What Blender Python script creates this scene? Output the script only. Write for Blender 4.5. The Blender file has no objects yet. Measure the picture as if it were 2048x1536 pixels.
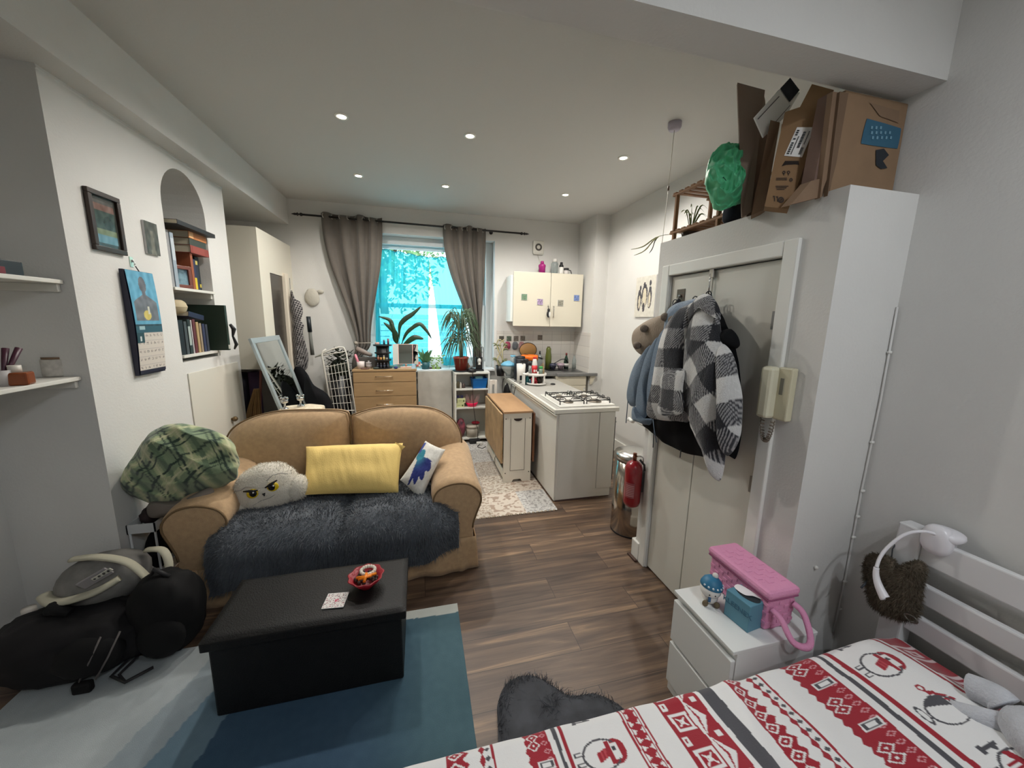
import bpy, bmesh, math, random
from mathutils import Vector, Matrix, Euler, noise
random.seed(7)
SC = bpy.context.scene
COL = SC.collection
PI = math.pi
sin, cos = math.sin, math.cos

# ---------------------------------------------------------------- camera model of the photograph
FPX, PITCH, YAW, ROLL, EYE = 737.3, 0.171703, 0.247886, -0.018857, 1.70
_f = Vector((sin(YAW)*cos(PITCH), cos(YAW)*cos(PITCH), -sin(PITCH)))
_r0 = Vector((cos(YAW), -sin(YAW), 0)); _d0 = _f.cross(_r0)
_r = cos(ROLL)*_r0 + sin(ROLL)*_d0; _d = -sin(ROLL)*_r0 + cos(ROLL)*_d0
def ray(x, y):
    return _r*((x-1024)/FPX) + _d*((y-768)/FPX) + _f
def onz(x, y, z=0.0):
    d = ray(x, y); return Vector((0, 0, EYE)) + d*((z-EYE)/d.z)
def ony(x, y, Y):
    d = ray(x, y); return Vector((0, 0, EYE)) + d*(Y/d.y)
def onx(x, y, X):
    d = ray(x, y); return Vector((0, 0, EYE)) + d*(X/d.x)

# ---------------------------------------------------------------- materials
def lin(c):
    c = c/255.0
    return c/12.92 if c <= 0.04045 else ((c+0.055)/1.055)**2.4
def rgb(r, g, b): return (lin(r), lin(g), lin(b), 1.0)
_M = {}
def mat(name, col, rough=0.6, metal=0.0, vary=0.0, scale=8.0, bump=0.0, bscale=40.0, trans=0.0, emit=0.0, sheen=0.0, coat=0.0, alpha=1.0, spec=0.5, stretch=None, col2=None):
    if name in _M: return _M[name]
    m = bpy.data.materials.new(name); m.use_nodes = True
    nt = m.node_tree; N = nt.nodes; L = nt.links
    b = N['Principled BSDF']
    c = rgb(*col)
    b.inputs['Base Color'].default_value = c
    b.inputs['Roughness'].default_value = rough
    b.inputs['Metallic'].default_value = metal
    b.inputs['Specular IOR Level'].default_value = spec
    if trans: b.inputs['Transmission Weight'].default_value = trans; b.inputs['IOR'].default_value = 1.45
    if sheen: b.inputs['Sheen Weight'].default_value = sheen; b.inputs['Sheen Roughness'].default_value = 0.5
    if coat: b.inputs['Coat Weight'].default_value = coat
    if alpha < 1: b.inputs['Alpha'].default_value = alpha
    if emit: b.inputs['Emission Color'].default_value = c; b.inputs['Emission Strength'].default_value = emit
    if vary or bump or col2:
        tc = N.new('ShaderNodeTexCoord'); mp = N.new('ShaderNodeMapping')
        L.new(tc.outputs['Object'], mp.inputs['Vector'])
        if stretch: mp.inputs['Scale'].default_value = stretch
    if vary or col2:
        n = N.new('ShaderNodeTexNoise'); n.inputs['Scale'].default_value = scale; n.inputs['Detail'].default_value = 6
        L.new(mp.outputs['Vector'], n.inputs['Vector'])
        r = N.new('ShaderNodeValToRGB'); r.color_ramp.elements[0].position = 0.32; r.color_ramp.elements[1].position = 0.68
        if col2:
            c0, c1 = rgb(*col2), c
        else:
            c0 = tuple(max(0, x*(1-vary)) for x in c[:3])+(1,); c1 = tuple(min(1, x*(1+vary)) for x in c[:3])+(1,)
        r.color_ramp.elements[0].color = c0; r.color_ramp.elements[1].color = c1
        L.new(n.outputs['Fac'], r.inputs['Fac']); L.new(r.outputs['Color'], b.inputs['Base Color'])
    if bump:
        n2 = N.new('ShaderNodeTexNoise'); n2.inputs['Scale'].default_value = bscale; n2.inputs['Detail'].default_value = 4
        L.new(mp.outputs['Vector'], n2.inputs['Vector'])
        bp = N.new('ShaderNodeBump'); bp.inputs['Strength'].default_value = bump; bp.inputs['Distance'].default_value = 0.01
        L.new(n2.outputs['Fac'], bp.inputs['Height']); L.new(bp.outputs['Normal'], b.inputs['Normal'])
    _M[name] = m
    return m
def painted(name='painted', rough=0.8, bump=0.0, bscale=200.0, sheen=0.0):
    """surface whose printed pattern is stored per vertex (print on cloth, paper, board)"""
    if name in _M: return _M[name]
    m = mat(name, (200, 200, 200), rough, bump=bump, bscale=bscale, sheen=sheen)
    nt = m.node_tree
    a = nt.nodes.new('ShaderNodeAttribute'); a.attribute_name = 'Print'
    nt.links.new(a.outputs['Color'], nt.nodes['Principled BSDF'].inputs['Base Color'])
    return m

# ---------------------------------------------------------------- mesh builder
class MB:
    def __init__(s, T=None):
        s.v = []; s.f = []; s.mi = []; s.sm = []; s.col = {}; s.m = 0; s.T = T or Matrix()
    def at(s, loc=(0, 0, 0), rot=(0, 0, 0)):
        s.T = Matrix.Translation(Vector(loc)) @ Euler(rot, 'XYZ').to_matrix().to_4x4(); return s
    def add(s, vs, fs, smooth=False, cols=None):
        b = len(s.v)
        s.v += [s.T @ Vector(p) for p in vs]
        s.f += [tuple(b+i for i in f) for f in fs]
        s.mi += [s.m]*len(fs); s.sm += [smooth]*len(fs)
        if cols:
            for i, c in enumerate(cols): s.col[b+i] = c
        return s
    def box(s, c, d, bev=0.0, rot=None, seg=2):
        bm = bmesh.new()
        bmesh.ops.create_cube(bm, size=1.0)
        for v in bm.verts: v.co = Vector((v.co.x*d[0], v.co.y*d[1], v.co.z*d[2]))
        if bev:
            bmesh.ops.bevel(bm, geom=bm.edges[:], offset=min(bev, min(d)*0.49), segments=seg, profile=0.5, affect='EDGES')
        R = Euler(rot, 'XYZ').to_matrix() if rot else Matrix.Identity(3)
        bm.verts.index_update()
        vs = [R @ v.co + Vector(c) for v in bm.verts]; fs = [[v.index for v in f.verts] for f in bm.faces]
        bm.free()
        return s.add(vs, fs, False)
    def lh(s, lo, hi, bev=0.0):
        lo = Vector(lo); hi = Vector(hi)
        return s.box((lo+hi)/2, [abs(a) for a in (hi-lo)], bev)
    def lathe(s, prof, c=(0, 0, 0), seg=24, rot=None, cap=True, squash=(1, 1), ripple=None):
        R = Euler(rot, 'XYZ').to_matrix() if rot else Matrix.Identity(3)
        vs = []; fs = []
        for (r, z) in prof:
            for k in range(seg):
                a = 2*PI*k/seg; rr = r*(ripple(a, z) if ripple else 1)
                vs.append(R @ Vector((rr*cos(a)*squash[0], rr*sin(a)*squash[1], z)) + Vector(c))
        n = len(prof)
        for i in range(n-1):
            for k in range(seg):
                k2 = (k+1) % seg
                fs.append((i*seg+k, i*seg+k2, (i+1)*seg+k2, (i+1)*seg+k))
        s.add(vs, fs, True)
        if cap:
            b = len(s.v)-len(vs)
            for i, rev in ((0, True), (n-1, False)):
                if prof[i][0] > 1e-5:
                    idx = [b+i*seg+k for k in range(seg)]
                    s.f.append(tuple(reversed(idx)) if rev else tuple(idx)); s.mi.append(s.m); s.sm.append(False)
        return s
    def cyl(s, p, q, r, seg=16, r2=None):
        return s.tube([p, q], [r, r if r2 is None else r2], seg)
    def tube(s, pts, r, seg=8, closed=False, flat=1.0):
        pts = [Vector(p) for p in pts]; n = len(pts)
        rs = r if isinstance(r, (list, tuple)) else [r]*n
        vs = []; fs = []
        up = None
        for i, p in enumerate(pts):
            if closed: t = pts[(i+1) % n]-pts[i-1]
            else: t = pts[min(i+1, n-1)]-pts[max(i-1, 0)]
            t.normalize()
            if up is None:
                up = Vector((0, 0, 1)) if abs(t.z) < 0.9 else Vector((1, 0, 0))
            a = t.cross(up); a.normalize(); b = a.cross(t); b.normalize(); up = b
            for k in range(seg):
                an = 2*PI*k/seg
                vs.append(p + a*cos(an)*rs[i] + b*sin(an)*rs[i]*flat)
        m = n if closed else n-1
        for i in range(m):
            j = (i+1) % n
            for k in range(seg):
                k2 = (k+1) % seg
                fs.append((i*seg+k, i*seg+k2, j*seg+k2, j*seg+k))
        s.add(vs, fs, seg > 5)
        if not closed:
            b = len(s.v)-len(vs)
            for i, rev in ((0, True), (n-1, False)):
                if rs[i] > 1e-5:
                    idx = [b+i*seg+k for k in range(seg)]
                    s.f.append(tuple(reversed(idx)) if rev else tuple(idx)); s.mi.append(s.m); s.sm.append(False)
        return s
    def prism(s, poly, axis, lo, hi):
        """extrude 2-D polygon; axis 0: (y,z) along x; 1: (x,z) along y; 2: (x,y) along z"""
        n = len(poly)
        def P(p, h): return {0: (h, p[0], p[1]), 1: (p[0], h, p[1]), 2: (p[0], p[1], h)}[axis]
        vs = [P(p, lo) for p in poly]+[P(p, hi) for p in poly]
        fs = [tuple(range(n-1, -1, -1)), tuple(range(n, 2*n))]
        fs += [(i, (i+1) % n, n+(i+1) % n, n+i) for i in range(n)]
        return s.add(vs, fs, False)
    def ball(s, c, r, seg=16, ring=10, rot=None, fn=None, p=1.0):
        if not isinstance(r, (tuple, list)): r = (r, r, r)
        R = Euler(rot, 'XYZ').to_matrix() if rot else Matrix.Identity(3)
        vs = []; fs = []
        def sp(x): return math.copysign(abs(x)**p, x)
        for i in range(ring+1):
            th = -PI/2+PI*i/ring
            for k in range(seg):
                a = 2*PI*k/seg
                q = Vector((sp(cos(th))*sp(cos(a)), sp(cos(th))*sp(sin(a)), sp(sin(th))))
                if fn: q = q*fn(q)
                vs.append(R @ Vector((q.x*r[0], q.y*r[1], q.z*r[2])) + Vector(c))
        for i in range(ring):
            for k in range(seg):
                k2 = (k+1) % seg
                fs.append((i*seg+k, i*seg+k2, (i+1)*seg+k2, (i+1)*seg+k))
        return s.add(vs, fs, True)
    def grid(s, fn, nu, nv, col=None, smooth=True, flip=False):
        vs = []; cs = [] if col else None
        for j in range(nv+1):
            for i in range(nu+1):
                u, v = i/nu, j/nv
                vs.append(fn(u, v))
                if col: cs.append(col(u, v))
        fs = []
        for j in range(nv):
            for i in range(nu):
                a = j*(nu+1)+i
                q = (a, a+1, a+nu+2, a+nu+1)
                fs.append(tuple(reversed(q)) if flip else q)
        return s.add(vs, fs, smooth, cs)
    def build(s, name, mats, parent=None, sub=0, solid=0.0):
        me = bpy.data.meshes.new(name); me.from_pydata([tuple(v) for v in s.v], [], s.f)
        if not isinstance(mats, (list, tuple)): mats = [mats]
        for m in mats: me.materials.append(m)
        me.polygons.foreach_set('material_index', s.mi); me.polygons.foreach_set('use_smooth', s.sm)
        if s.col:
            at = me.color_attributes.new('Print', 'FLOAT_COLOR', 'POINT')
            data = []
            for i in range(len(s.v)):
                data.extend(s.col.get(i, (0.6, 0.6, 0.6, 1)))
            at.data.foreach_set('color', data)
        me.update()
        o = bpy.data.objects.new(name, me); COL.objects.link(o)
        if parent: o.parent = parent
        if solid:
            md = o.modifiers.new('thick', 'SOLIDIFY'); md.thickness = solid; md.offset = 0
        if sub:
            md = o.modifiers.new('sub', 'SUBSURF'); md.levels = sub; md.render_levels = sub
        return o
def tag(o, label=None, cat=None, group=None, kind=None):
    if label: o['label'] = label
    if cat: o['category'] = cat
    if group: o['group'] = group
    if kind: o['kind'] = kind
    return o
def thing(name, label, cat, loc=(0, 0, 0), rot=(0, 0, 0), group=None):
    o = bpy.data.objects.new(name, None); COL.objects.link(o)
    o.location = loc; o.rotation_euler = rot; o.empty_display_size = 0.05
    return tag(o, label, cat, group)
def solo(name, mb, mats, label, cat, group=None, loc=None, rot=None, **k):
    o = mb.build(name, mats, **k)
    if loc is not None: o.location = loc
    if rot is not None: o.rotation_euler = rot
    return tag(o, label, cat, group)
def struct(name, mb, mats, parent=None, **k):
    o = mb.build(name, mats, parent, **k)
    if not parent: o['kind'] = 'structure'
    return o
def dup(o, loc=None, rot=None, label=None, parent=None):
    c = o.copy(); COL.objects.link(c)
    if parent: c.parent = parent
    if loc is not None: c.location = loc
    if rot is not None: c.rotation_euler = rot
    if label: c['label'] = label
    for ch in list(o.children): dup(ch, parent=c)
    return c
def nz(p, s=1.0): return noise.noise(Vector(p)*s)
def clamp(x, a=0.0, b=1.0): return max(a, min(b, x))
def smooth(a, b, x):
    t = clamp((x-a)/(b-a)); return t*t*(3-2*t)
def mix(a, b, t): return tuple(a[i]*(1-t)+b[i]*t for i in range(len(a)))
def fur(mb, n, length, width, droop=0.3, lay=0.4, bias=(0, 0, 0), seed=1, keep=None):
    """one mesh of short bent blades rooted on the faces of mb"""
    R = random.Random(seed)
    tris = []
    for f in mb.f:
        for k in range(1, len(f)-1): tris.append((mb.v[f[0]], mb.v[f[k]], mb.v[f[k+1]]))
    acc = []; t = 0.0
    for a, b, c in tris:
        t += (b-a).cross(c-a).length*0.5; acc.append(t)
    import bisect
    out = MB(); vs = []; fs = []
    bi = Vector(bias)
    for _ in range(n):
        i = bisect.bisect_left(acc, R.random()*t); i = min(i, len(tris)-1)
        a, b, c = tris[i]
        u, v = R.random(), R.random()
        if u+v > 1: u, v = 1-u, 1-v
        p = a+(b-a)*u+(c-a)*v
        if keep and not keep(p): continue
        nn = (b-a).cross(c-a); nn.normalize()
        L = length*(0.6+0.8*R.random())
        cl = Vector((nz(p, 9), nz(p+Vector((5, 5, 5)), 9), nz(p+Vector((9, 1, 4)), 9)))*1.5
        d = nn + (Vector((R.gauss(0, 1), R.gauss(0, 1), R.gauss(0, 1)))*0.35 + cl)*lay + bi
        d.normalize()
        sd = d.cross(Vector((R.gauss(0, 1), R.gauss(0, 1), R.gauss(0, 1)))); sd.normalize(); sd *= width*(0.6+0.8*R.random())
        m = p+d*L*0.55; e = p+d*L+Vector((0, 0, -droop*L))
        q = len(vs)
        vs += [p-sd, p+sd, m-sd*0.7, m+sd*0.7, e]
        fs += [(q, q+1, q+3, q+2), (q+2, q+3, q+4)]
    out.add(vs, fs, True)
    return out
# ================================================================ ROOM
YW_, ZC = 5.30, 3.10            # window wall, ceiling
XR, XK = 1.86, 2.52             # right wall by the bed, kitchen right wall
XA, YA0, YA1 = -1.65, 2.35, 4.0 # chimney breast
wallm = mat('wall_paint', (212, 211, 207), 0.75, vary=0.02, scale=3, bump=0.12, bscale=90)
ceilm = mat('ceiling_paint', (204, 203, 199), 0.8, bump=0.06, bscale=60)
trimm = mat('gloss_white', (226, 226, 220), 0.35)
creamm = mat('cream_paint', (216, 208, 188), 0.5)
darkvoid = mat('dark_void', (30, 29, 28), 0.8)

# floor planks run along x
fm = mat('walnut_laminate', (120, 100, 80), 0.42)
nt = fm.node_tree; N = nt.nodes; L = nt.links; bs = N['Principled BSDF']
tc = N.new('ShaderNodeTexCoord')
br = N.new('ShaderNodeTexBrick'); br.inputs['Scale'].default_value = 1.0
br.inputs['Brick Width'].default_value = 1.25; br.inputs['Row Height'].default_value = 0.19; br.inputs['Mortar Size'].default_value = 0.0016
br.inputs['Mortar Smooth'].default_value = 0.3; br.offset = 0.37
br.inputs['Color1'].default_value = (0, 0, 0, 1); br.inputs['Color2'].default_value = (1, 1, 1, 1); br.inputs['Mortar'].default_value = (0.5, 0.5, 0.5, 1)
L.new(tc.outputs['Object'], br.inputs['Vector'])
mp = N.new('ShaderNodeMapping'); mp.inputs['Scale'].default_value = (0.8, 12.0, 1.0)
L.new(tc.outputs['Object'], mp.inputs['Vector'])
va = N.new('ShaderNodeVectorMath'); va.operation = 'MULTIPLY_ADD'; va.inputs[1].default_value = (3.7, 9.1, 5.0)
L.new(br.outputs['Color'], va.inputs[0]); L.new(mp.outputs['Vector'], va.inputs[2])
n1 = N.new('ShaderNodeTexNoise'); n1.inputs['Scale'].default_value = 1.5; n1.inputs['Detail'].default_value = 7; n1.inputs['Distortion'].default_value = 0.9
L.new(va.outputs['Vector'], n1.inputs['Vector'])
mp2 = N.new('ShaderNodeMapping'); mp2.inputs['Scale'].default_value = (2.0, 60.0, 1.0); L.new(tc.outputs['Object'], mp2.inputs['Vector'])
n2 = N.new('ShaderNodeTexNoise'); n2.inputs['Scale'].default_value = 3; n2.inputs['Detail'].default_value = 4; L.new(mp2.outputs['Vector'], n2.inputs['Vector'])
m1 = N.new('ShaderNodeMath'); m1.operation = 'MULTIPLY_ADD'; m1.inputs[1].default_value = 0.25; L.new(n2.outputs['Fac'], m1.inputs[0]); L.new(n1.outputs['Fac'], m1.inputs[2])
m2 = N.new('ShaderNodeMath'); m2.operation = 'MULTIPLY_ADD'; m2.inputs[1].default_value = 0.10; L.new(br.outputs['Color'], m2.inputs[0]); L.new(m1.outputs[0], m2.inputs[2])
cr = N.new('ShaderNodeValToRGB'); E = cr.color_ramp.elements
E[0].position = 0.42; E[0].color = rgb(58, 45, 38); E[1].position = 0.94; E[1].color = rgb(166, 136, 106)
e = E.new(0.60); e.color = rgb(88, 70, 58); e = E.new(0.76); e.color = rgb(112, 90, 72)
L.new(m2.outputs[0], cr.inputs['Fac'])
mx = N.new('ShaderNodeMixRGB'); mx.blend_type = 'MIX'; mx.inputs['Color2'].default_value = rgb(40, 32, 28)
L.new(br.outputs['Fac'], mx.inputs['Fac']); L.new(cr.outputs['Color'], mx.inputs['Color1']); L.new(mx.outputs['Color'], bs.inputs['Base Color'])
bp = N.new('ShaderNodeBump'); bp.inputs['Strength'].default_value = 0.12; bp.inputs['Distance'].default_value = 0.004
L.new(m1.outputs[0], bp.inputs['Height']); L.new(bp.outputs['Normal'], bs.inputs['Normal'])
mb = MB(); mb.lh((-2.4, -1.6, -0.12), (2.7, YW_+0.3, 0.0)); struct('floor', mb, fm)
mb = MB(); mb.lh((-2.4, -1.6, ZC), (2.7, YW_+0.3, ZC+0.12)); struct('ceiling', mb, ceilm)

# window wall with opening
WX0, WX1, WZ0, WZ1 = -0.68, 1.06, 0.985, 2.78
mb = MB(); y0, y1 = YW_, YW_+0.32
mb.lh((-2.4, y0, 0), (WX0, y1, ZC)); mb.lh((WX1, y0, 0), (2.7, y1, ZC)); mb.lh((WX0, y0, 0), (WX1, y1, WZ0)); mb.lh((WX0, y0, WZ1), (WX1, y1, ZC))
struct('wall_back', mb, wallm)
# kitchen right wall with the step by the sink, then the return by the closet and the wall beside the bed
mb = MB(); mb.lh((XK, 1.45, 0), (XK+0.18, 4.75, ZC)); struct('wall_right', mb, wallm)
mb = MB(); mb.lh((2.32, 4.75, 0), (XK+0.18, YW_, ZC)); struct('wall_right_step', mb, wallm)
mb = MB(); mb.lh((XR, -1.6, 0), (XK+0.1, 1.12, ZC)); mb.lh((XR, 1.12, 2.19), (XK+0.1, 1.45, ZC)); struct('wall_bedside', mb, wallm)
mb = MB(); mb.lh((-2.4, -1.75, 0), (XK+0.1, -1.6, ZC)); struct('wall_front', mb, wallm)
# left wall, alcove, chimney breast with an arched niche
mb = MB(); mb.lh((-2.45, 4.0, 0), (-2.3, YW_, ZC)); mb.lh((-2.45, -1.6, 0), (-2.1, YA0+0.1, ZC)); struct('wall_left', mb, wallm)
NY0, NY1, NZ0, NZS = 3.13, 3.66, 1.355, 2.45
R_ = (NY1-NY0)/2; NC = (NY0+NY1)/2
arc = [(NC - R_*cos(PI*k/20), NZS + R_*1.02*sin(PI*k/20)) for k in range(21)]
mb = MB()
outer = [(YA0, 0), (YA0, ZC), (YA1, ZC), (YA1, 0)]
mb.add([(XA, YA0, 0), (XA, NY0, 0), (XA, NY0, ZC), (XA, YA0, ZC)], [(0, 1, 2, 3)])
mb.add([(XA, NY1, 0), (XA, YA1, 0), (XA, YA1, ZC), (XA, NY1, ZC)], [(0, 1, 2, 3)])
mb.add([(XA, NY0, 0), (XA, NY1, 0), (XA, NY1, NZ0), (XA, NY0, NZ0)], [(0, 1, 2, 3)])
for k in range(20):
    (a, b), (c, d) = arc[k], arc[k+1]
    mb.add([(XA, a, b), (XA, c, d), (XA, c, ZC), (XA, a, ZC)], [(0, 1, 2, 3)])
prof = [(NY0, NZ0)]+arc+[(NY1, NZ0)]
XB = XA-0.30
for k in range(len(prof)):
    (a, b), (c, d) = prof[k], prof[(k+1) % len(prof)]
    mb.add([(XA, a, b), (XB, a, b), (XB, c, d), (XA, c, d)], [(0, 1, 2, 3)], 0 < k < len(prof)-2)
mb.add([(XB, a, b) for a, b in prof], [tuple(range(len(prof)))])
mb.add([(XA, YA0, 0), (-2.44, YA0, 0), (-2.44, YA0, ZC), (XA, YA0, ZC)], [(0, 3, 2, 1)])
mb.add([(XA, YA1, 0), (-2.44, YA1, 0), (-2.44, YA1, ZC), (XA, YA1, ZC)], [(0, 1, 2, 3)])
struct('wall_chimney_breast', mb, wallm)
# cupboard door set flush in the breast under the niche
d = thing('niche_cupboard_door', 'cream painted cupboard door under the arched book niche', 'cupboard door', (XA, 0, 0))
mb = MB(); mb.lh((0.001, 3.16, 0.02), (0.009, 3.93, 1.27), 0.002); mb.build('panel', mat('niche_door_paint', (210, 206, 194), 0.6), d)
k = onx(461, 838, XA)
mb = MB(); mb.ball((0.036, k.y, k.z), 0.022); mb.cyl((0.008, k.y, k.z), (0.03, k.y, k.z), 0.012); mb.build('knob', mat('knob_brass', (120, 100, 70), 0.4, 0.6), d)
# beams
mb = MB(); mb.lh((-2.32, -1.6, 2.80), (-1.515, YW_, ZC+0.02)); struct('trim_1', mb, wallm)
mb = MB(); mb.lh((-1.515, 1.07, 2.575), (2.58, 1.206, ZC+0.02)); struct('trim_2', mb, wallm)
mb = MB(); mb.prism([(XA+0.0, 2.80), (XA+0.004, 2.785), (XA-0.0, 2.78)], 1, YA0, YA1); struct('trim_3', mb, wallm)
# closet box that takes the corner by the bed
CX, CY0, CY1, CZ = 1.51, 1.087, 2.17, 2.20
DY0, DY1, DZ = 1.30, 2.04, 1.985
mb = MB()
mb.lh((CX, CY0, 0), (CX+0.06, DY0, CZ)); mb.lh((CX, DY1, 0), (CX+0.06, CY1, CZ)); mb.lh((CX, DY0, DZ), (CX+0.06, DY1, CZ)); mb.lh((CX+0.06, CY0, 0), (XK+0.05, CY1, CZ))
struct('wall_closet', mb, wallm)
dr = thing('door_1', None, None); dr['kind'] = 'structure'
doorm = mat('door_paint', (206, 204, 194), 0.45, bump=0.03, bscale=30)
ysp = 1.707
mb = MB(); mb.lh((CX+0.012, DY0+0.004, 0.012), (CX+0.055, ysp-0.003, DZ-0.006), 0.003); mb.build('door_leaf', doorm, dr)
mb = MB(); mb.lh((CX+0.012, ysp+0.003, 0.012), (CX+0.055, DY1-0.004, DZ-0.006), 0.003); mb.build('door_leaf', doorm, dr)
for z in (1.72, 0.95, 0.3):
    mb = MB(); mb.cyl((CX+0.008, DY0+0.004, z-0.045), (CX+0.008, DY0+0.004, z+0.045), 0.006, 8); mb.lh((CX+0.006, DY0+0.004, z-0.04), (CX+0.012, DY0+0.03, z+0.04)); mb.build('hinge', mat('steel_dull', (150, 150, 148), 0.4, 0.8), dr)
mb = MB()  # architrave
for lo, hi in (((DY0-0.065, 0), (DY0, DZ+0.065)), ((DY1, 0), (DY1+0.065, DZ+0.065)), ((DY0, DZ), (DY1, DZ+0.065))):
    mb.lh((CX-0.018, lo[0], lo[1]), (CX+0.002, hi[0], hi[1]), 0.006)
mb.build('architrave', trimm, dr)
# skirting
mb = MB()
for lo, hi in (((XK-0.02, 2.17, 0), (XK, 4.75, 0.16)), ((2.3, 4.73, 0), (XK-0.02, 4.75, 0.16))): mb.lh(lo, hi, 0.006)
struct('baseboard_right', mb, trimm)
mb = MB(); mb.lh((CX-0.022, CY1-0.066, 0), (CX-0.001, CY1+0.02, 0.14), 0.008); mb.lh((CX-0.022, CY1, 0), (XK-0.03, CY1+0.02, 0.14), 0.006); struct('baseboard_closet', mb, trimm)
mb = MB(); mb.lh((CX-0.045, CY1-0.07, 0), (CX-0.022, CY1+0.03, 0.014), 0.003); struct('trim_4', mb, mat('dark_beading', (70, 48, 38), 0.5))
mb = MB(); mb.lh((-2.1, -1.6, 0), (-2.08, YA0, 0.10), 0.005); struct('baseboard_left', mb, trimm)

# left corner cupboard that hangs above a recess, with a dark doorway in its side
mb = MB()
BX, BY, BZ0, BZ1 = -1.52, 4.30, 1.15, 2.55
mb.lh((-2.3, BY, BZ0), (BX-0.03, YW_, BZ1)); mb.lh((BX-0.03, BY, BZ0), (BX, 4.56, BZ1)); mb.lh((BX-0.03, 4.56, 2.15), (BX, YW_, BZ1)); mb.lh((BX-0.03, 5.06, 0), (BX, YW_, 2.15))
struct('wall_corner_cupboard', mb, mat('corner_paint', (216, 211, 196), 0.6))
d2 = thing('door_2', None, None); d2['kind'] = 'structure'
mb = MB(); mb.lh((BX-0.028, 4.565, 0.0), (BX-0.004, 4.935, 2.145), 0.002); mb.build('dark_panel', mat('dark_brown_panel', (58, 53, 48), 0.25), d2)
mb = MB(); mb.lh((BX-0.02, 4.94, 0.0), (BX+0.03, 5.05, 2.19), 0.004); mb.build('door_edge', mat('door_edge_cream', (226, 216, 198), 0.5), d2)

# ---------------------------------------------------------------- window
w = thing('window_1', None, None); w['kind'] = 'structure'
wf = mat('window_white', (232, 236, 236), 0.4)
mb = MB(); yf = 5.50
def fr(x0, x1, z0, z1, t, yA, yB):
    mb.lh((x0, yA, z0), (x0+t, yB, z1), 0.004); mb.lh((x1-t, yA, z0), (x1, yB, z1), 0.004)
    mb.lh((x0+t, yA, z0), (x1-t, yB, z0+t), 0.004); mb.lh((x0+t, yA, z1-t), (x1-t, yB, z1), 0.004)
fr(WX0, WX1, WZ0, WZ1, 0.10, yf-0.03, yf+0.08)
mb.build('frame', wf, w)
mb = MB(); fr(WX0+0.10, WX1-0.10, WZ0+0.10, 1.90, 0.055, yf, yf+0.04); mb.build('lower_sash', wf, w)
mb = MB(); fr(WX0+0.10, WX1-0.10, 1.85, WZ1-0.10, 0.05, yf+0.04, yf+0.08); mb.build('upper_sash', wf, w)
gl = mat('window_glass', (235, 245, 245), 0.0, trans=1.0); gl.node_tree.nodes['Principled BSDF'].inputs['IOR'].default_value = 1.02
mb = MB(); mb.lh((WX0+0.13, yf+0.018, WZ0+0.13), (WX1-0.13, yf+0.022, 1.88)); mb.build('pane', gl, w)
mb = MB(); mb.lh((WX0+0.13, yf+0.058, 1.88), (WX1-0.13, yf+0.062, WZ1-0.13)); mb.build('pane', gl, w)
mb = MB(); mb.lh((WX0, 5.22, WZ0-0.02), (WX1, yf-0.02, WZ0+0.012), 0.006); mb.build('sill', wf, w)

# ---------------------------------------------------------------- downlights
ringm = mat('downlight_ring', (235, 235, 228), 0.3); lensm = mat('downlight_lens', (255, 244, 222), 0.3, emit=14.0)
LIGHTS = [onz(683, 232, ZC), onz(940, 271, ZC), onz(1247, 315, ZC), onz(717, 351, ZC), onz(891, 372, ZC), onz(1131, 389, ZC)]
LAB = ['recessed ceiling downlight nearest the long left beam in the front row', 'middle recessed downlight of the front ceiling row', 'recessed downlight of the front row beside the ceiling pull switch',
       'recessed downlight of the rear row above the left curtain', 'middle recessed downlight of the rear row, above the sheer curtain', 'recessed downlight of the rear row above the wall cabinet']
def spot(p, energy, size=2.85, col=(1.0, 0.95, 0.885)):
    l = bpy.data.lights.new('ceiling_spot', 'SPOT'); l.energy = energy; l.spot_size = size; l.spot_blend = 0.55; l.color = col; l.shadow_soft_size = 0.035
    o = bpy.data.objects.new('ceiling_spot', l); COL.objects.link(o); o.location = p; return o
for p, lb in zip(LIGHTS, LAB):
    t = thing('downlight', lb, 'ceiling light', (p.x, p.y, ZC), group='recessed ceiling downlights')
    mb = MB(); mb.lathe([(0.030, -0.002), (0.034, -0.008), (0.046, -0.007), (0.048, 0.0)], seg=28, cap=False); mb.build('ring', ringm, t)
    mb = MB(); mb.lathe([(0.001, -0.004), (0.031, -0.004), (0.031, -0.001)], seg=24); mb.build('lens', lensm, t)
    o = spot((0, 0, -0.02), 44); o.parent = t
# two unseen lamps put behind the camera to light the bed end
for x, y in ((1.1, -0.45), (0.75, -1.15)):
    spot((x, y, ZC-0.02), 32, 3.08, (0.90, 0.94, 1.0))

# ---------------------------------------------------------------- outside
wld = bpy.data.worlds.new('World'); SC.world = wld; wld.use_nodes = True
bg = wld.node_tree.nodes['Background']; bg.inputs['Color'].default_value = (0.74, 0.90, 1.0, 1); bg.inputs['Strength'].default_value = 4.0
al = bpy.data.lights.new('sky_portal', 'AREA'); al.shape = 'RECTANGLE'; al.size = 1.7; al.size_y = 1.8; al.cycles.is_portal = True
ao = bpy.data.objects.new('sky_portal', al); COL.objects.link(ao); ao.location = (0.19, 5.6, 1.88); ao.rotation_euler = (-PI/2, 0, 0)
mb = MB(); mb.lh((-12, 5.62, -0.3), (12, 22, -0.15)); struct('pavement_outside', mb, mat('paving', (150, 150, 145), 0.9, vary=0.1))
mb = MB()
for k in range(15): mb.lh((-4.5, 9.0, -0.15+k*0.13), (5.5, 9.06, -0.15+k*0.13+0.115), 0.01)
solo('board_fence', mb, mat('white_boards', (225, 228, 228), 0.6), 'white horizontal board fence seen low through the window', 'fence')
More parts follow.
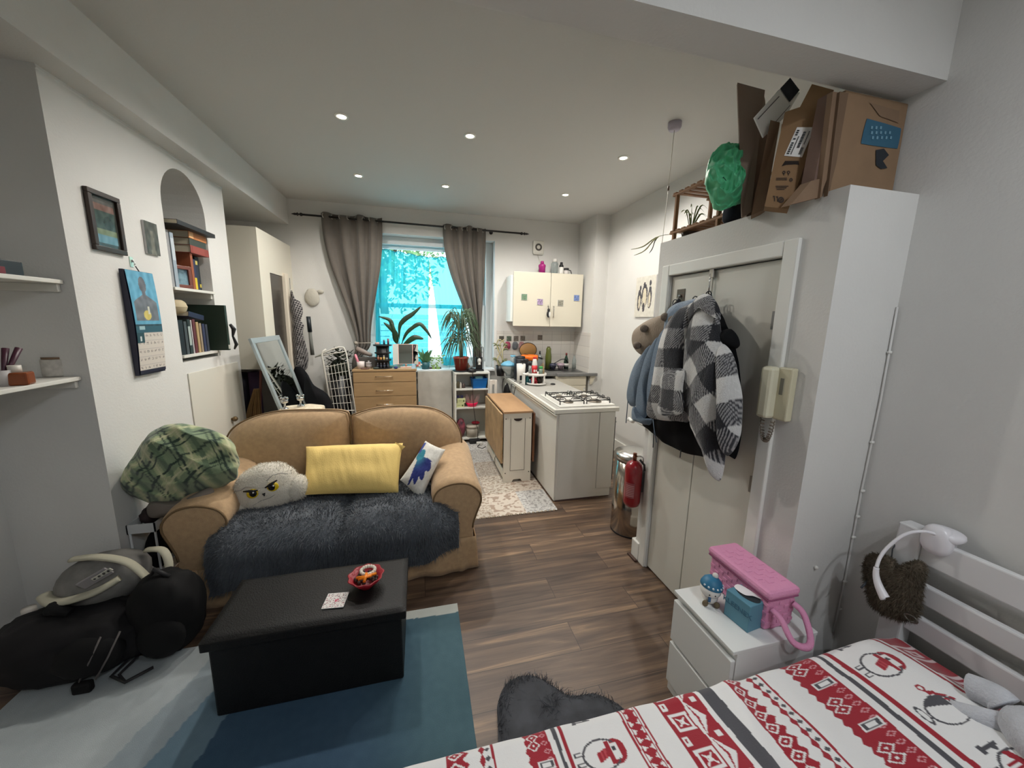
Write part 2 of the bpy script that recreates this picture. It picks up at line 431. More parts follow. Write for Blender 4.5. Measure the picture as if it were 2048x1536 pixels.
def tree(x, y, h, r, seed, label, trunkx=0.0):
    R = random.Random(seed); t = thing('garden_tree', label, 'tree', (x, y, -0.15), group='trees outside the window')
    mb = MB(); mb.tube([(0, 0, 0), (0.1, 0, h*0.35), (trunkx, 0, h*0.75)], [0.16, 0.12, 0.06], 8)
    for k in range(6):
        a = R.random()*6.28; mb.tube([(0.06, 0, h*(0.35+0.05*k)), (cos(a)*r*0.5, sin(a)*r*0.4, h*(0.55+0.06*k)), (cos(a)*r*0.9, sin(a)*r*0.7, h*(0.66+0.05*k))], [0.06, 0.04, 0.015], 6)
    mb.build('trunk', mat('bark', (84, 76, 66), 0.9, vary=0.2), t)
    mb = MB(); vs = []; fs = []
    for k in range(2200):
        d = Vector((R.gauss(0, 1), R.gauss(0, 1), R.gauss(0, 1))); d.normalize(); q = d*(R.random()**0.4)
        p = Vector((q.x*r, q.y*r*0.8, h*0.72+q.z*h*0.36)); 
        a = Vector((R.gauss(0, 1), R.gauss(0, 1), R.gauss(0, 1)-0.4)); a.normalize(); b = a.cross(d); b.normalize()
        s = 0.07+0.06*R.random(); i = len(vs)
        vs += [p-a*s, p+b*s*0.5, p+a*s, p-b*s*0.5]; fs.append((i, i+1, i+2, i+3))
    mb.add(vs, fs); mb.build('foliage', mat('leaf_green', (110, 140, 88), 0.7, vary=0.3, scale=2), t)
tree(-1.0, 11.0, 5.2, 1.9, 3, 'leafy tree outside behind the left half of the sheer curtain')
tree(3.4, 13.5, 5.6, 2.1, 4, 'leafy tree outside behind the right grey curtain', 0.3)

# ---------------------------------------------------------------- camera
cd = bpy.data.cameras.new('camera'); cam = bpy.data.objects.new('camera', cd); COL.objects.link(cam)
cd.sensor_fit = 'HORIZONTAL'; cd.sensor_width = 36.0; cd.lens = FPX/2048*36.0; cd.clip_start = 0.02
cam.matrix_world = Matrix((( _r.x, -_d.x, -_f.x, 0), (_r.y, -_d.y, -_f.y, 0), (_r.z, -_d.z, -_f.z, EYE), (0, 0, 0, 1)))
SC.camera = cam
vs_ = SC.view_settings; vs_.view_transform = 'Standard'; vs_.look = 'None'; vs_.gamma = 1.0; vs_.use_curve_mapping = False; vs_.exposure = 0.5
SC.cycles.use_denoising = True; SC.cycles.max_bounces = 7; SC.cycles.adaptive_threshold = 0.025; SC.cycles.transparent_max_bounces = 12
SC.cycles.sample_clamp_indirect = 6.0
# ================================================================ LARGE FURNITURE
def W(t): return MB(Matrix.Translation(-Vector(t.location)))
def resample(pts, n, closed=True):
    pts = [Vector(p) for p in pts]; m = len(pts); seg = []
    tot = 0; ends = m if closed else m-1
    for i in range(ends):
        l = (pts[(i+1) % m]-pts[i]).length; seg.append(l); tot += l
    out = []; i = 0; acc = 0
    cnt = n if closed else n-1
    for k in range(n):
        d = tot*k/cnt
        while i < ends-1 and acc+seg[i] < d: acc += seg[i]; i += 1
        t = (d-acc)/seg[i] if seg[i] else 0
        out.append(pts[i].lerp(pts[(i+1) % m], min(t, 1)))
    return out
def spline(pts, n, closed=True):
    """Catmull-Rom through pts"""
    P = [Vector(p) for p in pts]; m = len(P); out = []
    segs = m if closed else m-1
    for i in range(segs):
        if closed: a, b, c, d = P[i-1], P[i], P[(i+1) % m], P[(i+2) % m]
        else: a, b, c, d = P[max(i-1, 0)], P[i], P[i+1], P[min(i+2, m-1)]
        for k in range(n):
            t = k/n
            out.append(0.5*((2*b)+(c-a)*t+(2*a-5*b+4*c-d)*t*t+(3*b-a-3*c+d)*t**3))
    if not closed: out.append(P[-1])
    return out
def puff(mb, outline, thick, rings=9, pw=2.2, wr=0.0, ws=6.0, back=1.0, nrm=None, col=None, seed=0):
    """stuffed shape on a closed 3-D outline: front bulges along the normal, back against it"""
    P = [Vector(p) for p in outline]; n = len(P)
    c = sum(P, Vector())/n
    if nrm is None:
        nn = Vector()
        for i in range(n): nn += (P[i]-c).cross(P[(i+1) % n]-c)
        nn.normalize()
    else: nn = Vector(nrm).normalized()
    for side in (1, -1):
        vs = []; cs = [] if col else None
        for r in range(rings+1):
            t = (r/rings)**0.8
            h = thick*0.5*max(0.0, 1-t**pw)**0.6*(1 if side > 0 else back)
            for i in range(n):
                q = c+(P[i]-c)*t
                w = wr*nz(q+Vector((seed, seed*2, 0)), ws)*(1-t**4) if wr else 0
                vs.append(q+nn*side*(h+w))
                if col: cs.append(col(q))
        fs = []
        for r in range(rings):
            for i in range(n):
                j = (i+1) % n
                f = (r*n+i, (r+1)*n+i, (r+1)*n+j, r*n+j)
                fs.append(f if side > 0 else tuple(reversed(f)))
        mb.add(vs, fs, True, cs)
    return c, nn

# ---------------------------------------------------------------- sofa
sofam = mat('sofa_twill', (186, 155, 118), 0.85, vary=0.09, scale=35, bump=0.25, bscale=260, sheen=0.15)
pipem = mat('sofa_piping', (120, 96, 66), 0.8)
sf = thing('sofa', 'tan fabric two seater sofa with rolled arms and a floor length skirt', 'sofa', (-0.5, 2.7, 0))
def arm(xc, sx, name_front):
    # cross-section in x,z; sx = +1 outer side to the right
    pr = [(-0.10, 0.0), (-0.10, 0.40), (-0.155, 0.50), (-0.165, 0.57), (-0.12, 0.635), (-0.02, 0.665), (0.08, 0.65), (0.15, 0.59), (0.165, 0.52), (0.13, 0.42), (0.105, 0.32), (0.12, 0.14), (0.14, 0.02)]
    pr = [p[:2] for p in [tuple(v)[:2] for v in spline([(a, b, 0) for a, b in pr], 4, False)]]
    mb = W(sf); ys = [2.30, 2.315, 2.36, 2.6, 2.8, 3.0, 3.04]; sc_ = [0.95, 0.985, 1.0, 1.0, 1.02, 1.03, 1.0]
    vs = []; n = len(pr)
    for y, s in zip(ys, sc_):
        for k, (a, b) in enumerate(pr):
            w = 0.006*nz((a*4, y*3, b*4+xc), 2.0)
            rise = 0.05*smooth(2.4, 3.0, y)*smooth(0.35, 0.6, b)
            vs.append((xc+sx*a*s+w, y, b*s*0.99+rise+w))
    fs = []
    for i in range(len(ys)-1):
        for k in range(n-1):
            f = (i*n+k, i*n+k+1, (i+1)*n+k+1, (i+1)*n+k); fs.append(f if sx < 0 else tuple(reversed(f)))
    mb.add(vs, fs, True)
    mb.add(vs[:n], [tuple(range(n))], False); mb.add(vs[-n:], [tuple(range(n))], False)
    a_ = mb.build('arm', sofam, sf)
    mb = W(sf); mb.tube([(xc+sx*a*0.95, 2.297, b*0.95) for a, b in pr[4:-8]], 0.006, 6); mb.build('piping', pipem, a_)
arm(0.225, 1, ''); arm(-1.262, -1, '')
mb = W(sf); mb.lh((-1.16, 2.32, 0.05), (0.17, 3.04, 0.36), 0.02); mb.lh((-1.2, 2.95, 0.05), (0.2, 3.10, 0.80), 0.05); mb.build('frame', sofam, sf)
# skirt with folds, all round
mb = W(sf)
per = [(-1.335, 3.09), (-1.335, 2.293), (-1.10, 2.285), (0.11, 2.285), (0.345, 2.293), (0.345, 3.09)]
pr = resample([Vector((a, b, 0)) for a, b in per], 240, False)
def sk(u, v):
    i = min(int(u*239), 239); p = pr[i]; z = 0.235*(1-v)+0.004
    nrm = Vector((-0.5-p.x, 2.7-p.y, 0)); nrm = Vector((0, -1, 0)) if p.y < 2.29 else Vector((1 if p.x > 0 else -1, 0, 0))
    f = 0.006*sin(u*95)*v+0.02*v+0.008*v*nz((u*30, v, 0), 1)
    for c in (0.2055, 0.7945):
        f += 0.008*v*math.exp(-((u-c)/0.004)**2)-0.007*v*math.exp(-((u-c-0.008)/0.004)**2)
    return p+nrm*f+Vector((0, 0, z))
mb.grid(sk, 239, 6); mb.build('skirt', sofam, sf, solid=0.006)
def pillow(mb, C4, thick, nu=30, nv=22, k=2.4, pinch=0.05, fn=None, col=None):
    """stuffed four-cornered cushion: corners A, B, C, D run round the front face"""
    A, B, C_, D = [Vector(c) for c in C4]; n = (B-A).cross(D-A).normalized(); m = (A+B+C_+D)/4
    if n.dot(Vector((0, 0, EYE))-m) < 0: n = -n
    for side in (1, -1):
        def f(u, v):
            p = (A*(1-u)+B*u)*(1-v)+(D*(1-u)+C_*u)*v
            a, b = abs(2*u-1), abs(2*v-1)
            p = p+(m-p)*pinch*((1-a*a)*b**4+(1-b*b)*a**4)
            h = thick*0.5*((1-a**k)*(1-b**k))**0.5
            if fn and side > 0: h += fn(u, v)*min(1, 4*(1-a))*min(1, 4*(1-b))
            return p+n*side*h
        mb.grid(f, nu, nv, col=(col if side > 0 else (lambda u, v: rgb(126, 118, 102))) if col else None, flip=(side < 0))
    return m
def backcushion(x0, x1, zt, hi, flip):
    mb = W(sf)
    w = x1-x0
    pts = []
    if not flip: pro = [(0.0, 0.40), (-0.03, 0.62), (0.03, 0.84), (0.17, 0.945), (0.42, 1.0), (0.75, 1.0), (0.95, 0.985), (1.0, 0.93), (1.0, 0.7), (0.99, 0.45), (0.9, 0.40), (0.5, 0.38)]
    else: pro = [(0.0, 0.45), (0.0, 0.7), (0.0, 0.93), (0.05, 0.975), (0.25, 1.015), (0.5, 1.02), (0.75, 0.99), (0.93, 0.90), (1.01, 0.78), (1.01, 0.66), (0.95, 0.62), (0.93, 0.42), (0.5, 0.38)]
    o = spline([(x0+w*a, 2.93+0.07*(b-0.4), b*zt) for a, b in pro], 8)
    c, n = puff(mb, o, 0.26, 12, 3.0, wr=0.012, ws=5, nrm=(0, -1, 0.12), back=0.6)
    b = mb.build('back_cushion', sofam, sf)
    mb = W(sf); mb.tube([p+Vector((0, -0.035, 0)) for p in o], 0.006, 6, closed=True); mb.build('piping', pipem, b)
backcushion(-1.36, -0.525, 1.015, 0, False); backcushion(-0.52, 0.305, 1.0, 0, True)
for x0, x1 in ((-1.07, -0.50), (-0.49, 0.08)):
    mb = W(sf); mb.box(((x0+x1)/2, 2.62, 0.345), (x1-x0, 0.66, 0.10), 0.04); mb.build('seat_cushion', sofam, sf)

# long pile throw over both seats
throwm = mat('throw_pile', (84, 90, 97), 0.9, vary=0.18, scale=14, sheen=0.25)
tw = thing('fur_throw', 'dark grey long pile throw covering both sofa seats', 'throw', (-0.49, 2.5, 0.3))
def thr(u, v):
    x = -1.20+1.425*u
    d = abs(x+0.49)
    dip = 0.055*math.exp(-(d/0.05)**2)
    edge = smooth(0, 0.10, u)*smooth(0, 0.10, 1-u)
    L = 1.06*v
    yb = 2.83
    if L < 0.50: y = yb-L; z = 0.425+0.07*sin(PI*0.5*L/0.5)
    elif L < 0.72:
        a = (L-0.50)/0.22*PI/2; y = yb-0.50-0.17*sin(a); z = 0.36+0.135*cos(a)
    else:
        y = yb-0.67+0.06*(L-0.72); z = 0.36-(L-0.72)*0.62
    # front corners swing round in front of the arms; back corners stay between them
    bk = smooth(0.45, 0.15, v)
    x = x*(1-bk*0.14)-0.07*bk
    y += (1-edge)*0.07*smooth(0.4, 0.7, v); z -= (1-edge)*(0.05+0.04*v)
    n = 0.016*nz((x*5, y*5, z*5), 1.0)
    if L > 0.6: z += (1-smooth(0, 0.17, min(u, 1-u)))*(0.13 if u > 0.5 else 0.02)*smooth(0.6, 1.0, L)
    return Vector((x, y+0.35*dip, z-dip*(1 if L < 0.7 else 0.4)+n+0.012))
mb = W(tw); mb.grid(thr, 60, 44, flip=True); base = mb
mb.build('backing', throwm, tw, solid=0.012)
fur(base, 30000, 0.034, 0.0016, droop=0.35, lay=0.55, bias=(0, -0.35, -0.1), seed=5).build('pile', throwm, tw)

# ---------------------------------------------------------------- ottoman
leat = mat('black_leatherette', (20, 20, 20), 0.5, vary=0.15, scale=25, bump=0.25, bscale=160, spec=0.3)
ot = thing('storage_ottoman', 'long black leatherette storage ottoman standing on the blue rug', 'ottoman', (-0.49, 1.735, 0.012))
mb = W(ot); mb.lh((-0.872, 1.56, 0.012), (-0.108, 1.915, 0.35), 0.008); mb.build('body', leat, ot)
mb = W(ot)
def lidz(u, v):
    x, y = -0.893+0.806*u, 1.543+0.39*v
    e = min(u, 1-u)*0.8/0.02; e2 = min(v, 1-v)*0.39/0.02
    return Vector((x, y, 0.388+0.012*smooth(0, 1, min(e, e2))+0.004*nz((x*3, y*3, 0), 1)))
mb.grid(lidz, 50, 30); mb.lh((-0.893, 1.543, 0.345), (-0.087, 1.933, 0.388), 0.006); mb.build('lid', leat, ot)

# ---------------------------------------------------------------- rugs
rugm = painted('rug_print', 0.95, bump=0.5, bscale=500)
def wav(y, s=0.0): return 0.02*nz((y*5+s, s, 0), 1)+0.008*nz((y*22, s, 0), 1)
def rugcol(u, v):
    x = -1.78+1.966*u; y = 0.93+1.05*v
    a, b, c, d = (56, 84, 108), (108, 134, 150), (150, 162, 168), (172, 180, 182)
    n = nz((x*4, y*4, 3), 1)*7+nz((x*30, y*30, 1), 1)*4
    b1 = -0.84+0.42*(y-1.55)*0.4+wav(y)+0.10*smooth(1.3, 0.5, y)*-1     # dark blue edge
    b2 = -1.02+0.38*(y-1.5)+wav(y, 4)
    if y > 1.935-0.02+wav(x, 7)*0.6+0.0 and x > -0.5: col = (186, 190, 184)
    elif x > b1: col = mix(a, (74, 104, 114), smooth(-0.4, 0.1, x))
    elif x > b2: col = b
    elif x > b2-0.16+wav(y, 9): col = c
    else: col = d
    return rgb(*[clamp(q+n, 0, 255) for q in col])
mb = MB(); mb.grid(lambda u, v: (-1.78+1.966*u, 0.93+1.05*v, 0.011+0.0015*nz((u*9, v*9, 0), 1)), 220, 200, col=rugcol)
ec = rgb(112, 136, 138)
mb.grid(lambda u, v: (0.186, 0.93+1.05*u, 0.011*(1-v)), 60, 1, col=lambda u, v: ec, flip=True); mb.grid(lambda u, v: (-1.78+1.966*u, 1.98, 0.011*(1-v)), 60, 1, col=lambda u, v: ec)
solo('area_rug', mb, rugm, 'large short pile rug in blue and pale grey under the ottoman', 'rug')
def kcol(u, v):
    x = 0.43+0.76*u; y = 2.92+2.05*v
    i = int(x/0.30+9); j = int((y-2.92)/0.42); h = (i*7+j*13) % 5
    base = [(206, 196, 182), (190, 187, 182), (212, 200, 186), (184, 174, 162), (202, 200, 196)][h]
    ink = [(160, 142, 124), (140, 134, 130), (170, 150, 134), (136, 120, 106), (160, 157, 154)][h]
    f = 34 if h != 2 else 17
    q = nz((x*f+h*10, y*f*1.4, h), 1)+0.6*nz((x*f*2.3, y*f*2.3, h+5), 1)
    t = smooth(0.05, 0.22, abs(q) if h % 2 else q)
    return rgb(*mix(base, ink, t if h % 2 == 0 else 1-t))
mb = MB(); mb.grid(lambda u, v: (0.43+0.76*u, 2.92+2.05*v+(0.012*sin(u*120) if v == 0 else 0), 0.006), 150, 330, col=kcol); mb.grid(lambda u, v: (0.43+0.76*u, 2.92+(0.012*sin(u*120) if v == 0 else 0), 0.006*(1-v)), 150, 1, col=lambda u, v: rgb(210, 196, 172), flip=True)
solo('patchwork_rug', mb, painted('rug_thin', 0.95), 'thin beige patchwork print rug beside the kitchen island', 'rug')
# small dark sheepskin half under the bed, two lobes at the near end
sk_ = thing('sheepskin_rug', 'small dark charcoal sheepskin lying on the wood floor by the bed', 'sheepskin', (0.48, 1.02, 0))
P = [onz(990, 1470), onz(992, 1400), onz(1015, 1362), onz(1060, 1350), onz(1105, 1372), onz(1140, 1392), onz(1190, 1388), onz(1240, 1410), onz(1275, 1450), onz(1290, 1500)]
P = P+[Vector((0.72, 0.55, 0)), Vector((0.45, 0.38, 0)), Vector((0.18, 0.62, 0))]
o = spline(P, 8); c_ = sum(o, Vector())/len(o)
mb = W(sk_); puff(mb, [c_+(p-c_)*0.96+Vector((0, 0, 0.012)) for p in o], 0.06, 8, 4, nrm=(0, 0, 1), back=0.2); skm = mat('sheepskin_pile', (68, 70, 75), 0.95, vary=0.25, scale=12)
mb.build('hide', skm, sk_); fur(mb, 30000, 0.05, 0.0010, droop=0.4, lay=0.85, seed=9, keep=lambda p: p.z > 0.008).build('pile', skm, sk_)

# ---------------------------------------------------------------- bedside drawers
ws = mat('white_laminate', (224, 226, 224), 0.4)
P0 = onz(1345, 1181, 0.49); P1 = onz(1477, 1309, 0.49); P2 = onz(1628, 1258, 0.49)
BT = 0.515; Q0, Q1, Q2 = onz(1345, 1181, BT), onz(1477, 1309, BT), onz(1628, 1258, BT)
bx0, bx1 = (Q0.x+Q1.x)/2, Q2.x; by0, by1 = (Q1.y+Q2.y)/2, Q0.y
bd = thing('bedside_drawers', 'small white two drawer bedside chest with goods on top', 'drawer unit', (1.27, 1.07, 0))
mb = W(bd); mb.lh((bx0+0.022, by0, 0.0), (bx1, by1, BT-0.015), 0.002); mb.lh((bx0+0.0, by0-0.002, BT-0.015), (bx1+0.002, by1+0.002, BT), 0.002); mb.build('carcase', ws, bd)
for z0, z1 in ((0.27, BT-0.045), (0.05, 0.255)):
    mb = W(bd); mb.lh((bx0, by0+0.002, z0), (bx0+0.02, by1-0.002, z1), 0.003); mb.build('drawer', ws, bd)
mb = W(bd); mb.lh((bx0+0.012, by0+0.004, 0.0), (bx0+0.022, by1-0.004, 0.046)); mb.build('plinth', ws, bd)

# ---------------------------------------------------------------- bed
bedm = mat('bed_white', (222, 222, 222), 0.42)
bed = thing('bed', 'white painted wooden bed with slatted headboard against the right wall', 'bed', (0.8, 0.0, 0))
for y in (0.87, -0.62):
    mb = W(bed); mb.lh((1.775, y-0.035, 0), (1.838, y+0.035, 0.965), 0.006); mb.build('post', bedm, bed)
for zt, h in ((0.945, 0.105), (0.765, 0.075), (0.635, 0.075), (0.495, 0.10)):
    mb = W(bed); mb.lh((1.785, -0.585, zt-h), (1.812, 0.835, zt), 0.006); mb.build('headboard_rail', bedm, bed)
for y in (0.80, -0.60):
    mb = W(bed); mb.lh((-0.25, y-0.012, 0.2), (1.775, y+0.012, 0.33), 0.004); mb.build('side_rail', bedm, bed)
mb = W(bed); mb.lh((-0.28, -0.6, 0.12), (-0.25, 0.80, 0.42), 0.004); mb.build('foot_board', bedm, bed)
for y in (0.77, -0.57):
    mb = W(bed); mb.lh((-0.28, y-0.03, 0), (-0.22, y+0.03, 0.2)); mb.build('leg', bedm, bed)
ms = thing('mattress', 'white mattress lying in the bed under the printed duvet', 'mattress', (0.76, 0.1, 0.3))
mb = W(ms); mb.box((0.76, 0.1, 0.405), (1.98, 1.34, 0.19), 0.05); mb.build('cover', mat('mattress_white', (225, 225, 222), 0.8), ms)

# duvet: print laid out in cloth coordinates (x along the bed, y across)
def bxp(px): return onz(px, 1536-0.2567*(px-860), 0.55).x
RED, GRY, WHT = (150, 22, 40), (72, 72, 78), (222, 222, 222)
B = {k: bxp(v) for k, v in dict(a0=893, a1=935, b0=958, b1=986, c0=1047, c1=1096, g0=1107, g1=1114, h0=1120, h1=1127, z0=1243, z1=1280, w0=1318, w1=1400, s0=1409, s1=1434, t0=1462, t1=1492, u0=1506, u1=1532, v0=1578, v1=1636, i0=1650, i1=1658, j0=1666, j1=1674, k0=1762, k1=1830).items()}
def tri(t, p): t = (t/p) % 1.0; return 1-abs(2*t-1)
def penguin(px, py, kind):
    """px towards the head (+x), unit = body half length; returns colour or None"""
    if kind == 0:
        e = (px/1.0)**2+(py/0.72)**2
        if 0.78 < e < 1.0 and px < 0.75: return GRY
        if px > 0.55 and (px-0.72)**2/0.25+py**2/0.34 < 1: return RED if (px > 0.88 or abs(py) > 0.38) else ((60, 60, 66) if abs(py-0.1) < 0.10 and px < 0.72 else WHT)
        if 0.28 < px < 0.52 and abs(py) < 0.55: return RED
        if -0.3 < px < 0.35 and abs(py+0.05-px*0.3) < 0.22: return RED if (int((px+3)*9) % 2) else (176, 60, 70)
        if -1.35 < px < -0.98 and 0.12 < abs(py) < 0.34 and (abs(abs(py)-0.23) > 0.05 or px < -1.25): return GRY
    elif kind == 1:
        e = (px/0.95)**2+((py+0.05)/0.62)**2
        if e < 1.0 and py > 0.12-0.25*px and px < 0.5: return (70, 70, 76)
        if 0.80 < e < 1.0: return GRY
        if 0.35 < px < 1.05 and py > 0.25-0.15*(px-0.3) and e < 1.35: return RED if not (0.3 < py-0.0 < 0.37) else WHT
        if abs((px-0.15)**2+(py-0.95)**2-0.02) < 0.011: return RED
        if 0.1 < px < 0.5 and abs(py-0.72+0.2*px) < 0.09: return RED
        if (px-0.62)**2+(py-0.12)**2 < 0.006: return GRY
        if -1.3 < px < -0.95 and abs(((px+1.12)/0.16)**2+((py-0.1)/0.42)**2-0.7) < 0.28: return GRY
        if 0.55 < px < 0.8 and -0.98 < py < -0.55 and abs(px-0.68) < (py+0.98)*0.45: return GRY
    else:
        e = (px/0.95)**2+(py/0.72)**2
        if 0.80 < e < 1.02: return GRY
        if abs(px-0.25+0.35*py) < 0.16 and e < 1.0: return RED
        if -0.5 < px < 0.2 and abs(py-0.12) < 0.3 and e < 0.8: return RED if int((py+2)*12) % 2 else WHT
        for s in (1, -1):
            if abs(py-s*0.95) < 0.05 and -0.75 < px < 0.15: return GRY
            if (px+0.1)**2+(py-s*0.9)**2 < 0.02 or (abs(px+0.72) < 0.1 and abs(py-s*0.95) < 0.16): return GRY
            if -1.25 < px < -0.9 and abs(py-s*0.3) < 0.15 and (abs(py-s*0.3) > 0.07 or px < -1.15): return GRY
    return None
def duvcol(X, y):
    """y = distance from the far edge fold"""
    b = B
    def rel(n): return (X-b[n+'0'])/(b[n+'1']-b[n+'0'])
    c = WHT
    for n in ('a', 't'):
        r = rel(n)
        if -0.15 < r < 1.12:
            w = b[n+'1']-b[n+'0']; s = tri(y, 0.062)
            if r < 0.12 and r > 0: c = RED
            elif r >= 0.12 and r < 0.78+0.3*tri(y, 0.031):
                d = abs(r-0.42)*1.6+abs(tri(y, 0.075)-0.5)*1.5
                c = WHT if (0.45 < d < 0.68 or d < 0.14) else RED
            return c
    for n in ('b', 'u'):
        r = rel(n)
        if -0.1 < r < 1.05:
            if r > 0.88: return RED
            d = abs(r-0.6)*2.2+abs(tri(y, 0.05)-0.5)*1.7
            if d < 0.46: return GRY
            if r < 0.28+0.16*tri(y, 0.03) and r > 0.22*tri(y+0.015, 0.03): return RED
            return WHT
    for n in ('c', 'v'):
        r = rel(n)
        if -0.06 < r < 1.02:
            if r < 0.10*tri(y, 0.025) : return WHT
            d = abs(r-0.5)*1.5+abs(tri(y, 0.13)-1.0)*1.9
            m = max(abs(r-0.62)*2.0, abs(tri(y, 0.13)-1.0)*3.4)
            if m < 0.62: return WHT if (m > 0.50 or 0.16 < m < 0.30) else GRY if m > 0.30 else WHT
            d2 = abs(r-0.38)*2.4+abs(tri(y, 0.13)-0.18)*2.8
            if 0.5 < d2 < 0.66 or d2 < 0.16: return WHT
            d3 = abs(r-0.82)*3+abs(tri(y, 0.0433)-0.5)*1.4
            if 0.28 < d3 < 0.45: return (206, 150, 156)
            return RED
    for n in ('g', 'i', 's'):
        if 0 <= rel(n) <= 1: return GRY
    for n in ('h', 'j'):
        if 0 <= rel(n) <= 1: return RED
    r = rel('z')
    if 0 <= r <= 1:
        if r < 0.10 or r > 0.90: return RED
        if r < 0.17 or r > 0.83: return WHT
        q = tri(y, 0.046); s = abs(r-0.5)*2/0.66
        return WHT if abs(q-0.5)*2 > 1.12*(1-s)+0.02 and s < 0.86 and (int(y/0.023) % 2 or s > 0.5) else RED
    r = rel('w')
    if 0 <= r <= 1:
        if r < 0.04 or r > 0.97: return RED
        if r < 0.56:
            rr = r/0.56; p = 0.105; t = (y/p) % 1-0.5
            m = max(abs(rr-0.55)*2.1, abs(t)*3.2)
            if m < 0.8: return WHT if (m > 0.58 or 0.14 < m < 0.22 or (m < 0.42 and abs(abs(rr-0.55)*2.1-abs(t)*3.2) < 0.10)) else RED
            if abs(rr-0.22) < 0.12 and abs(abs(t)-0.5)*p < 0.013: return RED if abs(rr-0.22) < 0.04 and abs(abs(t)-0.5)*p < 0.005 else WHT
            return RED
        if r < 0.60: return WHT
        rr = (r-0.6)/0.4; t = tri(y, 0.105)
        if rr < 0.75*t-0.02 and not (0.2 < rr/max(t, .01) < 0.34): return WHT
        if max(abs(rr-0.62)*1.3, abs(tri(y+0.0525, 0.105)-1)*1.4) < 0.22: return WHT
        return RED
    r = rel('k')
    if r > 0:
        if r < 0.07: return RED
        if r < 0.13: return WHT
        p = 0.12; t = (y/p) % 1-0.5
        m = max(abs(r-0.5)*1.7, abs(t)*3.0)
        if m < 0.85: return (214, 190, 192) if (m > 0.55 or (m < 0.35 and m > 0.15)) else RED
        if r > 0.9 and tri(y, 0.05) > 0.5: return WHT
        return RED
    for (xa, xb, off) in ((b['h1'], b['z0'], 0), (b['j1'], b['k0'], 1)):
        if xa < X < xb:
            hw = (xb-xa)*0.5; cx = (xa+xb)/2-0.1*hw; p = 0.155
            k = math.floor(y/p); yy = (y-(k+0.5)*p)
            kd = (0, 1, 2)[(k+off*0) % 3]
            sc_ = hw*0.62
            cc = penguin((X-cx)/sc_, -yy/sc_, kd)
            if cc: return cc
    return WHT
dm = painted('duvet_print', 0.9, bump=0.15, bscale=300, sheen=0.2)
DX0, DX1 = -0.30, 1.72
def duvp(u, v):
    X = DX0+(DX1-DX0)*u; s = 1.02*v-0.20          # s<0 hangs over the far side
    fold = 0.010*nz((X*2.2+5, s*2, 0), 1)+0.006*nz((X*9-s*3, s*4, 2), 1)
    fold += 0.008*math.exp(-((X-0.94+0.35*s)/0.03)**2)-0.007*math.exp(-((X-1.0+0.35*s)/0.035)**2)
    bulge = 0.05*smooth(1.15, 1.55, X)-0.05*smooth(1.58, 1.72, X)
    if s < 0: a = smooth(0, 1, -s/0.07); y = 0.795+0.035*sin(min(1, -s/0.06)*PI/2)+0.01*sin(X*20)*(-s); z = 0.548-0.02*a-max(0, -s-0.03)*0.95
    else: y = 0.795-s; z = 0.548+0.012*smooth(0, 0.2, s)
    return Vector((X, y, z+fold+bulge*smooth(-0.15, 0.1, s)))
mb = MB(); nu, nv = 780, 360
mb.grid(duvp, nu, nv, col=lambda u, v: rgb(*duvcol(DX0+(DX1-DX0)*u+0.004*nz((u*40, v*18, 0), 1), 1.02*v-0.20)))
solo('duvet', mb, dm, 'white duvet with red and grey nordic penguin stripes on the bed', 'duvet')
mb = MB(); mb.grid(lambda u, v: (DX0+(DX1-DX0)*u, -0.02-0.6*v, 0.56-0.01*v), 40, 20, col=lambda u, v: rgb(*WHT))
# ================================================================ KITCHEN END
islm = mat('island_white', (214, 212, 204), 0.45, vary=0.02, scale=5)
stripm = mat('edge_strip', (228, 226, 216), 0.4)
workm = mat('worktop_speckle', (172, 170, 164), 0.45, vary=0.06, scale=120)
t = thing('kitchen_island', 'white kitchen counter unit running from the window wall, with the hob end facing the room', 'kitchen island', (1.5, 4.2, 0))
IX0, IX1, IY0 = 1.206, 1.795, 3.07
mb = W(t); mb.lh((IX0, IY0, 0.012), (IX1-0.005, YW_-0.005, 0.865)); mb.build('body', islm, t)
mb = W(t); mb.lh((IX0+0.02, IY0-0.012, 0.02), (1.63, IY0, 0.862), 0.002); mb.lh((1.634, IY0-0.012, 0.10), (IX1, IY0, 0.862), 0.002); mb.build('end_panel', islm, t)
mb = W(t); mb.lh((IX0-0.008, IY0-0.005, 0.868), (IX1+0.02, YW_-0.005, 0.905), 0.003); mb.build('worktop', workm, t)
mb = W(t); mb.lh((IX0-0.03, IY0-0.02, 0.872), (IX0-0.006, YW_-0.01, 0.908), 0.004); mb.lh((IX0-0.022, IY0-0.02, 0.846), (IX0, YW_-0.01, 0.858), 0.003)
mb.lh((IX0-0.03, IY0-0.026, 0.868), (IX1+0.03, IY0-0.004, 0.908), 0.004); mb.build('edge_strip', stripm, t)
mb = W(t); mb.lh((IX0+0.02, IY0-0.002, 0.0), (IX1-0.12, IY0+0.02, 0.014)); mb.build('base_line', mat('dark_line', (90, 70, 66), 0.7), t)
mb = W(t); mb.lh((IX1-0.004, IY0+0.02, 0.16), (IX1+0.028, IY0+0.58, 0.80), 0.004); mb.build('oven_door', mat('oven_black', (20, 20, 22), 0.15), t)
mb = W(t); mb.cyl((IX1+0.05, IY0+0.06, 0.74), (IX1+0.05, IY0+0.54, 0.74), 0.009); mb.build('oven_handle', mat('chrome', (200, 200, 200), 0.12, 1.0), t)
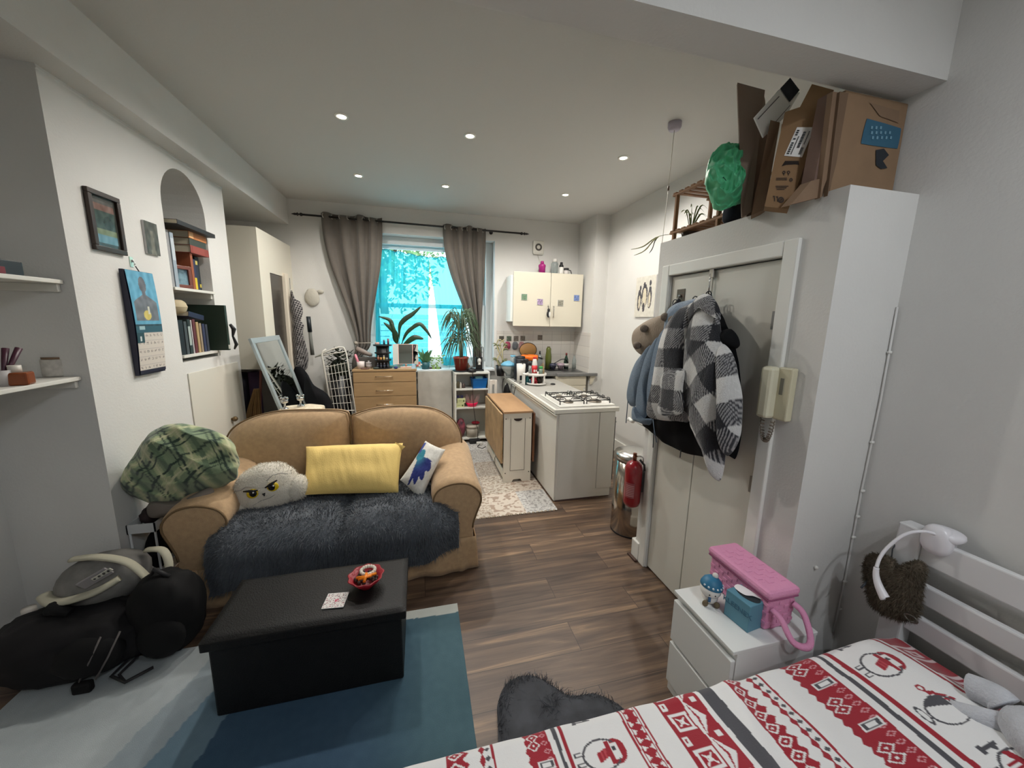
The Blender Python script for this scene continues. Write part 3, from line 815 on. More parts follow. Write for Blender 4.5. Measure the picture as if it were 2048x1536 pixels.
# a power socket strip and cables run down the side
hob = thing('gas_hob', 'white four burner gas hob with black pan supports on the island end', 'hob', (1.54, 3.43, 0.905))
hm = mat('hob_enamel', (236, 234, 226), 0.2); blk = mat('cast_black', (24, 24, 24), 0.5); brass = mat('burner_metal', (120, 112, 100), 0.4, 0.5)
mb = W(hob); mb.lh((1.255, 3.13, 0.905), (1.825, 3.70, 0.917), 0.005); mb.build('plate', hm, hob)
for i, (x, y, r) in enumerate(((1.40, 3.28, 0.045), (1.68, 3.28, 0.062), (1.40, 3.52, 0.042), (1.68, 3.52, 0.042))):
    mb = W(hob); mb.lathe([(r*1.15, 0.917), (r*1.1, 0.924), (r*0.8, 0.926), (r*0.8, 0.934), (r*0.72, 0.938), (0.001, 0.938)], (x, y, 0), 20); mb.build('burner', brass, hob)
for x0, x1 in ((1.28, 1.525), (1.555, 1.80)):
    mb = W(hob); z = 0.95
    for y in (3.19, 3.40, 3.61): mb.cyl((x0, y, z), (x1, y, z), 0.005, 8)
    for x in (x0, x1): mb.cyl((x, 3.19, z), (x, 3.61, z), 0.005, 8)
    for y in (3.28, 3.52):
        for x in (x0+0.06, x1-0.06): mb.tube([(x-0.035, y, z-0.002), (x-0.02, y, z+0.014), (x+0.02, y, z+0.014), (x+0.035, y, z-0.002)], 0.004, 6)
        mb.cyl((x0, y, z), (x0+0.075, y, z), 0.004, 6); mb.cyl((x1, y, z), (x1-0.075, y, z), 0.004, 6)
        xm = (x0+x1)/2; mb.cyl((xm, 3.19 if y < 3.4 else 3.61, z), (xm, y-0.03 if y < 3.4 else y+0.03, z), 0.004, 6)
    for x in (x0, x1):
        for y in (3.22, 3.33, 3.47, 3.58): mb.tube([(x, y-0.03, z), (x, y-0.02, z+0.016), (x, y+0.02, z+0.016), (x, y+0.03, z)], 0.004, 6)
        for y in (3.19, 3.61): mb.cyl((x, y, 0.917), (x, y, z), 0.005, 6)
    mb.build('pan_support', blk, hob)
for k in range(4):
    mb = W(hob); mb.lathe([(0.022, 0.917), (0.02, 0.945), (0.001, 0.946)], (1.36+k*0.10, 3.665, 0), 16); mb.build('knob', hm, hob)

# gateleg table folded beside the island
tbm = mat('birch_top', (174, 136, 98), 0.5, vary=0.16, scale=6, stretch=(1, 0.3, 1)); tbl = mat('birch_leaf', (172, 142, 104), 0.55, vary=0.22, scale=7)
gt = thing('gateleg_table', 'folded gateleg table with birch leaves and a white base beside the island', 'table', (0.97, 4.02, 0.007))
gx0, gx1, gy0, gy1 = 0.825, 1.122, 3.56, 4.50
mb = W(gt); mb.lh((gx0-0.005, gy0-0.012, 0.757), (gx1+0.012, gy1+0.01, 0.778), 0.003); mb.build('tabletop', tbm, gt)
for x, n in ((gx0-0.030, 0), (gx1+0.014, 1)):
    mb = W(gt); mb.lh((x, gy0+0.005 if n == 0 else gy0-0.01, 0.22), (x+0.021, gy1, 0.752), 0.003); mb.build('leaf', tbl if n == 0 else mat('birch_dark', (112, 72, 46), 0.5), gt)
mb = W(gt)
for y in (gy0, gy1-0.02):
    a = [(gx0, 0.007), (gx0+0.09, 0.007), (gx0+0.11, 0.035), (gx1-0.11, 0.035), (gx1-0.09, 0.007), (gx1, 0.007), (gx1, 0.755), (gx0, 0.755)]
    mb.prism(a, 1, y, y+0.02)
for z in (0.045, 0.20): mb.lh((gx0+0.004, gy0+0.02, z), (gx0+0.024, gy1-0.02, z+0.07)); mb.lh((gx1-0.024, gy0+0.02, z), (gx1-0.004, gy1-0.02, z+0.07))
mb.lh((gx0+0.004, (gy0+gy1)/2-0.02, 0.045), (gx0+0.024, (gy0+gy1)/2+0.02, 0.7)); mb.lh((gx0+0.02, gy0+0.02, 0.06), (gx1-0.02, gy1-0.02, 0.072)); mb.build('base', mat('table_white', (228, 222, 208), 0.45), gt)
mb = W(gt); dk = mat('groove_dark', (70, 60, 52), 0.8)
dx0, dx1 = gx0+0.07, gx1-0.07; yy = gy0-0.001
for a, b, c, d in ((dx0, 0.135, dx0+0.003, 0.70), (dx1-0.003, 0.135, dx1, 0.70), (dx0, 0.135, dx1, 0.138)): mb.lh((a, yy-0.0015, b), (c, yy+0.002, d))
mb.build('drawer_outline', dk, gt)
mb = W(gt); mb.prism([(0.973+0.045*cos(PI+PI*k/12), 0.70+0.028*sin(PI+PI*k/12)) for k in range(13)], 1, yy-0.002, yy+0.002); mb.build('finger_hole', mat('hole_dark', (40, 26, 22), 0.8), gt)
for x in (gx0+0.02, gx1-0.02):
    for z in (0.11, 0.70): mb = W(gt); mb.cyl((x, gy0-0.002, z), (x, gy0, z), 0.006, 8); mb.build('screw', dk, gt)
for i, (y, c, l, h) in enumerate(((3.72, (64, 84, 130), 'blue folded cloth stowed inside the gateleg table base nearest the room', 0.10), (4.25, (24, 92, 92), 'teal box stowed inside the gateleg table base farther from the room', 0.16))):
    mb = MB(); mb.box((0.975, y, 0.079+h/2), (0.16, 0.25, h), 0.02); solo('stowed_cloth' if i == 0 else 'stowed_box', mb, mat('stow%d' % i, c, 0.8), l, 'cloth' if i == 0 else 'box')

# ---------------------------------------------------------------- sink run
gran = mat('granite_grey', (112, 112, 110), 0.35, vary=0.15, scale=90)
SY0, SZ = 4.70, 0.985
s_ = thing('sink_unit', 'cream sink base unit with grey worktop under the wall cabinet', 'kitchen unit', (2.0, 5.0, 0))
mb = W(s_); mb.lh((IX1+0.036, SY0-0.01, SZ-0.04), (2.31, YW_-0.006, SZ), 0.006); mb.lh((2.31, SY0-0.01, SZ-0.04), (2.43, 4.74, SZ), 0.006); mb.lh((1.25, SY0+0.06, SZ-0.04), (IX1+0.036, YW_-0.006, SZ), 0.004); mb.build('worktop', gran, s_)
cx1 = ony(1172, 765, SY0+0.02).x
mb = W(s_); mb.lh((IX1+0.036, SY0+0.04, 0), (cx1, YW_-0.006, SZ-0.04)); mb.build('carcase', creamm, s_)
mb = W(s_); mb.lh((IX1+0.045, SY0+0.02, SZ-0.17), (cx1, SY0+0.04, SZ-0.045), 0.002); mb.build('drawer_front', creamm, s_)
dd = W(s_); dd.lh((IX1+0.045, SY0+0.02, 0.12), (cx1, SY0+0.04, SZ-0.176), 0.002); dd = dd.build('door', creamm, s_)
mb = W(s_); mb.cyl((cx1-0.03, SY0, 0.62), (cx1-0.03, SY0, 0.78), 0.006); mb.build('handle', mat('steel_dull', (150, 150, 148), 0.4, 0.8), dd)
mb = W(s_); mb.prism([(2.33, SZ-0.04), (2.42, SZ-0.04), (2.36, SZ-0.16), (2.33, SZ-0.16)], 1, 4.72, 4.738); mb.build('bracket', creamm, s_)
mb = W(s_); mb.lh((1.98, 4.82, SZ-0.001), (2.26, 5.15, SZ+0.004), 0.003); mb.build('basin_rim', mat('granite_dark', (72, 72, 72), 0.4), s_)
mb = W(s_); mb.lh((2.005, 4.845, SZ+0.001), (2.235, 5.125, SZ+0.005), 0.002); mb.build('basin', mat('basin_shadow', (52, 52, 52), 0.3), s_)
# tiled splashback
tl = mat('wall_tile', (214, 210, 204), 0.25)
nt = tl.node_tree; b_ = nt.nodes['Principled BSDF']; tcn = nt.nodes.new('ShaderNodeTexCoord'); bk = nt.nodes.new('ShaderNodeTexBrick'); bk.offset = 0; bk.inputs['Scale'].default_value = 1
sep = nt.nodes.new('ShaderNodeSeparateXYZ'); cmb = nt.nodes.new('ShaderNodeCombineXYZ'); nt.links.new(tcn.outputs['Object'], sep.inputs[0]); nt.links.new(sep.outputs[0], cmb.inputs[0]); nt.links.new(sep.outputs[2], cmb.inputs[1]); nt.links.new(cmb.outputs[0], bk.inputs['Vector'])
bk.inputs['Brick Width'].default_value = 0.15; bk.inputs['Row Height'].default_value = 0.15; bk.inputs['Mortar Size'].default_value = 0.003
bk.inputs['Color1'].default_value = rgb(216, 212, 204); bk.inputs['Color2'].default_value = rgb(210, 206, 200); bk.inputs['Mortar'].default_value = rgb(188, 184, 178)
nt.links.new(bk.outputs['Color'], b_.inputs['Base Color'])
mb = MB(); mb.lh((1.10, YW_-0.008, 0.90), (2.315, YW_+0.001, 1.545)); struct('trim_5', mb, tl)
mb = MB(); mb.lh((2.312, 4.755, 0.98), (2.321, YW_-0.008, 1.545)); struct('trim_6', mb, tl)
# picture tiles
tc_ = [(1003, 677, (86, 82, 74), 'dark picture tile nearest the window in the splashback row', 0), (1018, 677, (84, 98, 84), 'green picture tile second from the window in the splashback row', 1), (1032, 677, (118, 112, 104), 'grey picture tile third from the window in the splashback row', 2), (1045.5, 676.5, (104, 98, 90), 'brown picture tile fourth from the window in the splashback row', 3), (1080, 675, (116, 104, 92), 'lone picture tile in the splashback under the left wall cabinet door', 4)]
for x, y, c, l, k in tc_:
    p = ony(x, y, YW_-0.012); mb = MB(); mb.at(p); q = 0.036
    mb.grid(lambda u, v: ((u-0.5)*2*q, -0.003, (v-0.5)*2*q), 12, 12, col=lambda u, v: rgb(*[clamp(a*(0.75+0.8*abs(nz((u*3+k*3, v*3, k), 1.5))), 0, 255) for a in c])); mb.lh((-q, -0.002, -q), (q, 0.0025, q))
    solo('picture_tile', mb, painted('tile_print', 0.4), l, 'tile', 'picture tiles in the splashback')

# ---------------------------------------------------------------- wall cabinet
cab = thing('wall_cabinet', 'cream two door kitchen cabinet hung on the window wall', 'cabinet', (1.8, 5.1, 1.98))
ca, cb_, cc = ony(1028, 542, 5.0), ony(1163.5, 654, 5.0), ony(1103, 545, 5.0)
x0, x1, z0, z1 = ca.x, ony(1168.5, 549, 5.0).x-0.01, cb_.z, ca.z
mb = W(cab); mb.lh((x0-0.035, 5.02, z0+0.06), (x1, YW_-0.002, z1-0.05), 0.003); mb.build('carcase', mat('cabinet_white', (222, 226, 222), 0.4), cab)
dl = []
for a, b in ((x0, cc.x-0.003), (cc.x+0.003, x1)):
    mb = W(cab); mb.lh((a, 5.0, z0), (b, 5.02, z1), 0.004); dl.append(mb.build('door', mat('cabinet_cream', (216, 210, 192), 0.4), cab))
for x, d_ in ((cc.x-0.035, dl[0]), (cc.x+0.045, dl[1])):
    mb = W(cab); z = z0+0.13; mb.tube([(x, 5.0, z), (x, 4.972, z), (x, 4.972, z+0.15), (x, 5.0, z+0.15)], 0.006, 8); mb.build('handle', mat('chrome', (200, 200, 200), 0.12, 1.0), d_)
mg = [(1048.5, 594, (108, 136, 110), 'green square magnet on the left cabinet door near its outer edge'), (1080, 604, (150, 130, 160), 'lilac square magnet on the left cabinet door near the centre'), (1121, 606, (140, 138, 124), 'sepia square magnet on the right cabinet door near the centre'), (1153, 596, (104, 124, 172), 'blue square magnet on the right cabinet door near its outer edge')]
for k, (x, y, c, l) in enumerate(mg):
    p = ony(x, y, 4.997); mb = MB(); mb.at(p); q = 0.042
    mb.grid(lambda u, v: ((u-0.5)*2*q, -0.004, (v-0.5)*2*q), 14, 14, col=lambda u, v: rgb(*[clamp(a*(0.8+0.9*abs(nz((u*4+k*5, v*4, k), 1.5))), 0, 255) if max(abs(u-.5), abs(v-.5)) < 0.43 else 190 for a in c])); mb.lh((-q, -0.003, -q), (q, 0.002, q))
    solo('fridge_magnet', mb, painted('tile_print', 0.4), l, 'magnet', 'square magnets on the cabinet doors')
# penguin charm on the handle
p = ony(1097, 628, 4.955); pg = thing('penguin_charm', 'small black and white penguin charm hanging from the left cabinet door handle', 'charm', p)
mb = MB(); mb.ball((0, 0, 0), (0.028, 0.016, 0.05), 14, 10); mb.ball((0, 0, 0.055), (0.02, 0.016, 0.022), 12, 8); mb.build('body', mat('charm_black', (24, 24, 28), 0.6), pg)
mb = MB(); mb.ball((0.012, -0.012, -0.004), (0.014, 0.008, 0.036), 12, 8); mb.build('belly', mat('charm_white', (220, 220, 215), 0.6), pg)
mb = MB(); mb.cyl((0, 0, 0.07), (-0.004, 0.018, 0.13), 0.002, 6); mb.build('cord', mat('charm_black', (24, 24, 28), 0.6), pg)
# extractor fan
p = ony(1076, 495, YW_); fn_ = thing('extractor_fan', 'square white extractor fan on the wall above the cabinet', 'fan', p)
mb = MB(); mb.lh((-0.082, -0.03, -0.088), (0.082, 0, 0.088), 0.008); mb.lh((-0.075, -0.034, -0.10), (0.075, 0, -0.088), 0.004); mb.build('casing', mat('fan_white', (214, 212, 202), 0.4), fn_)
mb = MB(); mb.lathe([(0.05, 0.03), (0.048, 0.036), (0.028, 0.036), (0.026, 0.03)], (0, 0, 0), 28, rot=(PI/2, 0, 0), cap=False); mb.build('grille_ring', mat('fan_dark', (70, 66, 58), 0.5), fn_)
mb = MB(); mb.tube([(0, -0.01, -0.10), (0.03, -0.006, -0.2), (0.06, -0.004, -0.26)], 0.003, 6); mb.build('pull_cord', mat('fan_white', (214, 212, 202), 0.4), fn_)

# ---------------------------------------------------------------- chest of drawers, board, bookcase
oak = mat('oak_laminate', (166, 136, 98), 0.45, vary=0.07, scale=5, stretch=(1, 1, 9))
oak2 = oak
ch = thing('chest_of_drawers', 'oak effect chest of drawers with slim steel handles under the left curtain', 'chest of drawers', (-0.42, 5.0, 0))
x0, x1, y0, y1, zt = -0.80, -0.045, 4.80, 5.20, 1.065
mb = W(ch); mb.lh((x0+0.005, y0+0.02, 0.0), (x1-0.005, y1, zt-0.025)); mb.build('carcase', oak, ch)
mb = W(ch); mb.lh((x0-0.006, y0-0.004, zt-0.025), (x1+0.006, y1, zt), 0.003); mb.build('top', oak, ch)
hs = [ony(768, y, 4.79).z for y in (753, 781, 809)]
dz = (hs[0]-hs[2])/2; z = zt-0.028
bot = hs[0]-dz*0.35
edges = [zt-0.03, hs[0]-dz*0.42, hs[1]-dz*0.42, hs[2]-dz*0.42, hs[2]-dz*1.42, 0.03]
for k in range(5):
    mb = W(ch); mb.lh((x0+0.005, y0, edges[k+1]+0.003), (x1-0.005, y0+0.019, edges[k]-0.003), 0.002); dd = mb.build('drawer', oak, ch)
    hz = hs[k] if k < 3 else hs[2]-dz*(k-2); xm = ony(768, 753, 4.79).x
    mb = W(ch); mb.tube([(xm-0.10, y0, hz), (xm-0.10, y0-0.025, hz), (xm+0.10, y0-0.025, hz), (xm+0.10, y0, hz)], 0.006, 8); mb.build('handle', mat('nickel', (226, 210, 186), 0.2, 1.0), dd)
mb = MB(); mb.lh((-0.03, 5.16, 0), (0.43, 5.18, 0.985), 0.003)
solo('marbled_panel', mb, mat('marbled_grey', (206, 204, 196), 0.5, col2=(178, 176, 168), scale=3.5), 'pale grey marbled panel standing between the chest of drawers and the bookcase', 'panel')
bkm = mat('bookcase_white', (214, 214, 206), 0.45)
bk_ = thing('bookcase', 'narrow white open bookcase under the window beside the island', 'bookcase', (0.69, 5.05, 0))
bx0_, bx1_ = 0.448, 0.925; by0_, by1_ = 4.90, 5.19; bz = 0.995
s1, s2, s3 = [ony(940, y, 4.9).z for y in (778, 815, 868)]
mb = W(bk_); mb.lh((bx0_, by0_, 0), (bx0_+0.022, by1_, bz-0.02)); mb.lh((bx1_-0.022, by0_, 0), (bx1_, by1_, bz-0.02)); mb.lh((bx0_, by1_-0.008, 0), (bx1_, by1_, bz-0.02)); mb.build('carcase', bkm, bk_)
mb = W(bk_); mb.lh((bx0_-0.003, by0_-0.004, bz-0.022), (bx1_+0.003, by1_, bz), 0.002); mb.build('top', bkm, bk_)
SH = []
for z in (s1, s2, 0.075): 
    mb = W(bk_); mb.lh((bx0_+0.022, by0_+0.004, z-0.018), (bx1_-0.022, by1_-0.008, z)); mb.build('shelf', bkm, bk_); SH.append(z)

# ---------------------------------------------------------------- curtains
rodm = mat('rod_black', (22, 20, 20), 0.4)
rd = thing('curtain_rod', 'black curtain rod with spear finials above the window', 'curtain rod', (0, 5.2, 2.89))
a, b = ony(604, 429, 5.2), ony(1042, 467, 5.2)
mb = W(rd); mb.cyl(a, b, 0.012, 12); mb.build('rod', rodm, rd)
for p, s in ((a, -1), (b, 1)):
    mb = W(rd); mb.ball(p+Vector((s*0.01, 0, 0)), 0.02, 12, 8); mb.tube([p+Vector((s*q, 0, 0)) for q in (0.02, 0.035, 0.05, 0.06, 0.08, 0.12)], [0.012, 0.008, 0.022, 0.012, 0.014, 0.001], 10); mb.build('finial', rodm, rd)
for x in (-0.95, 1.0):
    mb = W(rd); mb.cyl((x, 5.2, 2.885), (x, YW_, 2.885), 0.008, 8); mb.cyl((x, YW_-0.008, 2.885), (x, YW_, 2.885), 0.025, 12); mb.build('bracket', rodm, rd)
curm = mat('curtain_taupe', (92, 86, 79), 0.85, vary=0.05, scale=20, bump=0.2, bscale=300, sheen=0.2)
def curtain(label, top, tie, bot, ztop, ztie, zbot, nf, yc, seed, yb):
    t = thing('curtain', label, 'curtain', ((top[0]+top[1])/2, yc, ztop), group='grey eyelet curtains')
    def f(u, v):
        z = ztop+(zbot-ztop)*v
        vt = (ztop-ztie)/(ztop-zbot)
        if v < vt: k = smooth(0, 1, (v/vt)**1.25); x0 = mix((top[0],), (tie[0],), k)[0]; x1 = mix((top[1],), (tie[1],), k)[0]
        else: k = smooth(0, 1, min(1, (v-vt)/(1-vt)*4.6)); x0 = mix((tie[0],), (bot[0],), k)[0]; x1 = mix((tie[1],), (bot[1],), k)[0]
        w = x1-x0
        uu = u+0.03*sin(u*7+seed)
        amp = 0.032*(0.8+0.5*smooth(0, vt, v))
        if abs(v-vt) < 0.12: amp *= 0.55+0.45*abs(v-vt)/0.12
        ph = uu*nf*2*PI
        y = yc+amp*cos(ph+0.4*sin(v*3+seed))+0.010*nz((u*4, v*5, seed), 1.5)+(yb-yc)*smooth(vt*0.5, 1, v)
        return Vector((x0+w*u+0.006*sin(2*ph), y, z+(0.012*(1-v)*sin(ph*0.5))))
    mb = W(t); mb.grid(f, 150, 90); mb.build('cloth', curm, t, solid=0.004)
    for k in range(nf*2):
        u = (k+0.5)/(nf*2); p = f(u, 0.012); p.z = ztop-0.03
        mb = W(t); mb.tube([p+Vector((0.016*sin(q*PI/8)*0.6, 0.016*sin(q*PI/8)*0.8, 0.024*cos(q*PI/8))) for q in range(16)], 0.005, 6, closed=True); mb.build('eyelet', mat('eyelet_grey', (176, 172, 166), 0.3, 0.5), t)
    return t, f
zr = 2.94
t, f = curtain('long grey eyelet curtain tied back at the left of the window', (-1.13, -0.425), (-0.80, -0.63), (-0.86, -0.815), zr, 1.36, 0.04, 4, 5.2, 1.0, 5.235)
mb = W(t); p = ony(722, 689, 5.16); mb.tube([(-0.83, 5.24, 1.375), (-0.79, 5.13, 1.37), (-0.70, 5.115, 1.372), (-0.62, 5.15, 1.372), (-0.60, 5.24, 1.375)], 0.006, 6); mb.ball((-0.79, 5.12, 1.37), 0.024, 12, 8); mb.build('tieback', mat('tie_grey', (158, 150, 138), 0.5), t)
t, f = curtain('grey eyelet curtain tied back behind the spiky potted plant', (0.335, 0.915), (0.70, 0.86), (0.74, 0.86), zr-0.025, 1.42, 1.02, 4, 5.2, 2.3, 5.245)
# sheers inside the reveal
shm = mat('sheer_turquoise', (70, 200, 222), 0.7)
nt = shm.node_tree; N = nt.nodes; L = nt.links; out = N['Material Output']
tr = N.new('ShaderNodeBsdfTranslucent'); tr.inputs['Color'].default_value = rgb(64, 190, 204); tp = N.new('ShaderNodeBsdfTransparent'); tp.inputs['Color'].default_value = rgb(150, 226, 234)
df = N.new('ShaderNodeBsdfDiffuse'); df.inputs['Color'].default_value = rgb(60, 196, 214); ms1 = N.new('ShaderNodeMixShader'); ms1.inputs[0].default_value = 0.35; ms2 = N.new('ShaderNodeMixShader'); ms2.inputs[0].default_value = 0.36
L.new(tr.outputs[0], ms1.inputs[1]); L.new(df.outputs[0], ms1.inputs[2]); L.new(ms1.outputs[0], ms2.inputs[1]); L.new(tp.outputs[0], ms2.inputs[2]); L.new(ms2.outputs[0], out.inputs['Surface'])
def sheer(label, xt0, xt1, zt0, zt1, xb0, xb1, zb, seed, nf):
    t = thing('sheer_curtain', label, 'sheer curtain', ((xt0+xt1)/2, 5.41, 2.4), group='turquoise sheer panels')
    mb = W(t)
    def f(u, v):
        x = (xt0+(xt1-xt0)*u)*(1-v)+(xb0+(xb1-xb0)*u)*v; z = (zt0+(zt1-zt0)*u)*(1-v)+zb*v
        ph = u*nf*2*PI+sin(u*9+seed)*0.8
        return Vector((x+0.012*sin(ph*0.5+v*2), 5.41+0.024*sin(ph)*(0.7+0.3*v)+0.008*nz((u*6, v*3, seed), 1), z-0.008*(1-v)*(1-cos(ph*0.5))))
    mb.grid(f, 140, 30); mb.build('cloth', shm, t)
    mb = W(t); mb.tube([f(k/40, 0)+Vector((0, 0, 0.004)) for k in range(41)], 0.005, 6); mb.build('heading', mat('sheer_hem', (40, 168, 190), 0.7), t)
q0, q1, q2 = ony(765, 499, 5.41), ony(858, 515, 5.41), ony(897, 512, 5.41)
e0, e1, e2 = ony(775, 734, 5.41), ony(858, 734, 5.41), ony(885, 734, 5.41)
sheer('wider turquoise sheer curtain panel covering the left part of the window', q0.x-0.09, q1.x, q0.z+0.02, q1.z, e0.x-0.17, e1.x, 1.03, 1.3, 9)
sheer('narrow turquoise sheer curtain panel beside the right grey curtain', q1.x+0.003, 0.62, q1.z, q2.z, e2.x, 0.70, 1.03, 4.1, 5)
# ================================================================ LEFT SIDE
shm_ = mat('shelf_white', (214, 212, 204), 0.5)
for z, lb in ((1.853, 'upper white alcove shelf with a dark box on it'), (1.375, 'lower white alcove shelf holding perfume bottles and a ribbed jar')):
    t = thing('wall_shelf', lb, 'shelf', (-1.9, 1.2, z), group='white alcove shelves')
    mb = W(t); mb.lh((-2.098, -0.3, z-0.02), (-1.685, YA0-0.004, z), 0.003); mb.build('board', shm_, t)
    mb = W(t); mb.lh((-2.098, YA0-0.024, z-0.058), (-1.70, YA0-0.004, z-0.02), 0.003); mb.lh((-2.098, -0.3, z-0.058), (-2.07, YA0-0.024, z-0.02), 0.003); mb.build('batten', shm_, t)
def lathes(name, label, cat, p, parts, group=None, seg=20, rot=None, kids=True):
    t = thing(name, label, cat, p, rot or (0, 0, 0), group)
    for nm, m, prof in parts:
        mb = MB(); mb.lathe(prof, seg=seg); mb.build(nm, m, t)
    return t
blackm = mat('black_plastic', (22, 22, 24), 0.4); glassc = mat('clear_glass', (228, 234, 234), 0.08, trans=0.85)
p = onz(25, 553, 1.853)
b = thing('dark_picture_box', 'dark box with a red printed front on the upper alcove shelf', 'box', (-1.74, 2.13, 1.853))
mb = W(b); mb.lh((-1.80, 1.98, 1.853), (-1.715, 2.20, 1.915), 0.003); mb.build('body', mat('box_navy', (26, 24, 28), 0.4), b)
mb = W(b); mb.lh((-1.716, 2.03, 1.856), (-1.7135, 2.12, 1.885), 0.001); mb.build('print', mat('box_red', (110, 20, 34), 0.5), b)
zs = 1.375
def onshelf(px, py): return onz(px, py, zs)
q = onshelf(115, 752); r = 0.048
t = thing('ribbed_jar', 'white ribbed candle jar with a wooden lid on the lower alcove shelf', 'jar', q)
mb = MB(); mb.lathe([(0.001, 0), (r*0.95, 0.002), (r, 0.01), (r, 0.085), (r*0.94, 0.088), (0.001, 0.088)], seg=64, ripple=lambda a, z: 1+0.02*sin(a*32)); mb.build('jar', mat('jar_white', (196, 192, 184), 0.7, vary=0.15, scale=40), t)
mb = MB(); mb.lathe([(r*0.9, 0.088), (r*0.9, 0.098), (0.001, 0.098)], seg=24); mb.lathe([(0.006, 0.098), (0.010, 0.112), (0.001, 0.116)], seg=12); mb.build('lid', mat('lid_wood', (120, 96, 72), 0.6), t)
amb = mat('perfume_amber', (150, 78, 40), 0.1, trans=0.3); vio = mat('perfume_violet', (108, 84, 92), 0.1, trans=0.2)
capw = mat('cap_white', (206, 200, 190), 0.4); capwd = mat('cap_wood', (156, 116, 84), 0.5)
for (px, py, w, h, m, cm, lb, sq) in ((36, 770, 0.045, 0.058, amb, capw, 'squat amber perfume bottle with white caps at the front of the lower alcove shelf', 0), (72, 750, 0.042, 0.088, vio, capwd, 'violet tinted perfume bottle with wooden cap beside the ribbed jar', 0), (88, 742, 0.03, 0.10, glassc, blackm, 'clear perfume bottle with dark cap behind the violet bottle', 0)):
    q = onshelf(px, py); t = thing('perfume_bottle', lb, 'bottle', q, (0, 0, 0.3), 'perfume bottles on the lower alcove shelf')
    mb = MB(); mb.lh((-w, -w*0.7, 0), (w, w*0.7, h), 0.008); mb.build('body', m, t)
    mb = MB(); mb.cyl((0, 0, h), (0, 0, h+0.03), 0.020 if cm != blackm else 0.008, 16); mb.build('cap', cm, t)
q = onshelf(8, 772); t = thing('brush_pot', 'dark pot of purple handled brushes at the end of the lower alcove shelf', 'brush pot', q)
mb = MB(); mb.lathe([(0.03, 0), (0.034, 0.07), (0.031, 0.07), (0.028, 0.01)], seg=18); mb.build('pot', mat('pot_grey', (176, 172, 170), 0.5), t)
for dx, dy in ((0.02, 0.07), (-0.01, 0.05)):
    mb = MB(); mb.tube([(0, 0, 0.01), (dx*0.5, dy*0.5, 0.09), (dx, dy, 0.16)], [0.006, 0.009, 0.012], 10); mb.build('brush', mat('brush_purple', (66, 30, 46), 0.4), t)

# framed picture, canvas, calendar on the chimney breast
fy0, fy1, fz0, fz1 = 2.495, 2.715, 2.025, 2.335
t = thing('framed_picture', 'dark wood framed landscape picture on the chimney breast above the calendar', 'picture', (XA, (fy0+fy1)/2, (fz0+fz1)/2))
mb = W(t); b_ = 0.026
for lo, hi in (((fy0, fz0), (fy1, fz0+b_)), ((fy0, fz1-b_), (fy1, fz1)), ((fy0, fz0+b_), (fy0+b_, fz1-b_)), ((fy1-b_, fz0+b_), (fy1, fz1-b_))): mb.lh((XA+0.001, lo[0], lo[1]), (XA+0.022, hi[0], hi[1]), 0.003)
mb.build('frame', mat('frame_dark', (50, 36, 28), 0.4), t)
def artc(u, v):
    if u < 0.1 or u > 0.9 or v < 0.07 or v > 0.93: return rgb(64, 66, 62)
    n = nz((u*6, v*6, 0), 1)*26
    c = (104, 138, 150) if v < 0.24 else (120, 128, 96) if v < 0.36 else (58, 72, 64) if v < 0.72 else (120, 92, 82) if v < 0.86 else (86, 84, 80)
    if (u-0.62)**2/0.04+(v-0.5)**2/0.02 < 1: c = (44, 56, 50)
    return rgb(*[clamp(a+n, 0, 255) for a in c])
mb = W(t); mb.grid(lambda u, v: (XA+0.008, fy0+b_+u*(fy1-fy0-2*b_), fz0+b_+v*(fz1-fz0-2*b_)), 40, 60, col=artc); mb.build('print', painted('gloss_print', 0.25), t)
y0, y1, z0, z1 = 2.90, 3.02, 2.07, 2.268
mb = MB(); mb.grid(lambda u, v: (XA+0.0145, y0+u*(y1-y0), z0+v*(z1-z0)), 24, 40, col=lambda u, v: rgb(*[clamp(a+nz((u*5, v*5, 2), 1)*30, 0, 255) for a in ((78, 78, 70) if not (abs(u-0.5) < 0.18-0.1*v and v < 0.75) else (112, 108, 94))]))
mb.lh((XA+0.001, y0, z0), (XA+0.0135, y1, z1))
solo('canvas_picture', mb, painted('tile_print', 0.4), 'small dark unframed canvas on the chimney breast left of the arched niche', 'canvas')
t = thing('wall_hook', 'clear adhesive wall hook holding up the calendar', 'hook', onx(262, 524, XA))
mb = MB(); mb.lh((0.0, -0.014, -0.03), (0.004, 0.014, 0.03), 0.003); mb.build('plate', mat('hook_plate', (196, 226, 212), 0.15), t)
mb = MB(); mb.tube([(0.004, 0, 0.012), (0.014, 0, 0.0), (0.018, 0, -0.012), (0.012, 0, -0.018)], 0.003, 8); mb.ball((0.006, 0, 0.006), 0.008, 10, 8); mb.build('hook', mat('chrome', (200, 200, 200), 0.12, 1.0), t)
cy0, cy1, cz0, cz1 = 2.655, 2.885, 1.34, 1.945; cm_ = 1.62
t = thing('wall_calendar', 'open wall calendar with a blue photo page over a month grid on the chimney breast', 'calendar', (XA, 2.76, 1.94))
def calx(v): return XA+0.03+0.012*sin(v*PI)
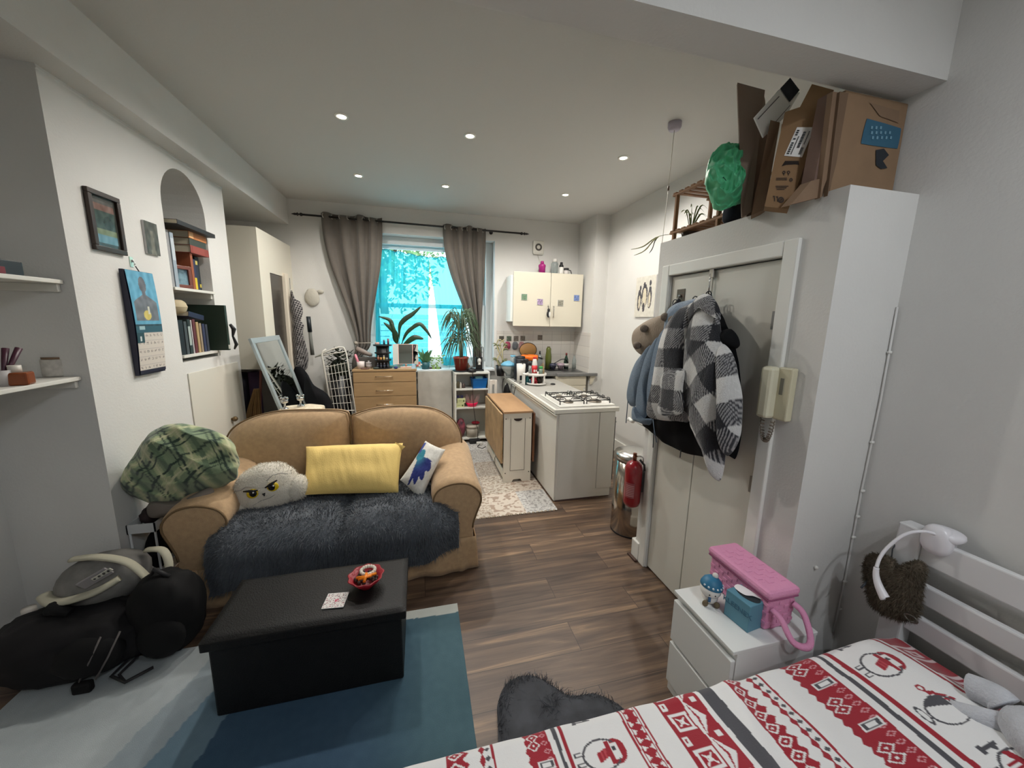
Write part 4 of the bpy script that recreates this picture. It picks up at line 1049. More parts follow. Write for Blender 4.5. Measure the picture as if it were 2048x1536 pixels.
def calc(u, v):
    if v > 0.47:
        w = (v-0.47)/0.53; n = nz((u*8, w*8, 1), 1)*22
        c = (92, 158, 186)
        x, y = (u-0.5)*1.0, w
        if (x/0.13)**2+((y-0.76)/0.15)**2 < 1: c = (96, 98, 104)
        elif abs(x) < 0.06 and 0.5 < y < 0.66: c = (98, 100, 106)
        elif y < 0.60 and abs(x) < 0.40*smooth(0.62, 0.42, y)+0.02 and y > 0.10: c = (104, 110, 116)
        if (x/0.14)**2+((y-0.20)/0.09)**2 < 1: c = (196, 180, 96)
        if abs(x-0.07) < 0.03 and 0.22 < y < 0.36: c = (206, 206, 190)
        if y < 0.03: c = (30, 60, 70)
        return rgb(*[clamp(a+n, 0, 255) for a in c])
    if v > 0.40: return rgb(40, 84, 98) if not (0.12 < u < 0.32 and v > 0.43) else rgb(150, 180, 186)
    if v > 0.30 and u < 0.27: return rgb(26, 66, 74) if not (0.1 < u < 0.17 and 0.32 < v < 0.37) else rgb(200, 206, 206)
    if v < 0.03: return rgb(24, 26, 48)
    g = (v*12.5) % 1; h = (u*7) % 1
    if 0.55 < g < 0.85 and 0.2 < h < 0.75 and nz((u*60, v*90, 0), 1) > 0.0: return rgb(120, 112, 108)
    if g < 0.06: return rgb(176, 170, 166)
    return rgb(204, 196, 186)
mb = W(t); mb.grid(lambda u, v: (calx(v), cy0+u*(cy1-cy0), cz0+v*(cz1-cz0)), 70, 170, col=calc); mb.build('pages', painted('paper_print', 0.6), t)
mb = W(t); mb.grid(lambda u, v: (calx(v)-0.006, cy0-0.004+u*(cy1-cy0+0.008), cz0-0.01+v*(cz1-cz0+0.012)), 2, 20); mb.grid(lambda u, v: (XA+0.004+u*(calx(v)-0.006-XA-0.004), cy0-0.004, cz0-0.01+v*(cz1-cz0+0.012)), 2, 20); mb.build('backing', mat('calendar_navy', (26, 28, 50), 0.5), t)
mb = W(t); mb.tube([(XA+0.03, 2.77, 1.945), (XA+0.02, 2.762, 1.975)], 0.003, 6); mb.build('cord', blackm, t)

# ---------------------------------------------------------------- book niche
for z, zf, lb in ((1.885, 1.885, 'upper white board of the arched niche with books and a framed photo'), (1.405, 1.405, 'lower white board of the arched niche carrying upright books')):
    t = thing('niche_shelf', lb, 'shelf', (XA-0.14, NC, z), group='shelves in the arched niche')
    mb = W(t); mb.lh((XB+0.002, NY0+0.003, z-0.02), (XA+0.012, NY1-0.003, z), 0.002); mb.build('board', shm_, t)
    mb = W(t); mb.lh((XB+0.002, NY1-0.023, z-0.06), (XA-0.01, NY1-0.003, z-0.02), 0.002); mb.build('batten', shm_, t)
pagem = mat('book_pages', (206, 196, 172), 0.9)
def book(y0, y1, z0, z1, xf, d, col, lb, grp, rot=None, band=None):
    """upright or flat volume: spine at x = xf facing the room"""
    c = ((xf-d/2), (y0+y1)/2, z0); t = thing('book', lb, 'book', c, rot or (0, 0, 0), grp)
    h = z1-z0; w = y1-y0; cv = mat('book_%d_%d_%d' % col, col, 0.55)
    mb = MB(); tk = 0.0025
    if h >= w:
        mb.lh((-d/2, -w/2, 0), (d/2, -w/2+tk, h)); mb.lh((-d/2, w/2-tk, 0), (d/2, w/2, h)); mb.lh((d/2-tk, -w/2+tk, 0), (d/2, w/2-tk, h)); mb.build('cover', cv, t)
        mb = MB(); mb.lh((-d/2+0.004, -w/2+tk, 0.003), (d/2-tk, w/2-tk, h-0.003)); mb.build('pages', pagem, t)
        if band: mb = MB(); mb.lh((d/2, -w/2+0.001, h*band[0]), (d/2+0.0006, w/2-0.001, h*band[1])); mb.build('spine_label', mat('label_%d_%d_%d' % band[2], band[2], 0.5), t)
    else:
        mb.lh((-d/2, -w/2, 0), (d/2, w/2, tk)); mb.lh((-d/2, -w/2, h-tk), (d/2, w/2, h)); mb.lh((d/2-tk, -w/2, tk), (d/2, w/2, h-tk)); mb.build('cover', cv, t)
        mb = MB(); mb.lh((-d/2+0.004, -w/2+0.003, tk), (d/2-tk, w/2-0.003, h-tk)); mb.build('pages', pagem, t)
        if band: mb = MB(); mb.lh((d/2, -w/2+w*band[0], 0.003), (d/2+0.0006, -w/2+w*band[1], h-0.003)); mb.build('spine_label', mat('label_%d_%d_%d' % band[2], band[2], 0.5), t)
    return t
G1, G2 = 'books on the upper niche shelf', 'books on the lower niche shelf'
ZU, ZL = 1.8855, 1.4055
book(3.140, 3.166, ZU, 2.28, XA-0.03, 0.2, (196, 198, 198), 'pale grey file at the outer end of the upper niche shelf', G1)
book(3.170, 3.196, ZU, 2.27, XA-0.02, 0.2, (150, 150, 150), 'grey file second from the picture side on the upper niche shelf', G1)
book(3.200, 3.238, ZU, 2.26, XA-0.015, 0.2, (150, 162, 172), 'blue grey box file third from the picture side on the upper niche shelf', G1, band=(0.5, 0.9, (190, 198, 204)))
for k, (c, w, h, lb) in enumerate((((86, 30, 28), 0.03, 0.24, 'dark red book behind the small framed photo'), ((112, 40, 34), 0.026, 0.23, 'brick red book behind the small framed photo'), ((60, 28, 30), 0.03, 0.235, 'maroon book behind the small framed photo'))):
    y = 3.262+0.04*k; book(y, y+w, ZU, ZU+h, XA-0.09, 0.15, c, lb, G1)
book(3.405, 3.435, ZU, ZU+0.268, XA-0.01, 0.16, (150, 82, 50), 'tall orange brown book holding up the flat stack', G1)
book(3.455, 3.485, ZU, ZU+0.23, XA-0.02, 0.16, (40, 44, 74), 'navy book with yellow base band on the upper niche shelf', G1, band=(0.02, 0.4, (214, 190, 40)))
book(3.49, 3.520, ZU, ZU+0.225, XA-0.022, 0.16, (36, 38, 56), 'dark blue book beside the navy one with a yellow top', G1, band=(0.86, 0.99, (200, 180, 90)))
book(3.545, 3.60, ZU, ZU+0.262, XA-0.05, 0.16, (18, 18, 20), 'thick black book at the far end of the upper niche shelf', G1, band=(0.1, 0.2, (190, 170, 50)))
zb = ZU+0.2685
book(3.385, 3.635, zb, zb+0.055, XA+0.01, 0.20, (140, 62, 52), 'red hardback lying at the base of the flat stack in the niche', G1, band=(0.1, 0.75, (150, 70, 60)))
book(3.390, 3.615, zb+0.0555, zb+0.105, XA+0.005, 0.20, (58, 66, 58), 'dark green hardback lying between red and orange volumes in the niche', G1)
book(3.385, 3.625, zb+0.1055, zb+0.155, XA+0.008, 0.20, (178, 112, 60), 'orange hardback lying on the dark green one in the niche', G1, band=(0.02, 0.25, (216, 170, 120)))
book(3.16, 3.655, zb+0.1557, zb+0.185, XA+0.06, 0.30, (26, 28, 30), 'large flat black volume on the very top of the niche books', G1)
t = thing('photo_frame', 'small red wood photo frame with a pale blue picture on the upper niche shelf', 'photo frame', (XA-0.02, 3.285, ZU), (0, 0, -0.3))
mb = MB(); 
for lo, hi in (((-0.075, 0), (0.075, 0.025)), ((-0.075, 0.135), (0.075, 0.16)), ((-0.075, 0.025), (-0.05, 0.135)), ((0.05, 0.025), (0.075, 0.135))): mb.lh((-0.03, lo[0], lo[1]), (0.012, hi[0], hi[1]), 0.002)
mb.build('frame', mat('frame_red', (110, 56, 42), 0.4), t)
mb = MB(); mb.lh((-0.01, -0.05, 0.025), (0.0, 0.05, 0.135)); mb.build('picture', mat('frame_blue', (150, 190, 206), 0.2, col2=(60, 84, 96), scale=12), t)
yb = 3.15
for k, (c, w, h, lb) in enumerate((((24, 30, 34), 0.055, 0.25, 'black book at the outer end of the lower niche shelf'), ((66, 72, 74), 0.032, 0.24, 'grey book second from the picture side on the lower niche shelf'), ((34, 46, 44), 0.032, 0.255, 'dark green paperback with pale lettering on the lower niche shelf'), ((206, 202, 200), 0.010, 0.25, 'thin white booklet between green and burgundy books'), ((96, 44, 48), 0.032, 0.255, 'burgundy book on the lower niche shelf'), ((172, 146, 104), 0.030, 0.235, 'tan book beside the burgundy one'), ((150, 134, 112), 0.026, 0.225, 'taupe book beside the tan one'), ((52, 58, 84), 0.032, 0.22, 'navy paperback on the lower niche shelf'), ((60, 66, 78), 0.030, 0.215, 'slate paperback next to the big green volume'))):
    book(yb, yb+w, ZL, ZL+h, XA-0.01, 0.16, c, lb, G2, band=(0.25, 0.8, (160, 170, 164)) if k == 2 else None); yb += w+0.012
book(3.59, 3.622, ZL, ZL+0.37, XA+0.095, 0.27, (30, 46, 34), 'big dark green volume sticking out at the far end of the lower niche shelf', G2, band=(0.03, 0.12, (180, 180, 170)))
book(3.28, 3.48, ZL+0.262, ZL+0.30, XA-0.005, 0.2, (30, 36, 62), 'navy hardback lying tilted across the upright lower books', G2, rot=(-0.16, 0, 0))
mb = MB(); puff(mb, [(XA-0.05+0.06*cos(a), 3.235+0.075*sin(a), 1.75) for a in [2*PI*k/24 for k in range(24)]], 0.10, 6, 3, wr=0.01, ws=14, nrm=(0, 0, 1), back=1)
solo('folded_cloth', mb, mat('cloth_beige', (182, 168, 138), 0.9), 'rolled beige cloth on top of the lower niche books', 'cloth')
mb = MB(); mb.tube([(XA+0.11, 3.625, 1.62), (XA+0.125, 3.645, 1.58), (XA+0.11, 3.65, 1.52), (XA+0.13, 3.65, 1.45), (XA+0.115, 3.64, 1.41)], [0.012, 0.018, 0.008, 0.014, 0.006], 8)
solo('hanging_strap', mb, blackm, 'black strap dangling beside the big dark green volume', 'strap')

# ---------------------------------------------------------------- the dark corner behind the sofa
for px, r, h, c, lb in ((479, 0.07, 1.10, (28, 26, 36), 'rolled black mat standing in the corner recess'), (507, 0.055, 1.11, (62, 42, 66), 'rolled purple mat standing beside the black one')):
    q = ony(px, 738, 4.42); mb = MB(); mb.lathe([(0.001, 0), (r, 0.0), (r*1.01, h*0.5), (r, h), (r*0.5, h), (r*0.45, h-0.02), (0.001, h-0.02)], (0, 0, 0), 24)
    solo('rolled_mat', mb, mat('mat_%d' % px, c, 0.85), lb, 'mat', 'rolled mats in the corner recess', loc=(q.x, 4.42, 0))
q = ony(512, 800, 4.1)
t = thing('straw_broom', 'straw broom with a red brown handle leaning between the rolled mats and the mirror', 'broom', (q.x, 4.1, 0.0))
mb = MB(); mb.cyl((-0.06, 0.02, 0.0), (0.03, 0.1, 1.15), 0.012, 8); mb.build('handle', mat('broom_red', (110, 52, 40), 0.5), t)
mb = MB()
for k in range(60):
    a = random.uniform(-1, 1); b = random.uniform(-1, 1); mb.tube([(0.015+a*0.02, b*0.02, 0.98), (-0.02+a*0.055, b*0.04, 0.78), (-0.05+a*0.085, b*0.05, 0.55)], 0.005, 4)
mb.build('bristles', mat('straw', (146, 112, 70), 0.9, vary=0.2), t)
# leaning mirror
t = thing('leaning_mirror', 'tall silver framed mirror leaning back against the corner cupboard', 'mirror', (-1.03, 4.1, 0))
tl_ = math.atan2(0.43, 1.5); hh = 1.555; y0, y1 = 3.76, 4.46
t.rotation_euler = (0, -tl_, 0)
b_ = 0.05
mb = MB()
for lo, hi in (((-0.35, 0), (0.35, b_)), ((-0.35, hh-b_), (0.35, hh)), ((-0.35, b_), (-0.35+b_, hh-b_)), ((0.35-b_, b_), (0.35, hh-b_))): mb.lh((-0.012, lo[0], lo[1]), (0.012, hi[0], hi[1]), 0.003)
mb.build('frame', mat('mirror_frame', (172, 182, 184), 0.3, 0.4), t)
mb = MB(); mb.lh((-0.008, -0.35+b_, b_), (0.002, 0.35-b_, hh-b_)); mb.build('glass', mat('mirror_glass', (215, 222, 220), 0.02, 1.0), t)
# cloth-draped side table with silver ornaments
lace = mat('lace_cloth', (226, 218, 196), 0.85, col2=(196, 178, 150), scale=26)
t = thing('draped_side_table', 'small table under a cream lace cloth behind the sofa', 'side table', (-1.03, 3.50, 0))
mb = W(t); 
def drp(u, v):
    a = 2*PI*u; r = min(1.0, v*1.8)
    ex, ey = 0.165, 0.16
    cx_, sx_ = cos(a), sin(a); k = 1/max(abs(cx_), abs(sx_))
    x, y = ex*cx_*k*r, ey*sx_*k*r
    dn = max(0, v-0.5556)/0.4444
    return Vector((-1.03+x*(1+0.08*dn*(1+0.5*sin(a*9))), 3.50+y*(1+0.06*dn*(1+0.5*sin(a*9))), 0.905-0.35*dn-0.012*smooth(0.45, 0.56, v)+0.012*nz((x*9, y*9, 0), 1)))
mb.grid(drp, 80, 30, flip=True); mb.build('cloth', lace, t)
mb = W(t); mb.lh((-1.18, 3.36, 0.86), (-0.88, 3.64, 0.885)); mb.build('tabletop', mat('table_dark', (70, 50, 40), 0.5), t)
for x in (-1.16, -0.90):
    for y in (3.38, 3.62): mb = W(t); mb.cyl((x, y, 0), (x, y, 0.86), 0.016, 8); mb.build('leg', mat('table_dark', (70, 50, 40), 0.5), t)
for px, py, lb in ((563, 818, 'silver clustered candle holder at the left end of the lace covered table'), (597, 808, 'silver lidded ornament in the middle of the lace covered table')):
    q = Vector((-1.13 if px < 580 else -1.035, 3.46 if px < 580 else 3.56, 0.908)); t = thing('silver_ornament', lb, 'ornament', q, group='silver ornaments on the lace cloth')
    cm2 = mat('chrome', (200, 200, 200), 0.12, 1.0)
    mb = MB(); mb.lathe([(0.03, 0), (0.028, 0.01), (0.008, 0.02), (0.008, 0.05), (0.028, 0.06), (0.03, 0.085), (0.001, 0.09)], seg=18); mb.build('stem', cm2, t)
    for k in range(4): mb = MB(); mb.ball((0.022*cos(k*PI/2), 0.022*sin(k*PI/2), 0.098), 0.012, 10, 8); mb.build('cup', cm2, t)

# things hung at the corner cupboard
hk = thing('hanging_scarf', 'black and white houndstooth scarf hanging beside the corner cupboard door', 'scarf', (-1.40, 5.06, 2.0))
def colsc(q):
    a = int(math.floor(q.y*52+q.z*22)) % 2; b = int(math.floor(q.z*52-q.y*22)) % 2
    return rgb(150, 146, 144) if a != b else rgb(26, 26, 32)
P = [(583, 580), (590, 597), (600, 604), (606, 622), (602, 640), (608, 652), (606, 668), (612, 690), (617, 712), (613, 738), (592, 744), (586, 690), (584, 640), (580, 610)]
o = [p for p in spline([ony(x, y, 5.0) for x, y in P], 10)]
mb = W(hk); puff(mb, o, 0.12, 40, 3, wr=0.012, ws=16, nrm=(0.3, -1, 0.1)
     , col=None)
for i, v in enumerate(mb.v): mb.col[i] = colsc(Vector((v.z, v.x, v.z)))
mb.build('cloth', painted('scarf_print', 0.9), hk)
mb = W(hk); mb.tube([ony(581, 600, 5.0), ony(581, 585, 5.02), ony(579, 556, 5.03)], 0.004, 6); mb.build('hook', mat('chrome', (200, 200, 200), 0.12, 1.0), hk)
cbm = mat('coat_black', (13, 13, 16), 0.85, vary=0.3, scale=10, spec=0.2)
for P, Y, th, lb in (([(588, 738), (600, 733), (613, 745), (622, 762), (632, 790), (636, 812), (640, 835), (600, 850), (594, 800), (590, 765)], 4.82, 0.16, 'long black coat hanging below the houndstooth scarf'),
                     ([(612, 748), (628, 770), (650, 784), (662, 800), (668, 826), (660, 845), (630, 845), (618, 815), (608, 790)], 4.42, 0.2, 'black bag slumped in front of the drying rack')):
    nm = 'black_coat' if 'coat' in lb else 'black_bag'
    o = spline([ony(x, y, Y) for x, y in P], 8); bot = Vector((ony(P[len(P)//2+1][0], 800, Y).x, Y, 0.25))
    t = thing(nm, lb, 'coat' if 'coat' in lb else 'bag', (o[0].x, Y, o[0].z))
    mb = W(t); puff(mb, o, th, 12, 2.5, wr=0.02, ws=7, nrm=(0.2, -1, 0)); mb.build('body', cbm, t)
    q = ony(P[3][0]+2, P[3][1]+18, Y-0.1); mb = W(t); mb.tube([q, q+Vector((0.02, -0.01, -0.05)), q+Vector((0.05, 0, -0.07))], 0.004, 6); mb.build('buckle', mat('steel_dull', (150, 150, 148), 0.4, 0.8), t)
t = thing('umbrella', 'black handled umbrella hanging upright behind the black coat', 'umbrella', ony(617, 650, 5.15))
a, b, c = ony(616.5, 633, 5.15), ony(620, 664, 5.15), ony(625, 710, 5.15)
mb = W(t); mb.cyl(a, b, 0.026, 12); mb.build('handle', mat('umbrella_dark', (26, 34, 40), 0.4), t)
mb = W(t); mb.cyl(b, c, 0.020, 12, 0.024); mb.build('canopy', mat('umbrella_grey', (108, 110, 104), 0.7), t)
# drying rack
wire = mat('wire_white', (214, 210, 200), 0.4)
t = thing('drying_rack', 'folded white wire drying rack standing left of the tied curtain', 'drying rack', (-1.0, 4.6, 0))
a, b, c, d = ony(643, 704, 4.62), ony(690, 691, 4.62), ony(712, 830, 4.62), ony(664, 830, 4.62)
def L4(u, v): return (a*(1-u)+b*u)*(1-v)+(d*(1-u)+c*u)*v
bo = 1.9
mb = W(t)
mb.tube([L4(0, bo), L4(0, 0.05), L4(0.05, 0.0), L4(0.2, -0.02)], 0.011, 8); mb.tube([L4(1, bo), L4(1, 0.1), L4(0.93, 0.02), L4(0.75, 0), L4(0.5, 0.0), L4(-0.3, 0.05)], 0.009, 8)
mb.tube([L4(-0.3, 0.05)+Vector((0, .05, 0)), L4(0.9, 0.08)+Vector((0, 0.05, 0))], 0.007, 6)
mb.build('frame', wire, t)
mb = W(t)
for k in range(1, 7): mb.cyl(L4(k/7, 0.22), L4(k/7, bo-0.05), 0.003, 5)
for k in range(14): v = 0.24+k*0.115; mb.cyl(L4(0, v), L4(1, v), 0.003 if k != 6 else 0.006, 5)
mb.build('wire_grid', wire, t)
# dark foliage pot behind the rack
t = thing('potted_shrub', 'dark leafy plant in a black pot behind the drying rack', 'plant', (-0.98, 5.0, 0))
mb = MB(); mb.lathe([(0.10, 0), (0.12, 0.98), (0.115, 0.98), (0.10, 0.93)], seg=20); mb.build('pot', blackm, t)
mb = MB(); R = random.Random(4)
for k in range(320):
    a = R.random()*6.28; r = R.random()*0.15; p = Vector((r*cos(a), r*sin(a)*0.8, 0.95+R.random()*0.33)); d = Vector((cos(a), sin(a), R.uniform(-0.5, 0.8)))*0.07; s = d.cross(Vector((0, 0, 1)))*0.25
    mb.add([p, p+d*0.5+s, p+d, p+d*0.5-s], [(0, 1, 2, 3)])
mb.ball((0, 0, 1.04), (0.12, 0.10, 0.13), 16, 12, fn=lambda q: 1+0.25*nz(q*3)); mb.build('foliage', mat('foliage_dark', (34, 42, 28), 0.6, vary=0.3), t)
# wall mask
q = ony(625, 595, YW_)
t = thing('wall_mask', 'pale oval plaster ornament on the window wall left of the curtain', 'ornament', q)
mb = MB(); mb.ball((0, -0.012, 0), (0.085, 0.03, 0.11), 18, 12, fn=lambda q: 1+0.12*nz(q*3)); mb.build('body', mat('plaster', (190, 186, 174), 0.8, bump=0.4, bscale=40), t)
mb = MB(); mb.ball((0.1, -0.01, 0.075), (0.04, 0.02, 0.025), 12, 8); mb.build('bow', mat('plaster', (190, 186, 174), 0.8), t)

# ---------------------------------------------------------------- on the sofa
def quad_outline(c4, n=14, pinch=0.06, ear=0.02):
    """cushion outline from four corner points, edges drawn in slightly"""
    c4 = [Vector(c) for c in c4]; m = sum(c4, Vector())/4; out = []
    for i in range(4):
        a, b = c4[i], c4[(i+1) % 4]
        for k in range(n):
            s = k/n; p = a.lerp(b, s); out.append(p+(m-p)*pinch*4*s*(1-s))
    return out
ym = mat('cushion_yellow', (246, 213, 128), 0.75, bump=0.2, bscale=120, sheen=0.1)
C4 = [ony(605, 990, 2.52), ony(797, 986, 2.52), ony(806, 886, 2.74), ony(612, 893, 2.76)]
t = thing('yellow_pillow', 'large pale yellow pillow propped against the sofa back', 'pillow', sum(C4, Vector())/4)
mb = W(t); pillow(mb, [C4[0], C4[1], C4[2], C4[3]], 0.17, 60, 36, 2.6, 0.03, fn=lambda u, v: 0.004*nz((u*9, v*1.2, 0), 1)+0.005*(1-2*abs(nz((u*11+v*2.0, v*0.8, 3), 1)))+0.012*nz((u*3, v*3, 7), 1))
mb.build('body', ym, t)
q = ony(806, 888, 2.74); mb = W(t); e = [ony(790, 884, 2.73), ony(811, 893, 2.70), ony(795, 908, 2.71)]; puff(mb, [e[0], e[1], e[2]], 0.03, 3, nrm=(0, -1, 0.2)); mb.build('flap', ym, t)
# bird cushion
C4 = [ony(800, 960, 2.50), ony(840, 1006, 2.42), ony(891, 899, 2.62), ony(851, 881, 2.70)]
t = thing('bird_cushion', 'small white cushion with a blue winged bird print beside the right sofa arm', 'cushion', sum(C4, Vector())/4)
A_, B_, D_ = Vector(C4[0]), Vector(C4[1]), Vector(C4[3])
eu = (B_-A_); ev = (D_-A_)
def colb(p):
    u, v = p
    c = (216, 214, 206)
    # wing: fan below the body; body and head up the left side
    wx, wy = u-0.10, v-0.60
    a = math.atan2(wy, wx); r = math.hypot(wx*0.9, wy)
    if -1.25 < a < 0.05 and r < 0.62*(0.80+0.20*abs(sin(a*9))): c = mix((40, 120, 140), (36, 48, 120), smooth(0.08, 0.42, r))
    if (wx-0.06)**2/0.02+(wy-0.02)**2/0.02 < 1: c = (44, 130, 150)
    if u < 0.09 and 0.66 < v < 0.95: c = (64, 80, 150)
    n = nz((u*20, v*26, 0))*14
    return rgb(*[clamp(q+n, 0, 255) for q in c])
mb = W(t); pillow(mb, C4, 0.15, 50, 60, 2.4, 0.07, fn=lambda u, v: 0.006*nz((u*5, v*6, 2), 1), col=lambda u, v: colb((u, v)))
mb.build('body', painted('cushion_print', 0.8), t)
# owl plush
plm = mat('plush_white', (214, 208, 194), 0.95, vary=0.05, scale=20, bump=0.5, bscale=110, sheen=0.3)
oc = ony(538, 965, 2.50); oc = Vector((oc.x-0.035, 2.56, 0.60))
t = thing('owl_plush', 'white owl shaped plush cushion with yellow eyes on the left sofa seat', 'plush toy', oc, (0.0, -0.26, 0.12))
s = 1.0
def owlfn(q):
    k = 1.0+0.10*smooth(0.5, 1, q.z)*(1-abs(q.x)) - 0.10*smooth(0.2, -1, q.z)*0
    return k*(1+0.03*nz(q*3))
mb = MB(); mb.ball((0, 0, -0.01), (0.185, 0.12, 0.15), 36, 24, fn=owlfn, p=0.85); body = mb; mb.build('body', plm, t)
fur(body, 5000, 0.012, 0.0012, droop=0.2, lay=0.8, seed=3).build('pile', plm, t)
for sx in (-1, 1):
    mb = MB(); mb.ball((sx*0.165, -0.03, -0.06), (0.07, 0.075, 0.085), 18, 12, rot=(0, sx*0.5, 0), fn=lambda q: 1+0.06*nz(q*3)); w_ = mb.build('wing', plm, t)
    mb2 = fur(mb, 1200, 0.012, 0.0012, droop=0.2, lay=0.8, seed=8); mb2.build('pile', plm, w_)
# low front pouch
mb = MB(); mb.ball((-0.16, -0.06, -0.11), (0.07, 0.06, 0.06), 16, 10); mb.build('foot', plm, t)
eb = mat('eye_black', (14, 14, 16), 0.15); ey = mat('eye_yellow', (214, 186, 20), 0.2); ew = mat('eye_white', (240, 240, 238), 0.2); eg = mat('embroidery_grey', (150, 148, 142), 0.9)
for sx in (-1, 1):
    x = 0.012+sx*0.056; z = 0.030
    mb = MB(); mb.ball((x, -0.116, z), (0.033, 0.012, 0.030), 20, 12); e = mb.build('eye', ey, t)
    mb = MB(); mb.ball((x+0.004*sx*-1, -0.123, z+0.003), (0.021, 0.009, 0.023), 18, 10); mb.build('pupil', eb, e)
    mb = MB(); mb.ball((x+0.010, -0.132, z+0.010), 0.005, 8, 6); mb.build('glint', ew, e)
    mb = MB(); mb.tube([(x-sx*0.036, -0.128, z+0.014), (x, -0.130, z+0.024), (x+sx*0.038, -0.121, z+0.034)], [0.004, 0.009, 0.004], 8); mb.build('eyelid', eb, e)
mb = MB(); mb.tube([(0.012, -0.124, 0.012), (0.012, -0.130, -0.006)], [0.010, 0.002], 8); mb.build('beak', eb, t)
mb = MB()
for pts in ([(-0.16, 0.05), (-0.13, 0.075), (-0.10, 0.07), (-0.06, 0.085), (-0.02, 0.07)], [(0.05, 0.08), (0.09, 0.10), (0.13, 0.09), (0.16, 0.065)], [(-0.12, -0.035), (-0.07, -0.045), (-0.02, -0.03), (0.03, -0.032), (0.08, -0.02), (0.12, -0.022)]):
    mb.tube([(a, -0.121+0.12*(abs(a)/0.2)**2*0.6, b) for a, b in pts], 0.0022, 5)
mb.build('stitched_line', eg, t)
# green tartan blanket heaped over the left arm
def tart(p):
    s_ = p.z*0.75+p.y*0.66; fx, fy = 0.05*nz(p*2.6), 0.05*nz(p*2.6+Vector((3, 3, 3))); a, b = p.x*0.85+s_*0.53+fx, -p.x*0.53+s_*0.85+fy
    c = (126, 144, 112)
    def band(t, o, w): return abs(((t+o) % 0.17)-0.085) < w
    if band(a, 0, 0.018) or band(b, 0, 0.018): c = (170, 178, 136)
    if band(a, 0.045, 0.006) or band(b, 0.045, 0.006): c = (48, 66, 56)
    if band(a, -0.045, 0.012): c = (98, 118, 92)
    if band(b, -0.045, 0.005): c = (44, 62, 52)
    if band(a, 0.0, 0.004) or band(b, 0.0, 0.004): c = (196, 196, 158)
    if band(a, 0.068, 0.003) or band(b, 0.068, 0.003): c = (52, 70, 58)
    return rgb(*c)
P = [(262, 985), (268, 935), (300, 895), (330, 868), (390, 860), (440, 870), (470, 890), (482, 935), (470, 965), (430, 985), (380, 1005), (340, 1018), (300, 1008)]
o = spline([ony(x, y, 2.5) for x, y in P], 9)
t = thing('tartan_blanket', 'crumpled green tartan blanket heaped over the left sofa arm', 'blanket', sum(o, Vector())/len(o))
mb = W(t); puff(mb, o, 0.46, 46, 2.0, nrm=(0.1, -0.75, 0.66), back=0.9)
L_ = Vector(t.location)
for i, v in enumerate(mb.v):
    q = v*1.0
    r = 1-abs(nz(q*3.0+Vector((1, 7, 3)), 1.0))*2
    r2 = 1-abs(nz(Vector((q.x*3+q.z*4, q.y*5, q.z*2)), 1.6))*2
    k = 0.045*r+0.04*r2+0.008*nz(q*9)
    mb.col[i] = tart(q)
    mb.v[i] = q+Vector((0.1, -0.75, 0.66))*k
mb.build('cloth', painted('tartan_print', 0.95, bump=0.3, bscale=260, sheen=0.3), t)
# grey cloth under it
mb = MB(); o = spline([ony(x, y, 2.42) for x, y in ((300, 1005), (360, 1000), (420, 975), (428, 1000), (405, 1022), (350, 1030), (300, 1035))], 8)
puff(mb, o, 0.14, 10, 2.4, wr=0.012, ws=14, nrm=(0.1, -1, 0.3)); solo('grey_cloth', mb, mat('cloth_greybrown', (118, 110, 102), 0.9), 'grey brown cloth bunched under the tartan blanket', 'cloth')

# ---------------------------------------------------------------- trolley, bags and bottle on the left
tm = mat('trolley_white', (206, 208, 208), 0.45)
TY = 2.40
t = thing('storage_trolley', 'slim white metal trolley squeezed between the sofa arm and the wall', 'trolley', (-1.58, 2.5, 0))
tx0, tx1 = ony(252, 1058, TY).x, ony(309, 1050, TY).x; ty1 = 2.62
for z in (0.505, 0.205, 0.05):
    mb = W(t); h = 0.055
    mb.lh((tx0, TY, z-h), (tx1, TY+0.006, z)); mb.lh((tx0, ty1-0.006, z-h), (tx1, ty1, z)); mb.lh((tx0, TY, z-h), (tx0+0.006, ty1, z)); mb.lh((tx1-0.006, TY, z-h), (tx1, ty1, z)); mb.lh((tx0+0.006, TY+0.006, z-h), (tx1-0.006, ty1-0.006, z-h+0.006)); mb.build('basket', tm, t)
for x in (tx0+0.008, tx1-0.008):
    for y in (TY+0.01, ty1-0.01):
        mb = W(t); mb.cyl((x, y, 0.0), (x, y, 0.5), 0.006, 8); mb.build('post', tm, t)
mb = MB(); mb.ball(((tx0+tx1)/2, 2.51, 0.515), (0.05, 0.075, 0.055), 16, 10, fn=lambda q: 1+0.2*nz(q*2)); solo('dark_pouch', mb, mat('pouch_dark', (44, 30, 32), 0.7), 'dark brown pouch in the top basket of the slim trolley', 'pouch')
mb = MB(); mb.ball(((tx0+tx1)/2+0.005, 2.51, 0.29), (0.055, 0.08, 0.125), 16, 12, fn=lambda q: 1+0.06*nz(q*2)); solo('black_helmet_bag', mb, mat('bag_black', (9, 9, 10), 0.8, spec=0.3), 'rounded black bag in the middle basket of the slim trolley', 'bag')
bagm = mat('bag_charcoal', (17, 16, 18), 0.8, vary=0.3, scale=9, spec=0.3); bagb = mat('bag_black', (9, 9, 10), 0.8, spec=0.3)
strap = mat('strap_black', (30, 30, 32), 0.6)
t = thing('travel_backpack', 'big black travel backpack lying on the pale end of the rug by the wall', 'backpack', (-1.62, 1.98, 0.012))
mb = MB(); mb.ball((0, 0, 0.15), (0.30, 0.17, 0.15), 40, 24, fn=lambda q: 1+0.10*nz(q*2.2)+0.05*nz(q*6), p=0.75); mb.build('body', bagm, t)
mb = MB(); mb.ball((0.13, -0.12, 0.15), (0.13, 0.07, 0.10), 24, 14, rot=(0, 0, 0.1), fn=lambda q: 1+0.06*nz(q*4)); mb.build('front_pocket', bagb, t)
